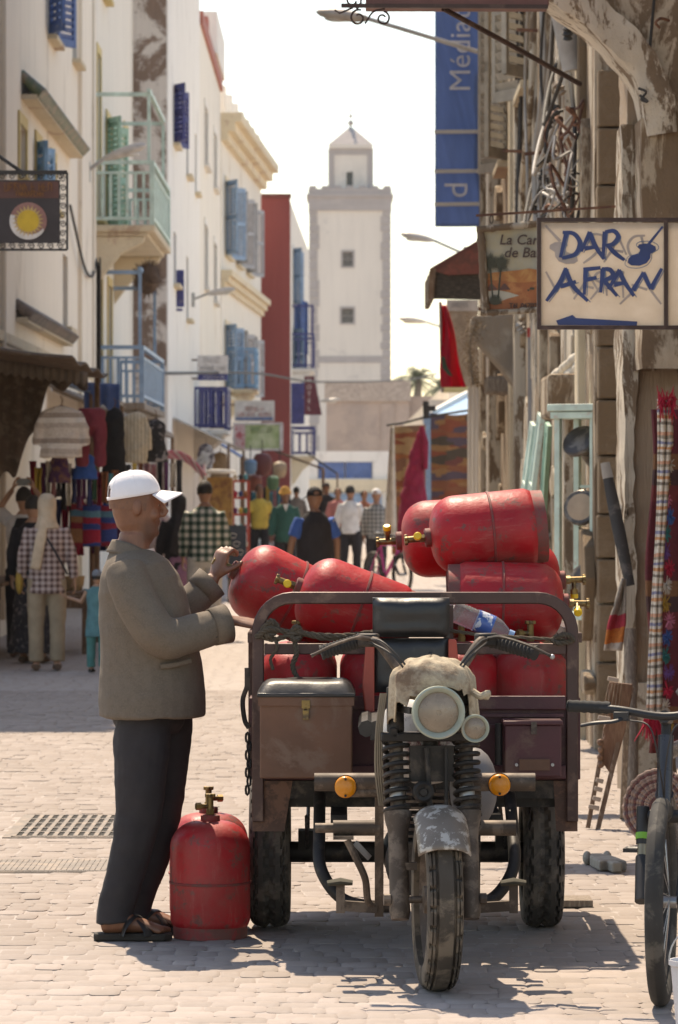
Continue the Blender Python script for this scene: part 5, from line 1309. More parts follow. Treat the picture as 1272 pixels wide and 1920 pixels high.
# ------------------------------------------------------------------ passers-by
def person(label, x, y, face, H, skin, top, bottom, arms, legs='trousers', head='hair', headm=None, sleeve='long', long_top=0, voxel=.011, stride=.0, shoes=None, group=None, collar_m=None):
    t = thing('person', label, 'person', (x, y, 0), group)
    M = T((x, y, 0)) @ RZ(face) @ SC(*([H / 1.75] * 3))
    HB = T((0, 0, 1.625))
    b = MB(); head_into(b, HB)
    b.tube([(0, 0, .93), (.01, 0, 1.1), (0, 0, 1.3), (-.015, 0, 1.42), (-.02, 0, 1.5)], [(.1, .14), (.1, .13), (.1, .15), (.075, .12), (.052, .054)], 14, ref=(1, 0, 0))
    for s_, (el, wr, hd) in zip((1, -1), arms):
        b.tube([(0, s_ * .165, 1.40), el, wr], [.046, .04, .027], 10)
        hand(b, wr, Vector(wr) - Vector(el) if hd is None else hd, (0, s_, .1), 1 if s_ < 0 else -1, .45)
    for s_ in (1, -1):
        xo = stride * s_
        b.tube([(0, s_ * .09, .93), (xo * .5 + .02, s_ * .1, .5), (xo, s_ * .1, .1), (xo, s_ * .1, .04)], [.085, .055, .038, .034], 10)
        foot_into(b, xo - .02, s_ * .105, .006)
    bo = b.build('body', skin, t, M=M, smooth=180, mods=[('REMESH', {'mode': 'VOXEL', 'voxel_size': .0075, 'use_smooth_shade': True}), ('SMOOTH', {'factor': .5, 'iterations': 2})])
    b = MB(); hem = .86 - long_top
    tr = [(hem, .01, .145 + .1 * long_top, .185 + .1 * long_top), (1.0, .012, .14, .175), (1.15, .012, .135, .175), (1.3, .0, .13, .19), (1.39, -.01, .105, .175), (1.44, -.018, .08, .115), (1.475, -.02, .062, .068)]
    b.tube([(q[1], 0, q[0]) for q in tr], [(q[2], q[3]) for q in tr], 22, ref=(1, 0, 0))
    for s_, (el, wr, hd) in zip((1, -1), arms):
        el = Vector(el); wr = Vector(wr); sh = Vector((-.005, s_ * .155, 1.40))
        if sleeve == 'long': b.tube([sh, sh.lerp(el, .5), el, el.lerp(wr, .5), el.lerp(wr, .93)], [.07, .066, .06, .052, .048], 12)
        elif sleeve == 'short': b.tube([sh, sh.lerp(el, .45), sh.lerp(el, .82)], [.072, .074, .076], 12)
        else: b.tube([sh, sh.lerp(el, .1)], [.07, .066], 12)
    b.build('top', top, t, M=M, smooth=180, mods=clothmods(voxel, .016, .1, 3))
    b = MB()
    if legs == 'trousers':
        b.tube([(.01, 0, 1.0), (.01, 0, .9), (.01, 0, .8)], [(.13, .17), (.135, .175), (.1, .12)], 18, ref=(1, 0, 0))
        for s_ in (1, -1):
            xo = stride * s_
            b.tube([(.005, s_ * .09, .9), (xo * .25 + .01, s_ * .1, .7), (xo * .5 + .015, s_ * .105, .48), (xo * .8, s_ * .105, .25), (xo - .005, s_ * .105, .09)], [.105, .098, .082, .075, .074], 14)
        b.build('trousers', bottom, t, M=M, smooth=180, mods=clothmods(voxel, .016, .1, 2))
    else:
        b.tube([(.01, 0, 1.0), (.01, 0, .85), (.015, 0, .5), (.02, 0, .2), (.02, 0, .11)], [(.13, .165), (.155, .19), (.2, .215), (.235, .25), (.25, .265)], 26, ref=(1, 0, 0))
        b.build('skirt', bottom, t, M=M, smooth=180, mods=clothmods(voxel, .05, .12, 2))
    if shoes:
        for s_ in (1, -1):
            b = MB(T((stride * s_ - .02, s_ * .105, 0))); b.tube([(-.06, 0, .035), (0, 0, .045), (.09, 0, .04), (.17, 0, .028), (.205, 0, .02)], [(.03, .035), (.045, .042), (.04, .047), (.027, .045), (.015, .03)], 12, ref=(0, 0, 1)); b.build('shoe', shoes, t, M=M)
    hm = headm or M_HAIR
    HMw = M @ HB
    if head == 'hair':
        b = MB()
        def hf(u, v):
            a = R(48) + u * R(264); e = -.35 + 1.92 * v
            if v > .55: a = u * 2 * math.pi * min(1, (v - .55) * 6) + a * (1 - min(1, (v - .55) * 6))
            return (-.006 + .108 * math.cos(a) * math.cos(e), .086 * math.sin(a) * math.cos(e), .02 + .112 * math.sin(e) + .004 * noise.noise((u * 20, v * 14, 1)))
        b.grid(40, 16, hf); b.build('hair', hm, t, M=HMw, smooth=180)
    elif head == 'hijab':
        b = MB(); b.tube([(-.02, 0, -.22), (-.02, 0, -.15), (-.018, 0, -.08), (-.014, 0, 0), (-.012, 0, .07), (-.012, 0, .11), (-.012, 0, .128)], [(.12, .13), (.098, .098), (.1, .09), (.11, .095), (.103, .09), (.07, .065), (.02, .02)], 24, ref=(1, 0, 0)); b.build('headscarf', hm, t, M=HMw, smooth=180, mods=clothmods(.008, .012, .06, 2))
        b = MB(); b.tube(smoothpath([(-.09, .02, -.10), (-.14, .05, -.25), (-.155, .09, -.45), (-.15, .12, -.62)], 5), [(.012, .045)] * 6 + [(.010, .055)] * 10, 10, ref=(1, 0, 0)); b.build('scarf_tail', hm, t, M=HMw, smooth=180)
    elif head == 'cap': cap_into(HMw, hm, t)
    elif head == 'knit':
        b = MB(); b.lathe([(.098, .02), (.102, .03), (.1, .05), (.09, .09), (.06, .12), (0, .132)], 24, SC(1.05, .88, 1)); b.build('skullcap', hm, t, M=HMw, smooth=80)
        b = MB()
        def h2(u, v):
            a = R(60) + u * R(240); return (-.006 + .102 * math.cos(a), .081 * math.sin(a), -.04 + .065 * v)
        b.grid(24, 4, h2); b.build('hair', M_HAIR, t, M=HMw, smooth=180)
    elif head == 'turban':
        b = MB()
        for k in range(5):
            a0 = .4 * k; b.tube([Vector((-.006 + (.104 - .008 * k) * math.cos(a), (.088 - .007 * k) * math.sin(a), .03 + .02 * k + .012 * math.sin(a * 2 + a0))) for a in [i * math.pi / 12 for i in range(24)]], .024, 8, closed=True)
        b.ell((-.006, 0, .09), (.085, .07, .055), 16, 8); b.build('turban', hm, t, M=HMw, smooth=180)
    return t, M
LA, RA = (.02, .235, 1.14), (.02, -.235, 1.14)
relaxed = ((LA, (.08, .245, .9), None), (RA, (.08, -.245, .9), None))
swing = ((( -.06, .235, 1.14), (-.02, .26, .9), None), ((.06, -.235, 1.15), (.16, -.25, .94), None))
M_KHAKI = mat('khaki_cotton', (.33, .25, .17), .9); M_DARKC = mat('dark_cotton', (.022, .02, .024), .9); M_OFFW = mat('off_white_cotton', (.58, .53, .46), .9)
M_SHOE = mat('brown_sandal', (.12, .07, .045), .8); M_BLKSHOE = mat('black_shoe', (.02, .018, .017), .6)
UP = R(90)      # walking away from the camera
t, M = person('woman in beige headscarf, checked shirt and khaki trousers seen from behind', P(88, 0, 36.6).x, 36.6, UP + .1, 1.62, M_SKIN3, plaid('brown_check', (.10, .055, .05), (.30, .21, .19), (.48, .38, .35), 17, ('Y', 'Z')), M_KHAKI, (((-.02, .235, 1.14), (.03, .25, .9), None), ((.0, -.24, 1.14), (.03, -.27, .9), None)), head='hijab', headm=mat('beige_scarf', (.55, .42, .30), .9), long_top=.1, shoes=M_SHOE)
b = MB(); b.tube(smoothpath([(.1, .12, 1.42), (-.12, .0, 1.3), (-.16, -.12, 1.1), (-.08, -.2, .95)][::-1], 5), [(.004, .012)] * 16, 6); b.build('bag_strap', M_DARKC, t, M=M)
b = MB(); b.ell((.05, .27, .88), (.1, .04, .13), 14, 10); b.build('shoulder_bag', mat('mustard_bag', (.36, .22, .04), .8), t, M=M, smooth=60)
xph = P(45, 0, 39.5).x
t, M = person('person in white shirt and black waistcoat raising a phone to take a picture', xph, 39.5, UP, 1.68, M_SKIN3, mat('white_shirt', (.62, .6, .6), .9), M_DARKC, (((.10, .28, 1.5), (.13, .13, 1.72), (0, -.3, 1)), ((.10, -.28, 1.5), (.13, -.10, 1.72), (0, .3, 1))), head='hair', sleeve='short', shoes=M_SHOE)
b = MB(); b.tube([(-.005, 0, .95), (-.005, 0, 1.15), (-.01, 0, 1.32), (-.02, 0, 1.44)], [(.165, .17), (.165, .165), (.16, .14), (.11, .09)], 20, ref=(1, 0, 0)); b.build('waistcoat', M_DARKC, t, M=M, smooth=180, mods=clothmods(.012, .012, .1, 2))
b = MB(M @ T((.16, .015, 1.80))); b.box((0, 0, 0), (.012, .15, .075)); ph = b.build('mobile_phone', mat('grey_phone', (.2, .2, .21), .3), None, smooth=0, bevel=.004, label='grey mobile phone held up in both hands above a dark haired head', cat='phone')
person('woman in black top and long dark patterned skirt beside the headscarfed woman', P(62, 0, 38.2).x, 38.2, UP - .15, 1.6, M_SKIN3, M_DARKC, mat('dark_floral_skirt', (.03, .027, .032), .9, col2=(.16, .14, .14), amount=.32, sharp=.03, scale2=22), relaxed, legs='skirt', head='hair', shoes=M_SHOE)
person('small child in turquoise dress and grey hat led by the hand', P(182, 0, 36.2).x, 36.2, UP - .2, .93, M_SKIN3, mat('turquoise_dress', (.09, .22, .24), .9), mat('teal_shorts', (.06, .2, .19), .9), (((.0, .28, 1.2), (.0, .52, 1.28), None), (RA, (.05, -.25, .9), None)), head='knit', headm=mat('grey_hat', (.2, .22, .25), .9), sleeve='none', long_top=.25, shoes=M_BLKSHOE, voxel=.014)
person('man in green and white checked shirt walking away beyond the loading man', P(384, 0, 44).x, 44, UP, 1.75, M_SKIN2, plaid('green_check', (.62, .58, .5), (.16, .2, .16), (.025, .05, .035), 11.5, ('Y', 'Z')), M_OFFW, relaxed, head='hair', shoes=M_SHOE)
person('woman in black shawl and lilac skirt beside the green checked shirt', P(335, 0, 46).x, 46, UP + .3, 1.6, M_SKIN2, M_DARKC, mat('lilac_skirt', (.30, .15, .24), .9), relaxed, legs='skirt', head='hijab', headm=M_DARKC, long_top=.2)
person('person in pale floral dress partly hidden by the loading man', P(300, 0, 48).x, 48, UP + .6, 1.62, M_SKIN3, mat('floral_print', (.55, .44, .42), .9, col2=(.22, .1, .14), amount=.38, sharp=.04, scale2=16), MATS['floral_print'] if 'floral_print' in MATS else M_OFFW, relaxed, legs='skirt', head='cap', headm=mat('pale_grey_cap', (.5, .5, .52), .9))
t, M = person('man in dark waistcoat over blue shirt and black flat cap seen from behind', P(590, 0, 42).x, 42, UP + .25, 1.68, M_SKIN2, mat('royal_blue_shirt', (.05, .13, .42), .9), M_DARKC, (((-.03, .26, 1.16), (-.02, .30, .92), None), ((.03, -.26, 1.16), (.1, -.28, .93), None)), head='cap', headm=M_DARKC, sleeve='short', shoes=M_BLKSHOE)
b = MB(); b.tube([(.005, 0, .84), (.008, 0, 1.0), (.008, 0, 1.2), (-.005, 0, 1.36), (-.015, 0, 1.44), (-.02, 0, 1.485)], [(.165, .21), (.16, .2), (.155, .2), (.135, .19), (.1, .13), (.075, .08)], 22, ref=(1, 0, 0)); b.build('waistcoat', mat('charcoal_waistcoat', (.03, .026, .03), .9), t, M=M, smooth=180, mods=clothmods(.011, .012, .1, 2))
for s_ in (-1, 1):
    b = MB(); b.bar((-.06, s_ * .2, 1.39), (.02, s_ * .245, 1.2), .02, .008); b.build('sleeve_stripe', M_OFFW, t, M=M, smooth=0)
person('man in yellow shirt walking up the street beyond the turbaned man', P(487, 0, 80).x, 80, -UP + .15, 1.74, M_SKIN, mat('mustard_tee', (.50, .36, .07), .9), M_DARKC, swing, sleeve='short', stride=.12, shoes=M_BLKSHOE, voxel=.014)
t, M = person('man in orange turban and bottle green jumper over a pale collar', P(535, 0, 66).x, 66, -UP + .1, 1.68, M_SKIN, mat('bottle_green_wool', (.022, .085, .065), .95), M_DARKC, relaxed, head='turban', headm=mat('saffron_turban', (.58, .30, .07), .9), long_top=.05, shoes=M_BLKSHOE, voxel=.014)
b = MB(); b.prism([(-.05, 0), (.05, 0), (0, -.13)], .012, T((.118, 0, 1.46)) @ RZ(R(90)) @ RX(R(78))); b.build('shirt_collar', M_OFFW, t, M=M, smooth=0)
person('man in white shirt and dark trousers walking away past the rugs', P(657, 0, 72).x, 72, UP - .4, 1.72, M_SKIN2, mat('bright_white_shirt', (.72, .7, .68), .9), M_DARKC, swing, stride=-.1, shoes=M_BLKSHOE, voxel=.014)
person('person in white cap and grey checked shirt beside the pink bicycle', P(706, 0, 68).x, 68, UP - .2, 1.66, M_SKIN2, plaid('grey_check', (.38, .37, .35), (.24, .24, .23), (.10, .11, .11), 13, ('Y', 'Z')), M_DARKC, relaxed, head='cap', headm=mat('chalk_cap', (.7, .68, .66), .9), shoes=M_BLKSHOE, voxel=.014)
person('person in pink top down the street beyond the white shirted man', P(634, 0, 88).x, 88, -UP, 1.68, M_SKIN2, mat('dusty_pink_top', (.42, .16, .15), .9), M_DARKC, relaxed, voxel=.015)
person('person in black clothes and cap down the street beyond the dark waistcoat', P(612, 0, 96).x, 96, UP, 1.8, M_SKIN, M_DARKC, M_DARKC, relaxed, head='cap', headm=M_DARKC, voxel=.015)
person('person in rust shirt down the street beside the white shirted man', P(683, 0, 92).x, 92, -UP + .3, 1.62, M_SKIN2, mat('rust_shirt', (.30, .12, .08), .9), M_DARKC, swing, stride=.1, voxel=.015)
person('person in grey shirt down the street beyond the turbaned man', P(556, 0, 100).x, 100, UP, 1.7, M_SKIN2, mat('mid_grey_shirt', (.22, .2, .2), .9), M_DARKC, relaxed, voxel=.015)
# ================================================================== weathered building on the right
rb = thing('weathered_building', 'weathered brown plaster building with cables and brackets along its wall', 'building', (1.75, 35, 0))
w = MB(); ops = [(50 - 36.2, 50 - 34.6, 5.2, 6.9), (50 - 42, 50 - 40.6, 5.0, 6.8), (50 - 31.0, 50 - 29.5, .0, 2.5), (50 - 46.5, 50 - 44.2, 0, 2.9), (50 - 40, 50 - 37.2, 0, 2.7)]
A, d, n = facade(w, (1.80, 50), (1.63, 25.5), -.03, 9.6, ops, .25); core(w, A, d, n, 24.5, 9.6, 7, .25)
w.box2((2.4, 14.5, -.03), (8, 25.4, 9.6)); w.build('wall', M_BROWN, rb, smooth=0)
for o in ops[:2]: window(rb, A, d, n, o, shutter=mat('bleached_louvre_paint', (.42, .37, .30), .8), frame_m=M_GWOOD, depth=.25)
for o in ops[2:]:
    pt = lambda u, z, k=0: A + d * u + Vector((0, 0, z)) - n * k
    b = MB(); b.add([pt(o[0], o[2], .22), pt(o[1], o[2], .22), pt(o[1], o[3], .22), pt(o[0], o[3], .22)], [(0, 1, 2, 3)]); b.build('shop_door', M_WOOD, rb, smooth=0)
# pale strips, pilasters and mouldings along the wall
for yy, wd_, pr, m_ in ((47.6, .7, .10, M_BONE), (45.6, .25, .08, M_WHITE), (43.6, .3, .12, M_BONE), (39.0, .35, .06, M_OCHRE), (36.6, .3, .10, M_BONE), (33.4, .5, .05, M_BONE), (31.6, .3, .09, M_BROWN), (28.2, .4, .06, M_BONE), (26.6, .35, .05, M_OCHRE)):
    x = 1.80 - (50 - yy) * .17 / 24.5
    b = MB(); b.box2((x - pr, yy, -.03), (x + .05, yy + wd_, 9.2 - rnd.uniform(0, 3))); b.build('pilaster_strip', m_, rb, smooth=0, bevel=.012)
# white door mouldings at the far end
for k, yy in enumerate((49.6, 48.9, 48.3)):
    b = MB(); b.box2((1.60 + .03 * k, yy, .0), (1.86, yy + .16, 3.1 - .05 * k)); b.build('door_moulding', M_WHITE, rb, smooth=0, bevel=.02)
b = MB(); b.box2((1.55, 48.2, 3.1), (1.86, 49.9, 3.35)); b.build('lintel', M_WHITE, rb, smooth=0, bevel=.02)
for z in (5.75, 6.45):
    b = MB(); pl = [(0, 0), (-.22, .03), (-.19, .36), (0, .42)]; b.prism(pl, .5, T((1.80, 48.6, z)) @ RX(R(90))); b.build('meter_box', M_WHITE, rb, smooth=0, bevel=.02)
# dressed stone jamb, block by block
jr = random.Random(4); z = 0
while z < 4.0:
    h = jr.uniform(.26, .38)
    b = MB(); b.box2((1.635 + jr.uniform(0, .012), 25.30 + jr.uniform(0, .012), z + .006), (2.2, 25.49, z + h - .006)); b.build('stone_block', M_STONEW, rb, smooth=0, bevel=.012)
    z += h
# tall pier with flaking limewash edge
def roughbox(x0, y0, z0, x1, y1, z1, nz_, m_, name, par, amp=.012):
    b = MB(); N = 10
    per = [(x0 + (x1 - x0) * i / 4, y0) for i in range(4)] + [(x1, y0 + (y1 - y0) * i / 3) for i in range(3)] + [(x1 - (x1 - x0) * i / 4, y1) for i in range(4)] + [(x0, y1 - (y1 - y0) * i / 3) for i in range(3)]
    k = len(per); vs = []; fs = []
    for j in range(nz_ + 1):
        z = z0 + (z1 - z0) * j / nz_
        for (x, y) in per:
            q = noise.noise((x * 6, y * 6, z * 2.3)) * amp + noise.noise((x * 20, y * 20, z * 9)) * amp * .5
            vs.append((x + q * (1 if x < (x0 + x1) / 2 else -1), y + q, z))
    for j in range(nz_):
        for i in range(k): fs.append((j * k + i, j * k + (i + 1) % k, (j + 1) * k + (i + 1) % k, (j + 1) * k + i))
    fs.append(tuple(range(nz_ * k, nz_ * k + k)))
    b.add(vs, fs); return b.build(name, m_, par, smooth=50)
pier = thing('stone_pier', 'tall tan stone pier with flaking pale edge and eroded foot', 'pier', (1.68, 21.9, 0))
roughbox(1.56, 21.6, -.03, 1.82, 22.3, 4.2, 60, plaster('tan_render', (.40, .30, .215), (.5, .42, .33), .22, .08, 2.5, .22, .4), 'shaft', pier, .022)
roughbox(1.532, 21.56, .55, 1.60, 22.2, 3.63, 60, M_BONE, 'limewashed_edge', pier, .03)
roughbox(1.55, 21.55, -.03, 1.80, 21.62, .62, 14, plaster('peeling_foot', (.60, .52, .42), (.30, .22, .15), .45, .05, 5), 'eroded_foot', pier, .02)
cor = [(1003, -8), (1050, 22), (1105, 62), (1150, 108), (1182, 150), (1200, 190), (1212, 260)]
cpts = smoothpath([P(x, y_, 21.2) for x, y_ in cor], 6); ctop = P(1003, -70, 21.2).z
b = MB(); nn_ = 16; vs = []; fs = []
for i_, p in enumerate(cpts):                      # rib of the arch: rough squared section swept along the curve
    t_ = (cpts[min(i_ + 1, len(cpts) - 1)] - cpts[max(i_ - 1, 0)]).normalized(); up_ = Vector((-t_.z, 0, t_.x)) * -1
    if up_.x < 0: up_ = -up_
    for k_ in range(nn_):
        a_ = 2 * math.pi * k_ / nn_; cx1 = max(-1, min(1, 1.35 * math.cos(a_))); sx1 = max(-1, min(1, 1.35 * math.sin(a_)))
        q_ = p + up_ * (.085 + .085 * cx1) + Vector((0, .1 + .28 * sx1, 0)); z_ = noise.noise((q_.x * 7, q_.y * 7, q_.z * 4)) * .02 + noise.noise((q_.x * 25, q_.y * 25, q_.z * 9)) * .01
        vs.append(q_ + up_ * z_ * cx1 + Vector((0, z_ * sx1, 0)))
for i_ in range(len(cpts) - 1):
    for k_ in range(nn_): fs.append((i_ * nn_ + k_, i_ * nn_ + (k_ + 1) % nn_, (i_ + 1) * nn_ + (k_ + 1) % nn_, (i_ + 1) * nn_ + k_))
b.add(vs, fs); b.build('arch_rib', M_BONE, pier, smooth=60)
b = MB(); pl = [(p.x + .06, p.z + .05) for p in cpts[2:]] + [(2.4, cpts[-1].z), (2.4, 4.95), (cpts[2].x + .06, 4.95)]
b.prism(pl[::-1] if False else pl, .9, T((0, 22.0, 0)) @ RX(R(90))); b.build('spandrel', M_BROWN, pier, smooth=30)
roughbox(1.60, 21.08, 2.3, 2.4, 22.2, 3.62, 40, M_BROWN, 'upper_wall', pier, .02)
roughbox(1.59, 21.5, 2.3, 1.70, 21.6, 3.6, 24, M_BONE, 'capital', pier, .02)
b = MB(); b.tube(smoothpath([P(1228, -10, 21.05), P(1222, 60, 21.05), P(1215, 130, 21.05), P(1205, 178, 21.05)], 5), .008, 6); b.tube(smoothpath([P(1198, 165, 21.0), P(1212, 172, 20.98), P(1203, 186, 21.0), P(1215, 190, 20.98), P(1200, 178, 21.0)], 5), .007, 6); b.build('tie_wire', M_CABLE, pier)
b = MB(); b.tube(smoothpath([P(1255, 38, 21.03), P(1240, 34, 20.95), P(1230, 42, 20.93), P(1238, 52, 20.95)], 5), .008, 6); b.build('hook', M_RUST, pier)
# plaster that has come away in plates, ledges and lumps
pr = random.Random(77)
for k in range(120):
    yy = pr.uniform(25.6, 48); z = pr.uniform(.2, 7.4); x = 1.80 - (50 - yy) * .17 / 24.5
    sy = pr.uniform(.15, .9); sz = pr.uniform(.12, .8); n_ = 11; ph = pr.uniform(0, 9); pl = []
    for i in range(n_):
        a_ = 2 * math.pi * i / n_; r_ = 1 + .45 * noise.noise((math.cos(a_) * 1.5 + ph, math.sin(a_) * 1.5, ph)); pl.append((sy / 2 * r_ * math.cos(a_), sz / 2 * r_ * math.sin(a_)))
    b = MB(); b.prism(pl, pr.uniform(.02, .09), T((x + .004, yy, z)) @ RZ(R(-90)) @ RX(R(90))); b.build('plaster_plate', pr.choice((M_BROWN, M_BONE, M_BROWN, M_STONEW)), rb, smooth=0, bevel=.012)
# cables, insulators and pipes on the wall
cr = random.Random(21)
wallx = lambda yy: 1.80 - (50 - yy) * .17 / 24.5
M_SILV = mat('grey_sheathed_cable', (.30, .28, .26), .5)
for k in range(9):
    y0 = 26.5 + 1.1 * k; b = MB()
    pts = [(wallx(y0) - .06 - cr.uniform(0, .06), y0 + cr.uniform(0, 3) * i / 4, 6.8 - .9 * i + cr.uniform(-.15, .15)) for i in range(5)]
    b.tube(smoothpath(pts, 6), cr.uniform(.012, .028), 7); b.build('wall_cable', cr.choice((M_CABLE, M_SILV, M_BONE)), rb)
for k in range(5):
    b = MB(); y0 = 27 + 1.7 * k; z = 4.6 - .25 * k
    pts = [(wallx(y0) - .08, y0, z), (wallx(y0) - .22, y0 + .6, z - .35 - .1 * cr.random()), (wallx(y0) - .15, y0 + 1.4, z - .1), (wallx(y0) - .05, y0 + 1.8, z + .2)]
    b.tube(smoothpath(pts, 7), .014, 6); b.build('slack_cable', cr.choice((M_CABLE, M_SILV)), rb)
for k in range(20):
    yy = 26.2 + .42 * k; z = 4.75 - .085 * k + cr.uniform(-.15, .15)
    b = MB(T((wallx(yy) - .10 - cr.uniform(0, .05), yy, z)) @ RX(cr.uniform(-.5, .5)) @ RY(cr.uniform(-.6, .3))); b.lathe([(.012, -.06), (.035, -.05), (.022, -.03), (.042, -.015), (.022, .005), (.036, .02), (.012, .045)], 10); b.build('insulator', cr.choice((M_SILV, M_GWOOD, M_CABLE)), rb)
for k in range(8):
    yy = 27 + 1.6 * k; z = cr.uniform(3.2, 5.4); b = MB(); b.bar((wallx(yy) + .02, yy, z), (wallx(yy) - .26, yy, z + cr.uniform(-.03, .03)), .025); b.build('wall_iron', M_RUST, rb, smooth=0)
b = MB(); b.tube([(1.56, 26.6, 4.45), (1.48, 26.6, 4.9), (1.44, 26.5, 5.0)], [.075, .085, .05], 10); b.build('cable_roll', M_SILV, rb)
for k in range(34):
    c_ = P(cr.choice((1042, 1058, 1075, 1092)) + cr.gauss(0, 9), cr.uniform(190, 400), 26.4 + cr.uniform(-.6, 1.2)); b = MB(); pts = [c_]
    for i in range(5): pts.append(pts[-1] + Vector((cr.gauss(0, .05), cr.gauss(0, .10), cr.gauss(-.05, .10))))
    b.tube(smoothpath(pts, 5), cr.uniform(.005, .013), 5); b.build('tangled_wire', cr.choice((M_CABLE, M_SILV, M_SILV, M_RUST)), rb)
# grey downpipe with a red collar
b = MB(); b.cyl((1.66, 34.2, .9), (1.66, 34.2, 3.0), .047, 16); dp = b.build('downpipe', mat('grey_plastic_pipe', (.22, .205, .2), .5), rb)
b = MB(); b.cyl((1.66, 34.2, 2.96), (1.66, 34.2, 3.04), .052, 16); b.build('red_collar', mat('red_plastic', (.4, .05, .04), .5), dp)
b = MB(); b.tube(smoothpath([(1.66, 34.2, 3.02), (1.62, 34.1, 3.2), (1.5, 34.0, 3.35), (1.35, 33.9, 3.5)], 5), .016, 6); b.build('feed_cable', M_SILV, dp)
# slanting plaster bracket with dried plant at the far shop
b = MB(); pl = [(P(x, y_, 37).x, P(x, y_, 37).z) for x, y_ in ((885, 592), (990, 585), (990, 760), (975, 735), (940, 690), (895, 640), (884, 615))]
b.prism(pl[::-1], .6, T((0, 37.6, 0)) @ RX(R(90))); b.build('slanting_bracket', plaster('greybrown_render', (.30, .25, .20), (.42, .37, .31), .35), rb, smooth=0, bevel=.03)
b = MB(); b.box2((P(912, 0, 40).x, 40, P(0, 738, 40).z), (P(960, 0, 40).x, 40.6, P(0, 705, 40).z)); b.build('door_hood', M_GWOOD, rb, smooth=0, bevel=.03)
t = thing('dried_plant', 'dried brown trailing plant hanging from the slanting plaster bracket', 'plant', P(880, 720, 36.8))
b = MB(); rr = random.Random(9)
for k in range(1500):
    s = rr.random(); c = P(893 - 14 * math.sin(s * 3) + 6 * s, 598 + 125 * s, 36.7); o = Vector((rr.gauss(0, .05), rr.gauss(0, .06), rr.gauss(0, .03))) * (1.1 - .7 * s)
    p = c + o; q = Vector((rr.uniform(-1, 1), rr.uniform(-1, 1), rr.uniform(-1, .4))) * .022; q2 = Vector((rr.uniform(-1, 1), rr.uniform(-1, 1), rr.uniform(-1, 1))) * .012
    b.add([p, p + q, p + q2], [(0, 1, 2)])
b.build('leaves', mat('dry_ochre_leaves', (.22, .15, .085), .95), t, smooth=0)
b = MB(); b.tube(smoothpath([P(895, 598, 36.7), P(882, 640, 36.7), P(884, 690, 36.7), P(888, 722, 36.7)], 5), .012, 6); b.build('stem', M_GWOOD, t)
# rolled canvas awning
t = thing('rolled_awning', 'rolled pale canvas awning tied up above the mint display case', 'awning', P(1080, 700, 27.5))
a = P(1036, 738, 28.6); c = P(1120, 664, 27.0)
for k, (dx, dz, r_) in enumerate(((0, 0, .055), (.05, .05, .04), (-.02, .08, .04), (.06, -.03, .03))):
    b = MB(); pts = [a.lerp(c, i / 14) + Vector((dx, 0, dz)) + Vector((0, 0, .012 * noise.noise((i * .6, k, 0)))) for i in range(15)]; b.tube(pts, [r_ * (1 + .12 * math.sin(i * 2.2 + k)) for i in range(15)], 12); b.build('canvas_roll', mat('faded_canvas', (.58, .54, .46), .95, col2=(.42, .36, .29), amount=.4), t)
for s in (.12, .5, .85):
    b = MB(); c_ = a.lerp(c, s) + Vector((.02, 0, .03)); b.tube([c_ + Vector((.075 * math.cos(q) * .6, .06 * math.cos(q) * .2, .10 * math.sin(q))) for q in [i * .5236 for i in range(12)]], .008, 5, closed=True); b.build('tie', M_ROPE, t)
b = MB(); b.box2((1.42, 27.2, 2.15), (1.66, 28.2, 2.45)); b.build('plaster_hood', M_BROWN, rb, smooth=0, bevel=.03)
# mint display case with metal vessels
dc = thing('display_case', 'mint green wooden display case of slender posts hung on the wall', 'display case', (1.60, 25.95, .8))
DM = T((1.60, 25.95, 0)) @ RZ(R(-32))
for x, y_ in ((-.13, -.13), (.13, -.13), (.13, .13), (-.13, .13)):
    b = MB(); b.bar((x, y_, .86), (x, y_, 2.12), .04); b.build('post', M_MINT, dc, M=DM, smooth=0, bevel=.004)
for z, s_ in ((2.14, .34), (2.19, .37), (.84, .36)):
    b = MB(); b.box((0, 0, z), (s_, s_, .045)); b.build('cap_board' if z > 1 else 'base_board', M_MINT, dc, M=DM, smooth=0, bevel=.006)
b = MB()
for z in (1.27, 1.68):
    for x, y_, x2, y2 in ((-.13, .13, .13, .13), (.13, -.13, .13, .13)): b.bar((x, y_, z), (x2, y2, z), .018)
b.build('shelf_rail', M_MINT, dc, M=DM, smooth=0)
M_GUN = mat('dull_dark_pewter', (.085, .075, .07), .45, .5, col2=(.2, .17, .14), amount=.4); M_HIDE = mat('pale_hide', (.42, .32, .23), .8)
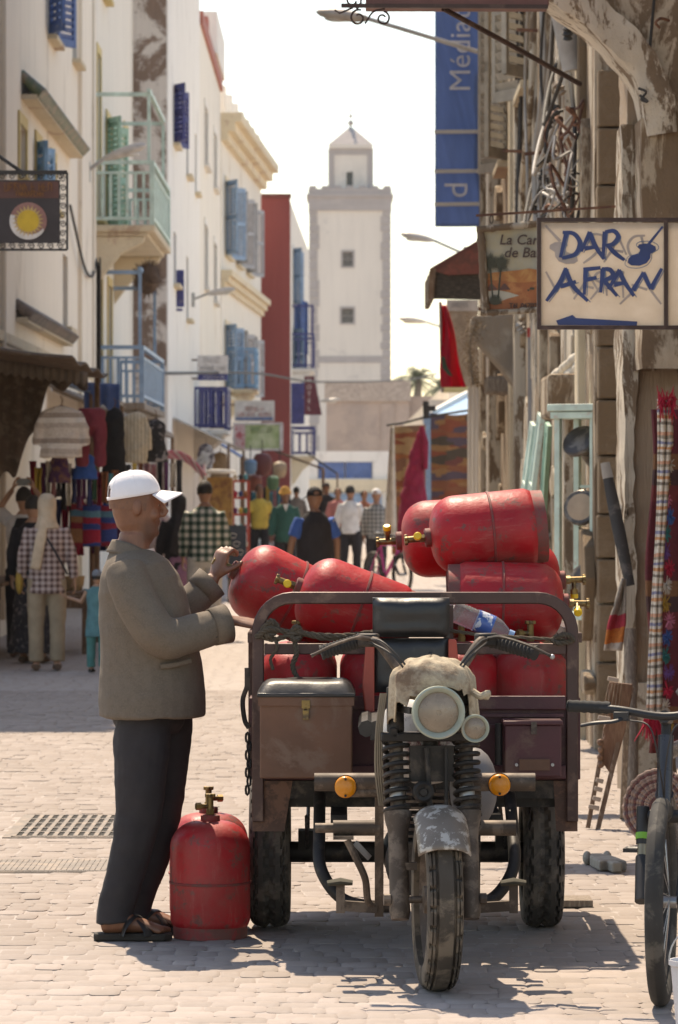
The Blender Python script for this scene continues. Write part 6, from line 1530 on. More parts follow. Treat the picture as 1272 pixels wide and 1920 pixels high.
for k, (z, lab) in enumerate(((1.92, 'dark leather drum hung at the top of the mint display case'), (1.52, 'round dark drum with pale skin in the middle of the mint case'), (1.1, 'dark pewter jug at the bottom of the mint display case'))):
    t = thing('drum' if k < 2 else 'jug', lab, 'drum' if k < 2 else 'jug', (1.60, 25.95, z - .12))
    q = MB(T((1.60, 25.93, z)) @ RZ(R(-35)) @ RX(R(75 if k == 1 else 55 if k == 0 else 8)) @ RY(.2 * k))
    if k < 2:
        q.lathe([(.0, -.15), (.05, -.15), (.055, -.06), (.045, -.02), (.07, .03), (.105, .07), (.112, .1), (.108, .11)], 24); q.build('shell', M_GUN, t)
        q2 = MB(q.M); q2.lathe([(.108, .106), (.08, .112), (0, .113)], 24); q2.build('skin', M_HIDE if k == 1 else M_GUN, t)
        q2 = MB(q.M); q2.lathe([(.112, .075), (.118, .08), (.118, .1), (.112, .105)], 24); q2.build('hoop', M_GUN, t)
    else:
        q.lathe([(.06, -.2), (.085, -.17), (.1, -.08), (.085, .02), (.045, .08), (.04, .12), (.065, .16)], 24); q.build('vessel', M_GUN, t)
        q2 = MB(q.M); q2.tube(smoothpath([(.05, 0, .13), (.12, 0, .1), (.12, 0, -.02), (.09, 0, -.06)], 5), .01, 7); q2.build('handle', M_GUN, t)
# mint frames leaning beside the case
for k, (x0, y0_, x1, y1_) in enumerate(((1018, 782, 998, 935), (1032, 800, 1020, 960), (1003, 800, 985, 930), (1000, 880, 986, 935))):
    t = thing('shutter_leaf', ['tall mint shutter leaf leaning nearest the display case', 'darker sage shutter leaf propped among the mint ones', 'narrow mint shutter leaf leaning by the grey downpipe', 'short mint shutter leaf propped low by the grey downpipe'][k], 'shutter', P(x1, y1_ + 200, 29.5 + .4 * k), 'mint shutter leaves')
    Yk = 29.2 + .5 * k; a = P(x0, y0_, Yk); c = P(x1, y1_, Yk); c = a + (c - a) * 2.6; c.y -= .2
    dr = (c - a); sd = Vector((.0, .4, .04)); m1 = M_MINT if k != 1 else M_GREENSH
    for s in (0, 1):
        b = MB(); b.bar(a + sd * s, c + sd * s, .075, .035, (0, 1, 0)); b.build('stile', m1, t, smooth=0, bevel=.004)
    for s in (.02, .35, .68, .98):
        b = MB(); b.bar(a + dr * s, a + dr * s + sd, .07, .03); b.build('rail', m1, t, smooth=0)
    b = MB(); b.add([a + dr * .02, a + dr * .98, a + dr * .98 + sd, a + dr * .02 + sd], [(0, 1, 2, 3)]); b.build('panel', m1, t, solid=.012, smooth=0)
# long dark board and cloth on the pier
t = thing('dark_board', 'long dark worn board with a pale tip leaning on the stone pier', 'board', P(1178, 1095, 21.3))
a = P(1136, 872, 21.45); c = P(1182, 1098, 21.3); b = MB(); b.tube([a.lerp(c, i / 10) for i in range(11)], [(.010 + .004 * math.sin(i * .31), .026 + .010 * math.sin(i * .31)) for i in range(11)], 10, ref=(0, 1, 0)); b.build('plank', mat('blackened_wood', (.045, .037, .032), .6, col2=(.12, .1, .085), amount=.3), t)
b = MB(); b.tube([a - (c - a) * .02, a + (c - a) * .11], [(.010, .026), (.0135, .031)], 10, ref=(0, 1, 0)); b.build('worn_tip', mat('worn_pale_wood', (.4, .35, .3), .8), t)
t = thing('hanging_cloth', 'small striped grey and orange cloth hanging below the dark board', 'cloth', P(1160, 1210, 21.2))
a = P(1168, 1088, 21.25)
b = MB(); b.grid(8, 20, lambda u, v: P(1170 - 20 * v + (u - .5) * (6 + 26 * min(1, v * 1.6)), 1085 + 135 * v, 21.22 - .03 * math.sin(u * 6 + v * 3)))
b.build('cloth', stripes('grey_orange_weave', [(.28, .24, .2), (.28, .24, .2), (.3, .26, .22), (.08, .05, .05), (.35, .3, .26), (.45, .14, .03), (.35, .03, .05)], 1.9, 'Z'), t, solid=.012, smooth=180)
# ------------------------------------------------------------------ rugs at the right edge
t = thing('hanging_rug', 'dark red rug with bands hung beside the stone pier', 'rug', (1.9, 20.4, .2))
b = MB(); b.grid(24, 50, lambda u, v: (1.585 + .10 * v ** 1.5 * 0 + .075 * (1 - abs(.5 - v)) * 0 + .9 * u + .02 * math.sin(v * 9) * (1 - u), 20.35 + .05 * math.sin(u * 22) * (1 - .4 * v), .32 + 1.75 * v))
b.build('pile', stripes('dark_red_rug_weave', [(.10, .012, .018)] * 4 + [(.13, .02, .02), (.05, .02, .02), (.16, .07, .03), (.09, .012, .018)], 1.55, 'Z', wobble=.02), t, solid=.02, smooth=180)
cols = [('crimson', (.5, .02, .06)), ('teal', (.03, .22, .22)), ('pink', (.6, .2, .3)), ('ivory', (.6, .55, .48)), ('violet', (.16, .07, .25)), ('blue', (.05, .14, .4)), ('ochre', (.45, .28, .05))]
for k in range(17):
    nm, c = cols[(k * 3) % 7]; z = 1.88 - .088 * k
    b = MB(); rr = random.Random(k)
    ctr = Vector((1.665 + .012 * math.sin(k * 2), 20.28, z))
    for q in range(46):
        v = Vector((rr.gauss(0, 1), rr.gauss(0, 1), rr.gauss(-.5, 1))).normalized(); b.tube([ctr + v * .008, ctr + Vector((v.x * .03, v.y * .03, v.z * .05))], [.004, .002], 3, cap=False)
    b.build('tassel', mat('wool_' + nm, c, .95), t, smooth=0)
t = thing('striped_blanket', 'narrow striped blanket with crimson fringe hanging beside the dark red rug', 'blanket', (1.6, 20.25, .5))
def blk(u, v):
    x0 = P(1236 - 22 * (1 - v) ** 1.5 - 2 * math.sin(v * 7), 0, 20.2).x; wv = .072 - .030 * math.sin(v * 3.0) ** 2 * (v < .85)
    return (x0 + wv * u + .0, 20.2 + .02 * math.sin(u * 14), .50 + 1.62 * v)
b = MB(); b.grid(14, 70, blk)
b.build('weave', stripes('ivory_striped_weave', [(.55, .5, .42), (.2, .17, .14), (.58, .52, .45), (.5, .25, .12), (.55, .5, .44), (.2, .2, .3), (.55, .5, .43), (.3, .25, .2), (.55, .3, .2), (.58, .53, .46)], 6.5, 'Z', wobble=.05), t, solid=.012, smooth=180)
for z, x, n_ in ((2.10, 1.63, 90), (.50, 1.565, 60)):
    b = MB(); rr = random.Random(int(z * 10))
    for q in range(n_):
        p = Vector((x + rr.uniform(-.02, .07), 20.17 + rr.uniform(-.02, .03), z + rr.uniform(-.01, .03))); b.tube([p, p + Vector((rr.gauss(0, .018), rr.gauss(0, .01), -rr.uniform(.06, .12) if z < 1 else rr.uniform(-.11, .06)))], [.005, .002], 3, cap=False)
    b.build('fringe', mat('crimson_wool', (.46, .015, .05), .95), t, smooth=0)
# ------------------------------------------------------------------ signs over the street
M_FRM = mat('dark_brown_steel', (.055, .032, .028), .5, .4, col2=(.1, .06, .05), amount=.3)
m_, nt_, b_ = _nodes('cream_sign_sheet')
tr_ = nt_.nodes.new('ShaderNodeBsdfTranslucent'); mx = nt_.nodes.new('ShaderNodeMixShader'); out_ = nt_.nodes['Material Output']
cc = ramp(nt_, nz(nt_, 4, 6, .6), [(.3, (.66, .59, .50)), (.7, (.78, .72, .64))]); nt_.links.new(cc, b_.inputs['Base Color']); nt_.links.new(cc, tr_.inputs['Color'])
b_.inputs['Roughness'].default_value = .6; mx.inputs[0].default_value = .5; nt_.links.new(b_.outputs[0], mx.inputs[1]); nt_.links.new(tr_.outputs[0], mx.inputs[2]); nt_.links.new(mx.outputs[0], out_.inputs['Surface'])
M_SHEET = m_
YD = 18.0
sg = thing('guitar_sign', 'framed cream sign hand painted with blue letters, guitar and arrow', 'sign', P(1130, 615, YD))
q0 = P(1012, 611, YD); q1 = P(1247, 417, YD)
b = MB(); b.box2((q0.x, YD + .018, q0.z), (q1.x, YD + .024, q1.z)); sh = b.build('sheet', M_SHEET, sg, smooth=0)
for a, c in (((1008, 412), (1272 + 120, 412)), ((1008, 614), (1272 + 120, 614))):
    b = MB(); b.bar(P(*a, YD + .02), P(*c, YD + .02), .017, .045); b.build('frame_bar', M_FRM, sg, smooth=0)
for x in (1011, 1249, 1388):
    b = MB(); b.bar(P(x, 409, YD + .019), P(x, 617, YD + .019), .0175, .047, (1, 0, 0)); b.build('frame_bar', M_FRM, sg, smooth=0)
b = MB(); b.box2((P(1253, 0, YD).x, YD + .018, q0.z), (P(1384, 0, YD).x, YD + .024, q1.z)); b.build('side_sheet', M_SHEET, sg, smooth=0)
b = MB(); b.bar(P(1388, 430, YD + .02), (2.42, YD + .02, P(0, 430, YD).z), .03); b.bar(P(1388, 600, YD + .02), (2.42, YD + .02, P(0, 600, YD).z), .03); b.build('wall_arm', M_FRM, sg, smooth=0)
def cp(cx, cy): return (740 + cx / 2.391, 380 + cy / 2.391)
SCL = YD / F
def local(cx, cy):
    p = P(*cp(cx, cy), YD); return (p.x, p.z)
def stroke(mb, pts, w, dy):
    pp = smoothpath([Vector((*local(*q), 0)) for q in pts], 6) if len(pts) > 2 else [Vector((*local(*q), 0)) for q in pts]
    n_ = len(pp); mb.M = T((0, YD + dy, 0)) @ RX(R(90))
    mb.ribbon([(p.x, p.y) for p in pp], [w * SCL / 2.391 * (.75 + .35 * math.sin(math.pi * min(1, (i + 1) / n_))) for i in range(n_)])
L_DAR = [[(772, 132), (745, 245)], [(755, 132), (805, 138), (832, 178), (812, 228), (752, 248)], [(878, 130), (838, 218)], [(876, 130), (900, 190), (940, 252)], [(852, 205), (905, 196)], [(945, 128), (936, 245)], [(945, 130), (985, 126), (1004, 152), (980, 184), (948, 190)], [(955, 188), (990, 225), (1032, 256)]]
L_AFRAN = [[(770, 292), (740, 360), (682, 440)], [(765, 292), (800, 370), (868, 440)], [(745, 375), (815, 352)], [(858, 292), (852, 412)], [(848, 300), (925, 290)], [(855, 346), (908, 334)], [(935, 296), (926, 402)], [(930, 296), (968, 300), (978, 328), (930, 352)], [(945, 352), (1000, 418)], [(1012, 300), (960, 388)], [(1008, 300), (1030, 350), (1075, 418)], [(985, 368), (1035, 356)], [(1070, 392), (1118, 312)], [(1116, 312), (1150, 386)], [(1150, 386), (1200, 294)]]
M_INK = mat('cobalt_sign_paint', (.018, .045, .17), .5, bump=0); M_GHOST = mat('show_through_grey', (.42, .37, .34), .7, bump=0); M_THIN = mat('slate_blue_line', (.12, .19, .32), .6, bump=0)
mb = MB()
for k, st in enumerate(L_DAR + L_AFRAN): stroke(mb, [(1880 - x, y_ + 14) for x, y_ in st], 11, .0145 - .00006 * k)
guitar = [(1050, 250), (1062, 238), (1095, 228), (1105, 212), (1090, 198), (1098, 186), (1125, 182), (1150, 184), (1172, 196), (1174, 212), (1150, 228), (1148, 248), (1132, 270), (1100, 282), (1062, 280), (1046, 268)]
def blob(mb, pts, dy): mb.M = Matrix(); mb.prism([local(*q) for q in pts], .0004, T((0, YD + dy, 0)) @ RX(R(90)))
blob(mb, [(1870 - x, y_ - 8) for x, y_ in guitar][::-1], .0128); stroke(mb, [(745, 172), (678, 102)], 13, .0125)
mb.build('show_through', M_GHOST, sh, smooth=0)
mb = MB()
for k, st in enumerate(L_DAR + L_AFRAN): stroke(mb, [(x + 12, y_ + 5) for x, y_ in st], 5, .0105 - .00005 * k)
go = [((x - 1112) * 1.16 + 1112, (y_ - 234) * 1.2 + 234) for x, y_ in guitar]; stroke(mb, go + go[:1], 3.2, .0105)
mb.build('outline', M_THIN, sh, smooth=0)
mb = MB()
for k, st in enumerate(L_DAR + L_AFRAN): stroke(mb, st, 19, .008 - .00006 * k)
mb.build('lettering', M_INK, sh, smooth=0)
mb = MB(); blob(mb, guitar, .0062); stroke(mb, [(1135, 192), (1204, 106)], 12, .0055); mb.build('guitar', M_INK, sh, smooth=0)
mb = MB(); blob(mb, [(725, 528), (800, 502), (814, 516), (1090, 532), (1088, 550), (735, 548)], .006); mb.build('arrow', M_INK, sh, smooth=0)
# hanging sign with a desert picture, framed in peeled branches
YC = 22.0
cs = thing('desert_picture_sign', 'hanging picture sign of palms and dunes framed in pale branches', 'sign', P(955, 590, YC))
def LC(px, py): p = P(px, py, YC); return (p.x, p.z)
def flat(name, pts, m_, dy, par): q = MB(); q.prism([LC(*p) for p in pts], .001, T((0, YC - dy, 0)) @ RX(R(90))); return q.build(name, m_, par, smooth=0)
b = MB(); b.prism([LC(*p) for p in ((904, 430), (1062, 422), (1062, 578), (910, 582))], .012, T((0, YC + .013, 0)) @ RX(R(90))); bd = b.build('board', mat('hazy_painted_sky', (.36, .36, .31), .7, col2=(.45, .38, .22), amount=.4, scale2=3, sharp=.2), cs, smooth=0)
M_DUNE = mat('painted_orange_dune', (.42, .17, .06), .7, col2=(.5, .28, .1), amount=.4, scale2=12, sharp=.15); M_DUNE2 = mat('painted_red_dune', (.33, .12, .05), .7, col2=(.45, .2, .08), amount=.4, scale2=10); M_PALMP = mat('painted_palm', (.06, .065, .045), .7)
flat('far_dune', [(907, 514), (930, 510), (955, 508), (975, 506), (992, 503), (1010, 506), (1060, 508), (1060, 530), (907, 534)], M_DUNE, .003, bd)
flat('near_dune', [(908, 524), (940, 526), (975, 530), (1060, 524), (1060, 578), (910, 580)], M_DUNE2, .0045, bd)
flat('pool', [(911, 546), (935, 544), (955, 548), (974, 554), (955, 559), (935, 566), (912, 566)], mat('painted_water', (.42, .40, .33), .6), .006, bd)
for x in (922, 946):
    flat('tent', [(x - 10, 544), (x - 3, 533), (x + 1, 531), (x + 12, 543)], mat('painted_tent', (.13, .07, .06), .7), .0065, bd)
for tx, ty, bx_ in ((919, 492, 925), (940, 494, 934)):
    q = MB(); q.M = T((0, YC - .0085, 0)) @ RX(R(90))
    q.ribbon([LC(bx_, 566), LC((tx + bx_) / 2, 530), LC(tx, ty)], .009)
    for k in range(30):
        a = k * 2 * math.pi / 30; r_ = 15 + 3 * math.sin(k * 5); q.M = T((0, YC - .009 - .0001 * k, 0)) @ RX(R(90)); q.ribbon([LC(tx, ty), LC(tx + r_ * math.cos(a), ty + r_ * math.sin(a) * 1.1)], [.011, .002])
    q.build('painted_palm_tree', M_PALMP, bd, smooth=0)
q = MB()
for k in range(16):
    a = R(180) * k / 15; q.M = T((0, YC - .0125 - .0001 * k, 0)) @ RX(R(90)); q.ribbon([LC(929, 570), LC(929 + 13 * math.cos(a), 568 - 16 * math.sin(a))], [.014, .003])
q.build('painted_bush', M_PALMP, bd, smooth=0)
q = MB()
for x, y_, r_ in ((996, 541, 3), (1000, 541, 3), (991, 544, 2)): q.prism([LC(x + r_ * math.cos(i), y_ + r_ * .9 * math.sin(i)) for i in range(6)], .001, T((0, YC - .007 - .0005 * r_ - .0003 * (x % 3), 0)) @ RX(R(90)))
q.build('painted_camel', M_PALMP, bd, smooth=0)
M_TXT = mat('brown_sign_ink', (.07, .045, .04), .7, bump=0)
for s, x, y_, sz in (('La Caravane', 936, 450, .078), ('de Ball', 945, 474, .078), ('Tel .06702', 955, 573, .036)):
    p = P(x, y_, YC - .016); text_mb(s if 'Tel' not in s else 'T\u00e9l .06702', sz, T(p) @ RX(R(90)), .001,   .2 if sz > .05 else 0, .001, 'LEFT').build('lettering', M_TXT, bd, smooth=0)
def branch(pts, r_, name='branch'):
    b = MB(); c = smoothpath(pts, 8); b.tube(c, [r_ * (1 + .18 * noise.noise((i * .7, r_ * 99, 3)) + (.25 if i % 9 == 4 else 0)) for i in range(len(c))], 10); return b.build(name, M_BONE, cs)
branch([P(901, 424, YC - .02), P(905, 480, YC - .02), P(908, 540, YC - .02), P(911, 588, YC - .02)], .022)
branch([P(898, 430, YC - .03), P(950, 425, YC - .03), P(1000, 420, YC - .03), P(1062, 415, YC - .03)], .019)
branch([P(902, 587, YC - .03), P(950, 585, YC - .03), P(1000, 581, YC - .03), P(1062, 578, YC - .03)], .016)
branch([P(1060, 412, YC - .02), P(1063, 500, YC - .02), P(1062, 588, YC - .02)], .02)
b = MB(); b.bar(P(893, 404, YC), P(1170, 386, YC), .013, .013); b.build('iron_bar', M_RUST, cs, smooth=0)
for x in (922, 1080 - 22):
    b = MB(); yb = 404 - (x - 893) * 18 / 277; c = P(x, yb + 9, YC); b.tube([c + Vector((.009 * math.cos(a), 0, .022 * math.sin(a))) for a in [i * .5236 for i in range(12)]], .003, 5, closed=True); b.build('ring', M_CABLE, cs)
# dark red sign box overhead with scrolled iron
ob = thing('overhead_sign_box', 'dark red sign box on iron braces with scrolled ironwork, high overhead', 'sign', P(860, 0, 20))
b = MB(); a = P(686, 15, 20); c = P(1028, 15, 20); b.box2((a.x, 19.9, a.z), (c.x, 20.15, a.z + .5)); b.build('box', mat('dull_red_board', (.16, .065, .055), .6), ob, smooth=0, bevel=.006)
b = MB(); b.bar(P(640, 10, 19.87), P(1028, 12, 19.87), .02); b.build('edge_bar', M_FRM, ob, smooth=0)
b = MB(); b.tube([P(832, 16, 20.0), P(960, 85, 20.4), P(1088, 157, 21.0)], .014, 8); b.build('brace', M_FRM, ob)
def curl(px, py, r_, a0, turns, sgn):
    return [P(px, py, 19.87) + Vector((r_ * (1 - .62 * i / 24) * math.cos(a0 + sgn * turns * 2 * math.pi * i / 24), 0, r_ * (1 - .62 * i / 24) * math.sin(a0 + sgn * turns * 2 * math.pi * i / 24))) for i in range(25)]
for px, py, r_, a0, sgn in ((662, 0, .045, -1.2, 1), (672, 33, .042, 1.2, 1), (718, 34, .036, 1.4, -1)):
    b = MB(); b.tube(curl(px, py, r_, a0, 1.15, sgn), .0055, 6); b.build('scroll', M_FRM, ob)
b = MB(); b.tube(smoothpath([P(685, 44, 19.87), P(700, 22, 19.87), P(722, 16, 19.87)], 5), .0055, 6); b.build('scroll_link', M_FRM, ob); b = MB(); b.tube([P(662, 14, 19.87), P(637, 24, 19.87), P(628, 18, 19.87)], .005, 6); b.build('scroll_tip', M_FRM, ob)
# street lamps on the right
lamp_post((1.79, 45, P(0, 108, 45).z), P(692, 35, 45), .60, 'street lamp beside the scrolled end of the overhead sign box', GL)
lamp_post((2.3, 72, P(0, 478, 72).z), P(815, 451, 72), .62, 'street lamp beside the foot of the blue banner', GL)
lamp_post((2.9, 98, P(0, 622, 98).z), P(800, 604, 98), .68, 'street lamp beside the red flag', GL)
# blue banner
YB = 48.0
bn = thing('blue_banner', 'tall blue cloth banner with large white upright lettering on white rods', 'banner', P(862, 425, YB))
def BN(px, py): p = P(px, py, YB); return p
b = MB(); b.grid(10, 60, lambda u, v: BN(816 + (96 - 20 * (v < .24) * 0) * u, 425 - 470 * v) + Vector((0, .02 * math.sin(u * 5 + v * 8), 0)))
bc = b.build('cloth', sheer('banner_blue', (.19, .28, .5), .5), bn, solid=.006, smooth=180)
M_BTX = mat('banner_white', (.62, .62, .66), .8, bump=0)
def vert_text(s, px, py, size): p = P(px, py, YB - .05); text_mb(s, size, T(p) @ RX(R(90)) @ RZ(R(90)),   .002, 0, 0, 'LEFT').build('lettering', M_BTX, bc, smooth=0)
vert_text('M\u00e9diath\u00e8que', 865, 172, .36); vert_text('d', 858, 372, .40)
for y_, x1 in ((247, 936), (321, 922), (383, 912)):
    b = MB(); b.bar(P(815, y_, YB - .09), P(x1, y_ - 1, YB - .09), .045, .04); b.build('rod', M_WHITE, bn, smooth=0)
# wooden canopy
cn = thing('wooden_canopy', 'dark red boxy wooden canopy jutting from the weathered wall', 'canopy', P(850, 560, 40))
a = P(812, 505, 40); c = P(893, 456, 40); c2 = P(930, 436, 40)
b = MB(); b.add([a, c2, c2 + Vector((0, 2.4, 0)), a + Vector((0, 2.4, 0))], [(0, 1, 2, 3)]); b.build('roof', mat('red_brown_boards', (.17, .06, .045), .75), cn, solid=.05, smooth=0)
b = MB(); pl = [(P(x, y_, 40).x, P(x, y_, 40).z) for x, y_ in ((814, 508), (930, 440), (940, 562), (808, 560), (815, 545))]; b.prism([(p[0], p[1]) for p in pl][::-1], .05, T((0, 40.05, 0)) @ RX(R(90))); b.build('end_shade_board', mat('inner_shade_boards', (.045, .035, .028), .8, col2=(.1, .08, .06), amount=.4, stretch=(2, 2, 9)), cn, smooth=0)  # closes the end; its dark colour paints in the shade inside the canopy
for k in range(5):
    b = MB(); x0 = P(806, 0, 40).x; b.box2((x0 + .01 * k % .02, 40.0 + .48 * k, P(0, 560, 40).z), (x0 + .05, 40.46 + .48 * k, a.z)); b.build('side_plank', M_GWOOD, cn, smooth=0, bevel=.01)
b = MB(); b.bar(P(812, 503, 39.98), P(808, 560, 39.98), .06, .05, (1, 0, 0)); b.build('corner_post', M_WOOD, cn, smooth=0)
b = MB(); b.prism([(P(x, y_, 40).x, P(x, y_, 40).z) for x, y_ in ((816, 508), (930, 438), (932, 512), (840, 516))][::-1], .03, T((0, 39.99, 0)) @ RX(R(90))); b.build('gable_board', mat('oxide_red_boards', (.24, .075, .055), .8, col2=(.15, .06, .045), amount=.4), cn, smooth=0)
# flag and poster
fl = thing('flag', 'red flag with green star hanging upright by the poster board', 'flag', P(845, 725, 44))
def fg(u, v): return P(826 + (10 + 34 * v) * u * 1.05 + 3 * math.sin(v * 6) + 3 * v, 572 + 154 * v, 44 + .14 * math.sin(u * 7 + v * 2))
b = MB(); b.grid(14, 30, fg); fo = b.build('cloth', sheer('flag_red', (.62, .02, .07), .55), fl, solid=.008, smooth=180)
b = MB(); pts = [P(828, 668, 43.82), P(834, 668, 43.82), P(840, 690, 43.82), P(850, 706, 43.82), P(841, 703, 43.82), P(830, 690, 43.82)]; b.add(pts, [(5, 4, 3, 2, 1, 0)]); b.build('star_arm', mat('flag_green', (.06, .09, .06), .85), fo, solid=.004, smooth=0)
b = MB(); b.cyl(P(826, 565, 44), P(830, 735, 44.3), .018, 8); b.build('pole', M_STEEL, fl)
t, po = board('poster_board', 'faded tan poster board with white heading between flag and wall', 838, 562, 897, 724, 46, mat('faded_tan_print', (.45, .36, .28), .8, col2=(.52, .45, .38), amount=.4, scale2=4), [], arm=.35)
b = MB(); a = P(838, 583, 45.97); c = P(897, 562, 45.97); b.box2((a.x, 45.96, a.z), (c.x, 45.99, c.z)); b.build('heading_strip', M_SIGNW, po, smooth=0)
scribble(846, 880, 571, 45.94, 8, M_GREY, po)
# ------------------------------------------------------------------ low cream shop with rugs beyond the weathered building
ls = thing('cream_corner_shop', 'low cream shop with blue awning behind the hanging rugs', 'shop', (3.5, 80, 0))
w = MB(); w.box2((1.72, 76, -.03), (8, 110, 3.35)); w.box2((2.3, 84, 3.35), (8, 110, 3.9)); w.build('wall', M_CREAM2, ls, smooth=0)
b = MB(); b.add([P(800, 787, 70.5), P(905, 787, 70.5), P(905, 742, 76), P(868, 742, 76)], [(0, 1, 2, 3)]); b.build('awning', M_LBLUE, ls, solid=.03, smooth=0)
b = MB(); b.bar(P(796, 785, 70.6), P(880, 738, 76), .14, .08); b.build('awning_edge', M_WHITE, ls, smooth=0)
b = MB(); a = P(832, 736, 75.9); c = P(880, 722, 75.9); b.box2((a.x, 75.88, a.z), (c.x, 75.98, c.z)); b.build('yellow_sign', M_YEL, ls, smooth=0)
M_RUGA = rugmat('kilim_rust_mix', [(.30, .09, .05), (.20, .07, .06), (.33, .15, .06), (.12, .09, .12), (.28, .11, .06), (.36, .2, .09), (.10, .08, .06)], 2.1, (1, 1, 4.5))
M_RUGB = rugmat('kilim_orange_mix', [(.36, .13, .05), (.28, .08, .04), (.4, .25, .12), (.25, .12, .07)], 3.5, (1, 1, 2.5), 1)
t = thing('large_rug', 'large rust and ochre patterned rug hung facing the street', 'rug', P(855, 980, 69))
b = MB(); b.grid(16, 24, lambda u, v: P(803 + 103 * u, 772 + 8 * math.sin(u * 3.1) * (1 - v) - 4 * u + 250 * v, 69) + Vector((0, .03 * math.sin(u * 12), 0))); b.build('pile', M_RUGA, t, solid=.03, smooth=180)
b = MB(); b.bar(P(801, 772, 68.95), P(803, 1010, 68.95), .12, .05, (1, 0, 0)); b.build('blue_edge', M_SBLUE, t, smooth=0)
t = thing('orange_rug', 'narrow orange patterned rug hung beside the pale cloth', 'rug', P(765, 960, 66))
b = MB(); b.grid(10, 20, lambda u, v: P(736 + 62 * u, 800 - 4 * u + 240 * v, 66.2) + Vector((0, .04 * math.sin(u * 9), 0))); b.build('pile', M_RUGB, t, solid=.03, smooth=180)
t = thing('pale_cloth', 'tall pale printed cloth hanging at the front of the rugs', 'cloth', P(730, 960, 65))
b = MB(); b.grid(8, 20, lambda u, v: P(733 - 13 * v + (6 + 18 * v) * u, 797 + 215 * v, 65.2) + Vector((0, .05 * math.sin(u * 7), 0))); b.build('cloth', mat('cream_print_cloth', (.55, .47, .38), .9, col2=(.35, .3, .2), amount=.22, scale2=5), t, solid=.01, smooth=180)
t = thing('crimson_robe', 'crimson robe hanging on a line in front of the rugs', 'robe', P(775, 990, 62))
b = MB(); b.tube([P(790, 797, 62), P(788, 815, 62), P(784, 850, 62), P(778, 900, 62), P(775, 960, 62), P(774, 1040, 62)], [(.02, .03), (.06, .06), (.11, .1), (.17, .14), (.23, .18), (.26, .2)], 20, ref=(1, 0, 0)); b.build('robe', mat('deep_crimson_cloth', (.24, .008, .04), .85), t, smooth=180, mods=clothmods(.02, .07, .12, 2))
b = MB(); b.tube([P(792, 800, 61.95), P(797, 830, 61.9), P(798, 880, 61.9)], [(.03, .05), (.06, .06), (.04, .05)], 10); b.build('sleeve', MATS['deep_crimson_cloth'], t)
b = MB(); b.tube(smoothpath([P(725, 797, 64), P(760, 792, 64), P(800, 782, 64), P(905, 765, 64)], 5), .02, 6); ln = b.build('washing_line', M_CABLE, None, label='thin line the crimson robe and orange rug hang from', cat='line')
t = thing('dark_lantern', 'dark iron lantern on a rod above the rugs', 'lantern', P(803, 780, 64))
b = MB(); b.tube([P(799, 752, 64), P(800, 785, 64)], .05, 6); b.box(P(808, 766, 64), (.16, .1, .09)); b.build('body', M_CABLE, t, smooth=0)
# ================================================================== stalls on the left
def garment(label, px, py0, py1, Y, w, m_, kind='jacket', cat='garment', group=None, yaw=0):
    """clothing on a hanger: flattened body with shoulders, sleeves or legs"""
    top = P(px, py0, Y); z1 = top.z; z0 = P(px, py1, Y).z; H = z1 - z0; x = top.x
    t = thing({'jacket': 'hanging_jacket', 'trousers': 'hanging_trousers', 'dress': 'hanging_dress'}[kind], label, cat, (x, Y, z0), group)
    M = T((x, Y, z0)) @ RZ(yaw); b = MB()
    if kind == 'trousers':
        b.tube([(0, 0, H), (0, 0, H * .7), (0, 0, H * .62)], [(w * .42, .05), (w * .5, .07), (w * .45, .05)], 16, ref=(1, 0, 0))
        for s in (-1, 1): b.tube([(s * w * .24, 0, H * .72), (s * w * .27, 0, H * .4), (s * w * .3, 0, 0)], [(w * .25, .06), (w * .22, .05), (w * .19, .045)], 12, ref=(1, 0, 0))
    else:
        fl_ = .62 if kind == 'dress' else .5
        b.tube([(0, 0, H), (0, 0, H * .95), (0, 0, H * .86), (0, 0, H * .5), (0, 0, 0)], [(w * .1, .03), (w * .34, .05), (w * .45, .07), (w * .44, .08), (w * fl_, .08)], 20, ref=(1, 0, 0))
        if kind == 'jacket':
            for s in (-1, 1): b.tube([(s * w * .34, 0, H * .9), (s * w * .5, 0, H * .6), (s * w * .56, .02, H * .25)], [(w * .12, .05), (w * .13, .055), (w * .11, .05)], 12, ref=(1, 0, 0))
    b.build('cloth', m_, t, M=M, smooth=180, mods=clothmods(.016, .035, .07, 2))
    b = MB(); b.tube([(-w * .3, 0, H * .93), (0, 0, H * 1.02), (w * .3, 0, H * .93)], .008, 5); b.tube(smoothpath([(0, 0, H * 1.02), (.01, 0, H * 1.02 + .05), (-.01, 0, H * 1.02 + .09)], 4), .005, 5); b.build('hanger', M_WOOD, t, M=M)
    return t
# brown sacking canopy
cv = thing('sacking_canopy', 'ragged brown sacking canopy with hanging valance over the first stall', 'canopy', (-3.1, 40, 2.6))
M_SACK = mat('brown_sacking', (.095, .06, .04), .95, col2=(.14, .1, .07), amount=.4, bump=.5, bscale=90)
b = MB(); b.grid(24, 16, lambda u, v: (-3.78 + 1.27 * u, 37.2 + 6.3 * v, 3.12 - .24 * u + .03 * math.sin(v * 20) - .05 * math.sin(u * 3.14))); b.build('roof_cloth', M_SACK, cv, solid=.02, smooth=180)
def val(u, v):
    px = -40 + 205 * u; low = 892 - 8 * math.sin(u * 31) - (0 if u < .33 else min(165, (u - .33) * 520)) - 14 * noise.noise((u * 9, 0, 3)); hi = 672 + 30 * u
    return P(px, hi + (low - hi) * v, 39.0 - .1 * v) + Vector((0, .04 * math.sin(u * 30), 0))
b = MB(); b.grid(44, 20, val); b.build('valance', M_SACK, cv, solid=.012, smooth=180)
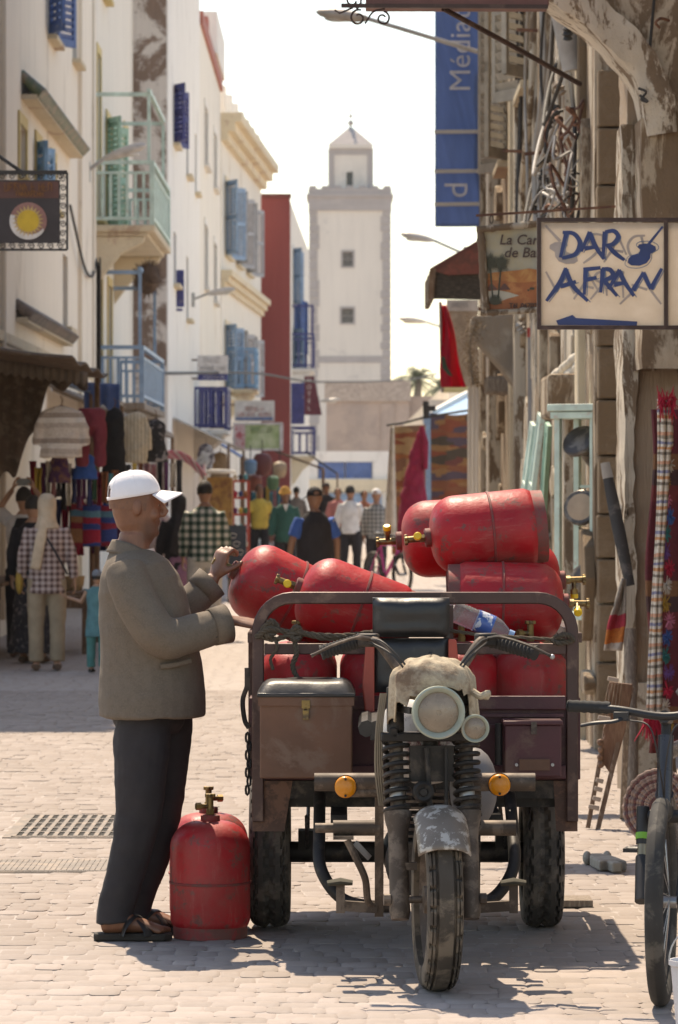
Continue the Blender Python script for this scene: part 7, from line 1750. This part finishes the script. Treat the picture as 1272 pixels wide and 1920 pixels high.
def fr(u, v): return P(-40 + 205 * u, 668 + 30 * u + 26 * v + 3 * math.sin(u * 80) * v, 38.9) + Vector((0, .015 * math.sin(u * 90), 0))
b = MB(); b.grid(90, 4, fr); b.build('pleated_edge', mat('grey_brown_fringe', (.16, .125, .10), .95), cv, solid=.008, smooth=180)
for x, y_ in ((-2.62, 43.3), (-3.7, 37.4)):
    b = MB(); b.cyl((x, y_, 0), (x, y_, 2.95), .03, 8); b.build('pole', M_WOOD, cv)
# corrugated sheets over the next stalls
def awn(name, label, p, m_, cat='awning', th=.02, wav=.02, n_=40, kind=None):
    t = thing(name, label, cat, (p[0] + p[2]) / 2)
    b = MB(); b.grid(n_, 6, lambda u, v: (p[0].lerp(p[1], u)).lerp(p[3].lerp(p[2], u), v) + Vector((0, 0, wav * math.sin(u * n_ * 1.05)))); b.build('sheet', m_, t, solid=th, smooth=180)
    b = MB(); b.bar(p[3], p[2], .05); b.build('edge_batten', M_GWOOD, t, smooth=0)
    for q in (p[3], p[2]):
        b = MB(); b.cyl((q.x, q.y, 0), (q.x, q.y, q.z - .02), .028, 8); b.build('pole', M_WOOD, t)
    return t
V = Vector
awn('blue_awning', 'blue sheet awning over the clothes stall beside the sacking canopy', [V((-3.78, 44, 3.1)), V((-3.78, 50, 3.1)), V((-2.72, 50, 2.72)), V((-2.72, 44, 2.72))], M_SBLUE)
b = MB(); b.grid(20, 8, lambda u, v: P(158 + 66 * u, 716 + 4 * u + (52 + 12 * math.sin(u * 9)) * v, 44.0) + V((0, .03 * math.sin(u * 16), 0))); b.build('valance', M_BLUE, bpy.data.objects['blue_awning'], solid=.01, smooth=180)
awn('reed_awning', 'dark reed mat awning sagging over the next stall', [V((-3.78, 52, 3.0)), V((-3.78, 60, 3.0)), V((-2.5, 60, 2.45)), V((-2.5, 52, 2.45))], M_GWOOD, wav=.04)
awn('canvas_awning', 'pale canvas awning with wooden edge beyond the reed mat', [V((-3.15, 76, 3.0)), V((-3.15, 88, 3.0)), V((-2.1, 88, 2.5)), V((-2.1, 76, 2.5))], mat('pale_awning_canvas', (.5, .43, .35), .9), wav=.01)
awn('cobalt_awning', 'cobalt blue hut roof over a stall beyond the pink awning', [V((-3.15, 90, 2.95)), V((-3.15, 97, 2.95)), V((-2.2, 97, 2.35)), V((-2.2, 90, 2.35))], M_BLUE, wav=.01)
awn('brown_awning', 'dark brown cloth awning over the far stalls', [V((-1.6, 98, 2.6)), V((-1.6, 104, 2.6)), V((-.4, 104, 2.15)), V((-.4, 98, 2.15))], M_SACK, wav=.01)
awn('black_awning', 'black sloping awning at the far end before the white shop', [V((-1.0, 118, 2.75)), V((-1.0, 124, 2.75)), V((-.05, 124, 2.1)), V((-.05, 118, 2.1))], M_DARKC, wav=.01)
# pink parasol-like awning
t = thing('pink_awning', 'faded pink striped cloth awning curving over a stall', 'awning', P(345, 890, 56))
def pk(u, v): return P(306 + 80 * u, 848 + 42 * u * u + 14 * v - 8 * math.sin(u * 3.1), 56 + 3 * v)
b = MB(); b.grid(24, 8, pk); b.build('cloth', stripes('pink_stripe', [(.55, .16, .22), (.6, .33, .36), (.55, .16, .22), (.62, .5, .5)], 4, 'X', wobble=.02), t, solid=.02, smooth=180)
for px in (310, 384):
    b = MB(); q = P(px, 870, 56.5); b.cyl((q.x, q.y, 0), q, .025, 8); b.build('pole', M_STEEL, t)
# clothing
GG = 'clothes hung along the stalls'
garment('white and beige patterned knitted jacket hanging under the sacking canopy', 115, 762, 858, 38.6, .42, stripes('beige_knit', [(.62, .54, .48), (.5, .42, .37), (.68, .62, .57), (.36, .29, .25), (.62, .54, .48)], 4, 'Z', wobble=.03), 'jacket', 'jacket', GG)
garment('maroon baggy trousers hanging beside the beige knitted jacket', 172, 765, 875, 38.9, .30, mat('maroon_cotton', (.2, .03, .045), .9), 'trousers', 'trousers', GG)
garment('black dress hanging between maroon trousers and cream jacket', 215, 765, 905, 42.4, .24, mat('black_cotton', (.02, .02, .022), .9), 'dress', 'dress', GG)
garment('cream ribbed wool jacket hanging beside the black patterned shawl', 254, 772, 868, 42.8, .27, stripes('cream_rib', [(.68, .6, .46), (.52, .45, .33)], 26, 'X', wobble=0), 'jacket', 'jacket', GG)
garment('black and white patterned shawl dress hanging next to the cream jacket', 292, 786, 866, 43.2, .24, mat('black_white_print', (.04, .038, .042), .9, col2=(.36, .34, .34), amount=.36, sharp=.03, scale2=9), 'dress', 'dress', GG)
garment('bright blue tunic hanging below the maroon trousers', 160, 850, 898, 39.5, .22, mat('tunic_blue', (.03, .10, .36), .9), 'dress', 'tunic', GG)
garment('purple printed blouse hanging below the beige knitted jacket', 112, 852, 905, 39.4, .2, mat('purple_print', (.08, .03, .09), .9, col2=(.2, .1, .07), amount=.4, scale2=14), 'dress', 'blouse', GG)
garment('white and dark child costume hanging above the pink awning', 386, 832, 880, 74, .25, mat('monochrome_print', (.5, .47, .44), .9, col2=(.07, .05, .06), amount=.5, scale2=5), 'jacket', 'costume', GG)
garment('tan suede jacket hanging by the cobalt roofed stall', 412, 848, 900, 80, .34, mat('tan_suede', (.28, .19, .11), .9), 'dress', 'jacket', GG)
sc = random.Random(31)
pal = [('yellow', (.48, .33, .06)), ('green', (.04, .12, .07)), ('crimson', (.32, .02, .05)), ('navy', (.03, .04, .13)), ('rust', (.28, .1, .04)), ('cream', (.52, .45, .35)), ('black', (.025, .022, .024)), ('turquoise', (.06, .22, .26)), ('pink', (.45, .2, .2)), ('purple', (.12, .03, .1))]
def scarf(px, py0, py1, Y, wd, k, where, group):
    nm, c = pal[k]; t = thing('hanging_scarf', '%s scarf hanging %s' % (nm, where), 'scarf', P(px, py1, Y), group)
    ph = sc.uniform(0, 6)
    b = MB(); b.grid(6, 10, lambda u, v: P(px + (u - .5) * wd * (1 - .25 * math.sin(v * 3)), py0 + (py1 - py0) * v, Y) + V((0, .03 * math.sin(u * 7 + ph + v * 2), 0))); b.build('cloth', mat('scarf_' + nm, c, .9, col2=[q * .5 for q in c], amount=.35, scale2=8), t, solid=.01, smooth=180)
for i in range(17):
    px = 62 + 9.6 * i; scarf(px, 878 + sc.uniform(-14, 10), 945 + sc.uniform(-20, 16), 39.9 + sc.uniform(0, .5), sc.uniform(8, 14), sc.randrange(10), 'in the row below the jackets', 'scarves at the clothes stall')
for i in range(12):
    px = 66 + 14 * i; scarf(px, 935 + sc.uniform(-8, 8), 1035 + sc.uniform(-15, 10), 43.3 + sc.uniform(0, .3), sc.uniform(12, 19), sc.randrange(10), 'low behind the stall table', 'scarves at the clothes stall')
for i in range(9):
    px = 240 + 12 * i; scarf(px, 866 + sc.uniform(-5, 6), 925 + sc.uniform(-14, 30), 50 + sc.uniform(0, 1), sc.uniform(8, 13), sc.randrange(10), 'under the reed mat awning', 'scarves at the clothes stall')
# bags
for k, (px, c1, c2) in enumerate(((172, (.36, .02, .05), (.03, .06, .25)), (203, (.04, .07, .26), (.3, .03, .06)), (150, (.4, .2, .1), (.3, .03, .05)))):
    t = thing('woven_bag', ['crimson woven bag with blue triangle hanging at the stall', 'blue woven bag with crimson band hanging at the stall', 'orange woven bag hanging behind the crimson one'][k], 'bag', P(px, 1030, 40.8 + .2 * k))
    a = P(px - 17, 1024, 40.8 + .2 * k); c = P(px + 17, 945, 40.8 + .2 * k)
    b = MB(); b.tube([(a.x / 2 + c.x / 2, a.y, a.z), (a.x / 2 + c.x / 2, a.y, a.z + .05), (a.x / 2 + c.x / 2, a.y, c.z)], [((c.x - a.x) / 2, .04), ((c.x - a.x) / 2, .06), ((c.x - a.x) / 2, .03)], 14, ref=(1, 0, 0)); bb = b.build('bag_body', stripes('bagweave%d' % k, [c1, c1, c2, c1, (.1, .25, .35), c2], 2.6, 'Z', wobble=.08), t)
    b = MB(); b.tube(smoothpath([(a.x + .03, a.y, c.z), ((a.x + c.x) / 2, a.y, c.z + .22), (c.x - .03, a.y, c.z)], 6), .008, 5); b.build('strap', M_OFFW, t)
# tables and crates
def table(label, x0, x1, y0, y1, h, m_, n_=5):
    t = thing('stall_table', label, 'table', ((x0 + x1) / 2, (y0 + y1) / 2, 0))
    for k in range(n_):
        b = MB(); b.box2((x0, y0 + (y1 - y0) * k / n_ + .006, h - .035), (x1, y0 + (y1 - y0) * (k + 1) / n_ - .006, h)); b.build('plank', m_, t, smooth=0, bevel=.004)
    for x in (x0 + .06, x1 - .06):
        for y_ in (y0 + .06, y1 - .06):
            b = MB(); b.bar((x, y_, 0), (x, y_, h - .036), .055); b.build('leg', m_, t, smooth=0)
    b = MB(); b.box2((x0 + .02, y0 + .02, h - .16), (x1 - .02, y0 + .045, h - .037)); b.build('apron', m_, t, smooth=0)
    return t
table('low plank stall table under the woven bags', -3.3, -2.5, 40.2, 41.6, .62, M_WOOD)
table('long plank stall table behind the photographing person', -3.7, -3.25, 38.6, 42, .75, M_WOOD)
table('plank table of the stall under the pink awning', -2.9, -2.2, 55.5, 57.5, .8, M_GWOOD)
for k, (x, y_) in enumerate(((-3.0, 40.6), (-2.72, 40.9), (-3.5, 39.2))):
    t = thing('basket', ['round straw basket on the low stall table by the bags', 'smaller straw basket at the end of the low stall table', 'straw basket on the long stall table'][k], 'basket', (x, y_, .62 if k < 2 else .75)); r_ = .14 - .02 * (k == 1)
    b = MB(T((x, y_, .62 if k < 2 else .75))); b.lathe([(r_ * .7, 0), (r_ * .9, .06), (r_, .14), (r_ * 1.04, .15), (r_ * .93, .14), (r_ * .8, .03), (0, .03)], 22); b.build('weave', mat('straw', (.42, .3, .17), .9, bump=.6, bscale=80), t)
t = thing('bread_barrow', 'stall with round pale top and orange printed front', 'stall', P(415, 1010, 60))
b = MB(); q = P(408, 888, 60); b.lathe([(0, 0), (.26, .0), (.28, .03), (.26, .06), (0, .07)], 28, T((q.x, q.y, q.z))); b.build('round_top', M_OFFW, t)
b = MB(); a = P(388, 1000, 60.3); c = P(436, 895, 60.3); b.box2((a.x, 60.2, .5), (c.x, 60.7, c.z)); b.build('printed_front', mat('orange_print', (.36, .2, .06), .8, col2=(.2, .09, .04), amount=.4, scale2=7), t, smooth=0)
for x in (a.x + .03, c.x - .03):
    b = MB(); b.bar((x, 60.25, 0), (x, 60.25, .5), .05); b.build('leg', M_WOOD, t, smooth=0)
t = thing('red_display', 'tall red framed display of trinkets by the printed stall', 'display stand', P(450, 1000, 61))
a = P(437, 1000, 61); c = P(466, 902, 61)
for x in (a.x, c.x):
    b = MB(); b.bar((x, 61, 0), (x, 61, c.z), .05); b.build('upright', mat('red_lacquer', (.36, .05, .03), .6), t, smooth=0)
for k in range(6):
    z = .5 + (c.z - .5) * k / 5; b = MB(); b.bar((a.x, 61, z), (c.x, 61, z), .035); b.build('shelf', MATS['red_lacquer'], t, smooth=0)
    for q in range(3):
        b = MB(); b.ell((a.x + (c.x - a.x) * (q + .5) / 3, 60.97, z + .06), (.035, .03, .05), 10, 8); b.build('trinket', mat('scarf_' + pal[(k * 3 + q) % 10][0], pal[(k * 3 + q) % 10][1], .9), t)
t = thing('chalkboard', 'dark chalkboard with pale scribbles standing at the printed stall', 'board', P(440, 1010, 58))
a = P(426, 1090, 58); c = P(462, 985, 58); b = MB(); b.box2((a.x, 58, .35), (c.x, 58.04, c.z)); cb = b.build('slate', mat('blue_black_slate', (.04, .05, .065), .8), t, smooth=0)
for k in range(3):
    b = MB(); ctr = V(((a.x + c.x) / 2 + .05 * (k - 1), 57.985, c.z - .15 - .12 * k)); b.tube([ctr + V((.05 * math.cos(i * .7), 0, .035 * math.sin(i * .7))) for i in range(9)], .006, 4); b.build('chalk_mark', M_OFFW, cb)
for x in (a.x + .03, c.x - .03):
    b = MB(); b.bar((x, 58.02, 0), (x, 58.02, .36), .04); b.build('leg', M_WOOD, t, smooth=0)
# goods hung at the far stalls
for k, (px, py, r_, c, lab, Y) in enumerate(((492, 870, .27, (.12, .03, .03), 'dark red round pouffe hanging at the far stalls', 88), (478, 905, .2, (.2, .06, .04), 'small rust pouffe hanging below the dark red one', 88.5), (512, 905, .18, (.06, .14, .07), 'green round pouffe hanging at the far stalls', 90), (525, 880, .2, (.4, .3, .2), 'tan round pouffe hanging at the far stalls', 91), (470, 875, .18, (.1, .2, .32), 'blue round pouffe hanging at the far stalls', 87))):
    t = thing('pouffe', lab, 'pouffe', P(px, py, Y)); q = P(px, py, Y)
    b = MB(T(q)); b.lathe([(0, -r_), (r_ * .5, -r_ * .9), (r_ * .75, -r_ * .4), (r_ * .78, .1), (r_ * .55, r_ * .8), (0, r_ * .95)], 18); b.build('leather', mat('leather%d' % k, c, .6), t)
    b = MB(); b.cyl(q + V((0, 0, r_ * .9)), q + V((0, 0, r_ * .9 + .3)), .012, 5); b.build('cord', M_CABLE, t)
for k in range(12):
    px = 470 + 6.5 * k; scarf(px, 915 + sc.uniform(-10, 10), 985 + sc.uniform(-15, 25), 93 + sc.uniform(0, 3), 7, sc.randrange(10), 'among the far stalls', 'cloths at the far stalls')
# people-height clutter by the rugs: bicycle with pink frame seen far off
# ================================================================== bicycles
def bicycle(label, O, yaw, frame_m, name='bicycle', detail=True, steer=0, green=None, wheel_r=.34):
    """local frame: +x forwards, origin on the ground under the bottom bracket"""
    t = thing(name, label, 'bicycle', O, None, yaw)
    M = T(Vector(O)) @ RZ(yaw); R_ = wheel_r
    M_TY = mat('bicycle_tyre', (.03, .028, .026), .85, col2=(.09, .08, .068), amount=.35); M_CH = mat('scratched_alloy', (.4, .39, .38), .35, .9); M_BP = mat('black_component', (.022, .021, .022), .5, .2)
    bb = V((0, 0, .29)); hd = V((.42, 0, .80)); hl = V((.455, 0, .67)); st = V((-.16, 0, .80)); ra = V((-.42, 0, R_)); fa = V((.62, 0, R_))
    def wheel(c, nm, SM):
        b = MB(); N = 60
        def ty(u, v):
            a = u * 2 * math.pi; q = v * 2 * math.pi; kn = .003 * (1 if int(u * 120) % 2 else 0) * max(0, math.cos(q))
            r_ = R_ - .03 + (.03 + kn) * math.cos(q); return c + V((r_ * math.cos(a), .03 * math.sin(q), r_ * math.sin(a)))
        b.grid(120, 12, ty); w_ = b.build(nm, M_TY, t, M=SM, smooth=50)
        b = MB(); b.tube([c + V(((R_ - .06) * math.cos(a), 0, (R_ - .06) * math.sin(a))) for a in [i * 2 * math.pi / 48 for i in range(48)]], [(.012, .012)] * 48, 6, closed=True); b.build('rim', M_BP, w_, M=SM)
        b = MB(); b.cyl(c + V((0, -.05, 0)), c + V((0, .05, 0)), .02, 10); b.build('hub', M_CH, w_, M=SM)
        for k in range(24):
            a = 2 * math.pi * k / 24; s = 1 if k % 2 else -1
            b = MB(); b.tube([c + V((.018 * math.cos(a + s), .028 * s, .018 * math.sin(a + s))), c + V(((R_ - .06) * math.cos(a), 0, (R_ - .06) * math.sin(a)))], .0014, 4, cap=False); b.build('spoke', M_CH, w_, M=SM)
        return w_
    SM = M @ T(hd) @ RY(R(0)) @ RZ(steer) @ T(-hd)
    wheel(ra, 'rear_wheel', M); wheel(fa, 'front_wheel', SM)
    b = MB(); b.tube([bb, hl], .031, 12); b.tube([st, hd], .026, 12); b.tube([bb, st + V((-.02, 0, .06))], .019, 12); b.tube([hd + V((.0, 0, .06)), hl + V((.01, 0, -.03))], .026, 12)
    for s in (-1, 1): b.tube([bb + V((0, s * .03, 0)), ra + V((0, s * .065, 0))], .011, 8); b.tube([st + V((0, s * .02, -.04)), ra + V((0, s * .065, 0))], .009, 8)
    b.build('frame', frame_m, t, M=M)
    b = MB(); b.tube([hl + V((.01, 0, -.04)), hl + V((.02, 0, -.09))], .03, 10); b.tube([hl + V((.025, -.07, -.07)), hl + V((.025, .07, -.07))], .022, 10)
    for s in (-1, 1): b.tube([hl + V((.025, s * .07, -.04)), hl + V((.05, s * .07, -.16))], .022, 10); b.tube([hl + V((.07, s * .07, -.2)), fa + V((0, s * .065, 0))], .021, 10)
    fk = b.build('fork', M_BP, t, M=SM)
    for s in (-1, 1):
        b = MB(); b.tube([hl + V((.045, s * .07, -.13)), hl + V((.075, s * .07, -.22))], .0165, 10); b.build('stanchion', M_CH if green is None else mat('bronze_stanchion', (.30, .24, .16), .35, .8), fk, M=SM)
        if green is not None:
            b = MB(); b.tube([hl + V((.043, s * .07, -.125)), hl + V((.05, s * .07, -.145))], .0235, 10); b.build('green_band', green, fk, M=SM)
    b = MB(); b.tube([hd + V((0, 0, .04)), hd + V((-.02, 0, .12))], .017, 10); b.tube([hd + V((-.02, 0, .115)), hd + V((.055, 0, .125))], [.026, .021], 10); sm_ = b.build('stem', M_BP, t, M=SM)
    hc = hd + V((.055, 0, .125)); b = MB(); b.tube(smoothpath([hc + V((-.03, -.3, .03)), hc + V((-.005, -.15, .02)), hc, hc + V((-.005, .15, .02)), hc + V((-.03, .3, .03))], 5), .0135, 10); b.build('handlebar', M_BP, t, M=SM)
    for s in (-1, 1):
        b = MB(); pts = [hc + V((-.018 - .012 * i / 11, s * (.18 + .135 * i / 11), .026 + .004 * i / 11)) for i in range(12)]; b.tube(pts, [.0215 if i % 2 else .019 for i in range(12)], 10); b.tube([pts[-1], pts[-1] + V((-.001, s * .004, 0))], .019, 10); b.build('grip', mat('bicycle_grip', (.02, .02, .02), .85), t, M=SM)
        b = MB(); b.tube(smoothpath([hc + V((.012, s * .13, .0)), hc + V((.045, s * .16, -.015)), hc + V((.05, s * .22, -.02)), hc + V((.035, s * .27, -.03))], 5), [(.006, .010)] * 16, 8); b.box(hc + V((.008, s * .14, .0)), (.045, .05, .03)); b.build('brake_lever', M_BP, t, M=SM, bevel=.003)
        b = MB(); b.tube(smoothpath([hc + V((.03, s * .12, -.01)), hc + V((.10, s * .04, -.03)), hc + V((.09, s * .01, -.16)), hl + V((.03, 0, -.02))], 7), .0028, 6); b.build('cable', M_CABLE, t, M=SM)
    b = MB(); b.tube([st, st + V((-.03, 0, .14))], .014, 10); b.build('seat_post', M_CH, t, M=M)
    b = MB(); sx = st + V((-.04, 0, .155)); b.tube([sx + V((-.12, 0, .01)), sx + V((-.08, 0, .012)), sx, sx + V((.1, 0, .005)), sx + V((.15, 0, 0))], [(.01, .05), (.025, .07), (.022, .045), (.016, .02), (.008, .012)], 12, ref=(0, 0, 1)); b.build('saddle', M_BP, t, M=M)
    b = MB(T(bb) @ RX(R(90))); b.lathe([(.02, .03), (.085, .036), (.088, .038), (.085, .041), (.02, .045)], 32); b.build('chainring', M_BP, t, M=M)
    for s in (-1, 1):
        pe = bb + V((.165 * s * .25, s * -.085, .16 * s)); b = MB(); b.bar(bb + V((0, s * -.06, 0)), pe, .022, .014); cr_ = b.build('crank', M_BP, t, M=M, smooth=0, bevel=.004)
        b = MB(); b.cyl(pe, pe + V((0, -s * .1, 0)), .009, 8)
        for q in (-.04, .04): b.bar(pe + V((q, -s * .02, 0)), pe + V((q, -s * .1, 0)), .012, .022)
        for q in (.02, .1): b.bar(pe + V((-.045, -s * q, 0)), pe + V((.045, -s * q, 0)), .012, .02)
        b.build('pedal', M_BP, cr_, M=M, smooth=0)
    b = MB(); b.box(ra + V((.02, -.08, -.05)), (.03, .025, .09)); b.tube([ra + V((.02, -.085, -.09)), ra + V((.05, -.085, -.14))], .012, 8); b.build('derailleur', M_BP, t, M=M, bevel=.004)
    return t
bicycle('black mountain bicycle with green fork bands parked near the hanging rug', (1.165, 13.5, 0), R(-103), mat('black_frame_paint', (.03, .03, .04), .3, .2, bump=0), green=mat('lime_band', (.16, .4, .04), .5), steer=R(4), wheel_r=.335)
bicycle('bicycle with magenta frame standing before the orange rug', (P(722, 0, 62).x, 62, 0), R(-65), mat('magenta_frame', (.45, .04, .2), .5))
# white bucket
t = thing('plastic_bucket', 'white plastic bucket beside the black bicycle wheel', 'bucket', P(1285, 1920, 12.3))
q = P(1304, 1800, 12.35); b = MB(T((q.x, 12.35, q.z - .25))); b.lathe([(.055, 0), (.075, .23), (.082, .235), (.082, .25), (.076, .25), (.053, .006), (0, .006)], 28); b.build('pail', mat('white_plastic', (.62, .61, .63), .45, bump=0), t, smooth=40)
b = MB(); c = V((q.x, 12.35, q.z - .005)); b.tube([c + V((.08 * math.cos(a), 0, .1 * math.sin(a))) for a in [i * math.pi / 14 for i in range(15)]], .003, 5); b.build('handle', M_STEEL, t)
b = MB(); b.cyl((q.x, 12.35, 0), (q.x, 12.35, q.z - .25), .05, 12); b.build('stand', M_WOOD, t)
# ------------------------------------------------------------------ woodwork leaning by the pier
t = thing('carved_stand', 'carved brown wooden folding stand leaning by the stone pier', 'stand', P(1120, 1555, 19.6))
YS = 19.6
def sl(a, c, w_, th, nm, m_=M_WOOD):
    b = MB(); b.bar(a, c, w_, th, (1, 0, 0)); b.build(nm, m_, t, smooth=0, bevel=.004)
sl(P(1150, 1290, YS + .2), P(1103, 1552, YS), .022, .03, 'leg'); sl(P(1185, 1290, YS + .2), P(1120, 1562, YS - .03), .024, .03, 'leg'); sl(P(1178, 1285, YS + .25), P(1168, 1540, YS + .55), .03, .03, 'back_leg', M_GWOOD)
b = MB(); pan = [(1146, 1280), (1190, 1285), (1176, 1372), (1158, 1438), (1146, 1452), (1138, 1440), (1130, 1432), (1126, 1420), (1133, 1408), (1131, 1395), (1136, 1383), (1134, 1370), (1142, 1350)]
b.prism([(P(x, y_, YS).x, P(x, y_, YS).z) for x, y_ in pan][::-1], .022, T((0, YS + .12, 0)) @ RX(R(90))); b.build('carved_panel', mat('red_brown_wood', (.16, .075, .04), .6, col2=(.22, .12, .07), amount=.4, stretch=(6, 6, 1)), t, smooth=0, bevel=.005)
for k in range(5):
    sl(P(1143 - 1 * k + 7 * k, 1282, YS + .06), P(1130 + 7 * k, 1345, YS + .05), .008, .012, 'slat')
for y_, x0, x1 in ((1272, 1140, 1160), (1345, 1122, 1145), (1462, 1118, 1132), (1478, 1115, 1130), (1496, 1112, 1127), (1512, 1104, 1124)):
    sl(P(x0, y_, YS - .01), P(x1, y_ + 4, YS - .01), .022, .02, 'crosspiece', mat('pale_wood', (.4, .32, .26), .75))
for k in range(4):
    b = MB(T(P(1126 + 1.5 * (k % 2), 1392 + 14 * k, YS + .05))); b.ell((0, 0, 0), (.016, .014, .017), 12, 8); b.build('turned_bead', MATS['red_brown_wood'], t)
t = thing('wooden_post', 'grey weathered wooden post leaning on the eroded foot of the pier', 'post', P(1182, 1520, 20.6))
b = MB(); a = P(1183, 1180, 21.2); c = P(1186, 1512, 21.0); pts = [a.lerp(c, i / 12) for i in range(13)]; b.tube([p + V((.012 * noise.noise((i * .5, 1, 1)), 0, 0)) for i, p in enumerate(pts)], [.035 + .008 * noise.noise((i * .9, 4, 1)) for i in range(13)], 8); b.build('timber', M_GWOOD, t, smooth=50)
# woven tray
t = thing('woven_tray', 'round woven tray with concentric zigzag rings leaning beside the bicycle', 'tray', P(1215, 1585, 18.7))
TM = T(P(1234, 1512, 18.7)) @ RZ(R(-28)) @ RX(R(78)); M_TRA = mat('woven_pinkish_straw', (.34, .24, .2), .9, bump=.7, bscale=150); M_TRB = mat('woven_maroon_straw', (.17, .075, .07), .9, bump=.7, bscale=150)
for k in range(13):
    r_ = .172 - .0132 * k; b = MB(TM); b.tube([V((r_ * math.cos(a), r_ * math.sin(a), .006 * math.sin(a * 26) - .001 * k)) for a in [i * 2 * math.pi / 104 for i in range(104)]], .0078, 6, closed=True); b.build('coil', M_TRB if k % 3 == 1 else M_TRA, t)
# carved block on the ground
t = thing('carved_block', 'small grey carved wooden piece lying on the paving', 'wood carving', P(1140, 1632, 17.5))
KM = T((P(1141, 0, 17.45).x, 17.5, .0)) @ RZ(R(8))
b = MB(KM); b.prism([(-.06, -.12), (-.022, -.1), (-.02, -.2), (.025, -.2), (.022, -.1), (.062, -.12), (.055, .1), (.03, .25), (-.03, .25), (-.055, .1)], .045, T((0, 0, .004))); b.build('block', mat('silvered_wood', (.27, .25, .21), .8, col2=(.2, .17, .14), amount=.4), t, smooth=0, bevel=.008)
for s in (-1, 1):
    b = MB(KM); b.ell((s * .045, .22, .03), (.02, .035, .032), 14, 10); b.build('knob', MATS['silvered_wood'], t)
t = thing('loose_plank', 'short loose plank lying on the paving behind a cart wheel', 'plank', P(1085, 1700, 15.9))
b = MB(); a = P(1050, 1697, 15.95); b.box2((a.x, 15.9, .002), (a.x + .13, 16.1, .03)); b.build('plank', M_GWOOD, t, smooth=0, bevel=.004)
# wire across the street
b = MB(); b.tube(smoothpath([P(305, 700, 70), P(480, 700, 100), P(600, 716, 120), P(760, 712, 150), P(820, 700, 160)], 8), .03, 5); b.build('street_cable', M_CABLE, None, label='thin dark cable slung across the far end of the street', cat='cable')
# ================================================================== dusty air
b = MB(); b.box2((-60, -6, -1), (60, 330, 32))
hz = b.build('haze', None, None, smooth=0, kind='stuff')
m = bpy.data.materials.new('dusty_air'); m.use_nodes = True; nt = m.node_tree; nt.nodes.clear()
pv = nt.nodes.new('ShaderNodeVolumePrincipled'); pv.inputs['Density'].default_value = .0001; pv.inputs['Color'].default_value = (.95, .93, .9, 1); pv.inputs['Anisotropy'].default_value = .1
out = nt.nodes.new('ShaderNodeOutputMaterial'); nt.links.new(pv.outputs[0], out.inputs['Volume'])
hz.data.materials.append(m)
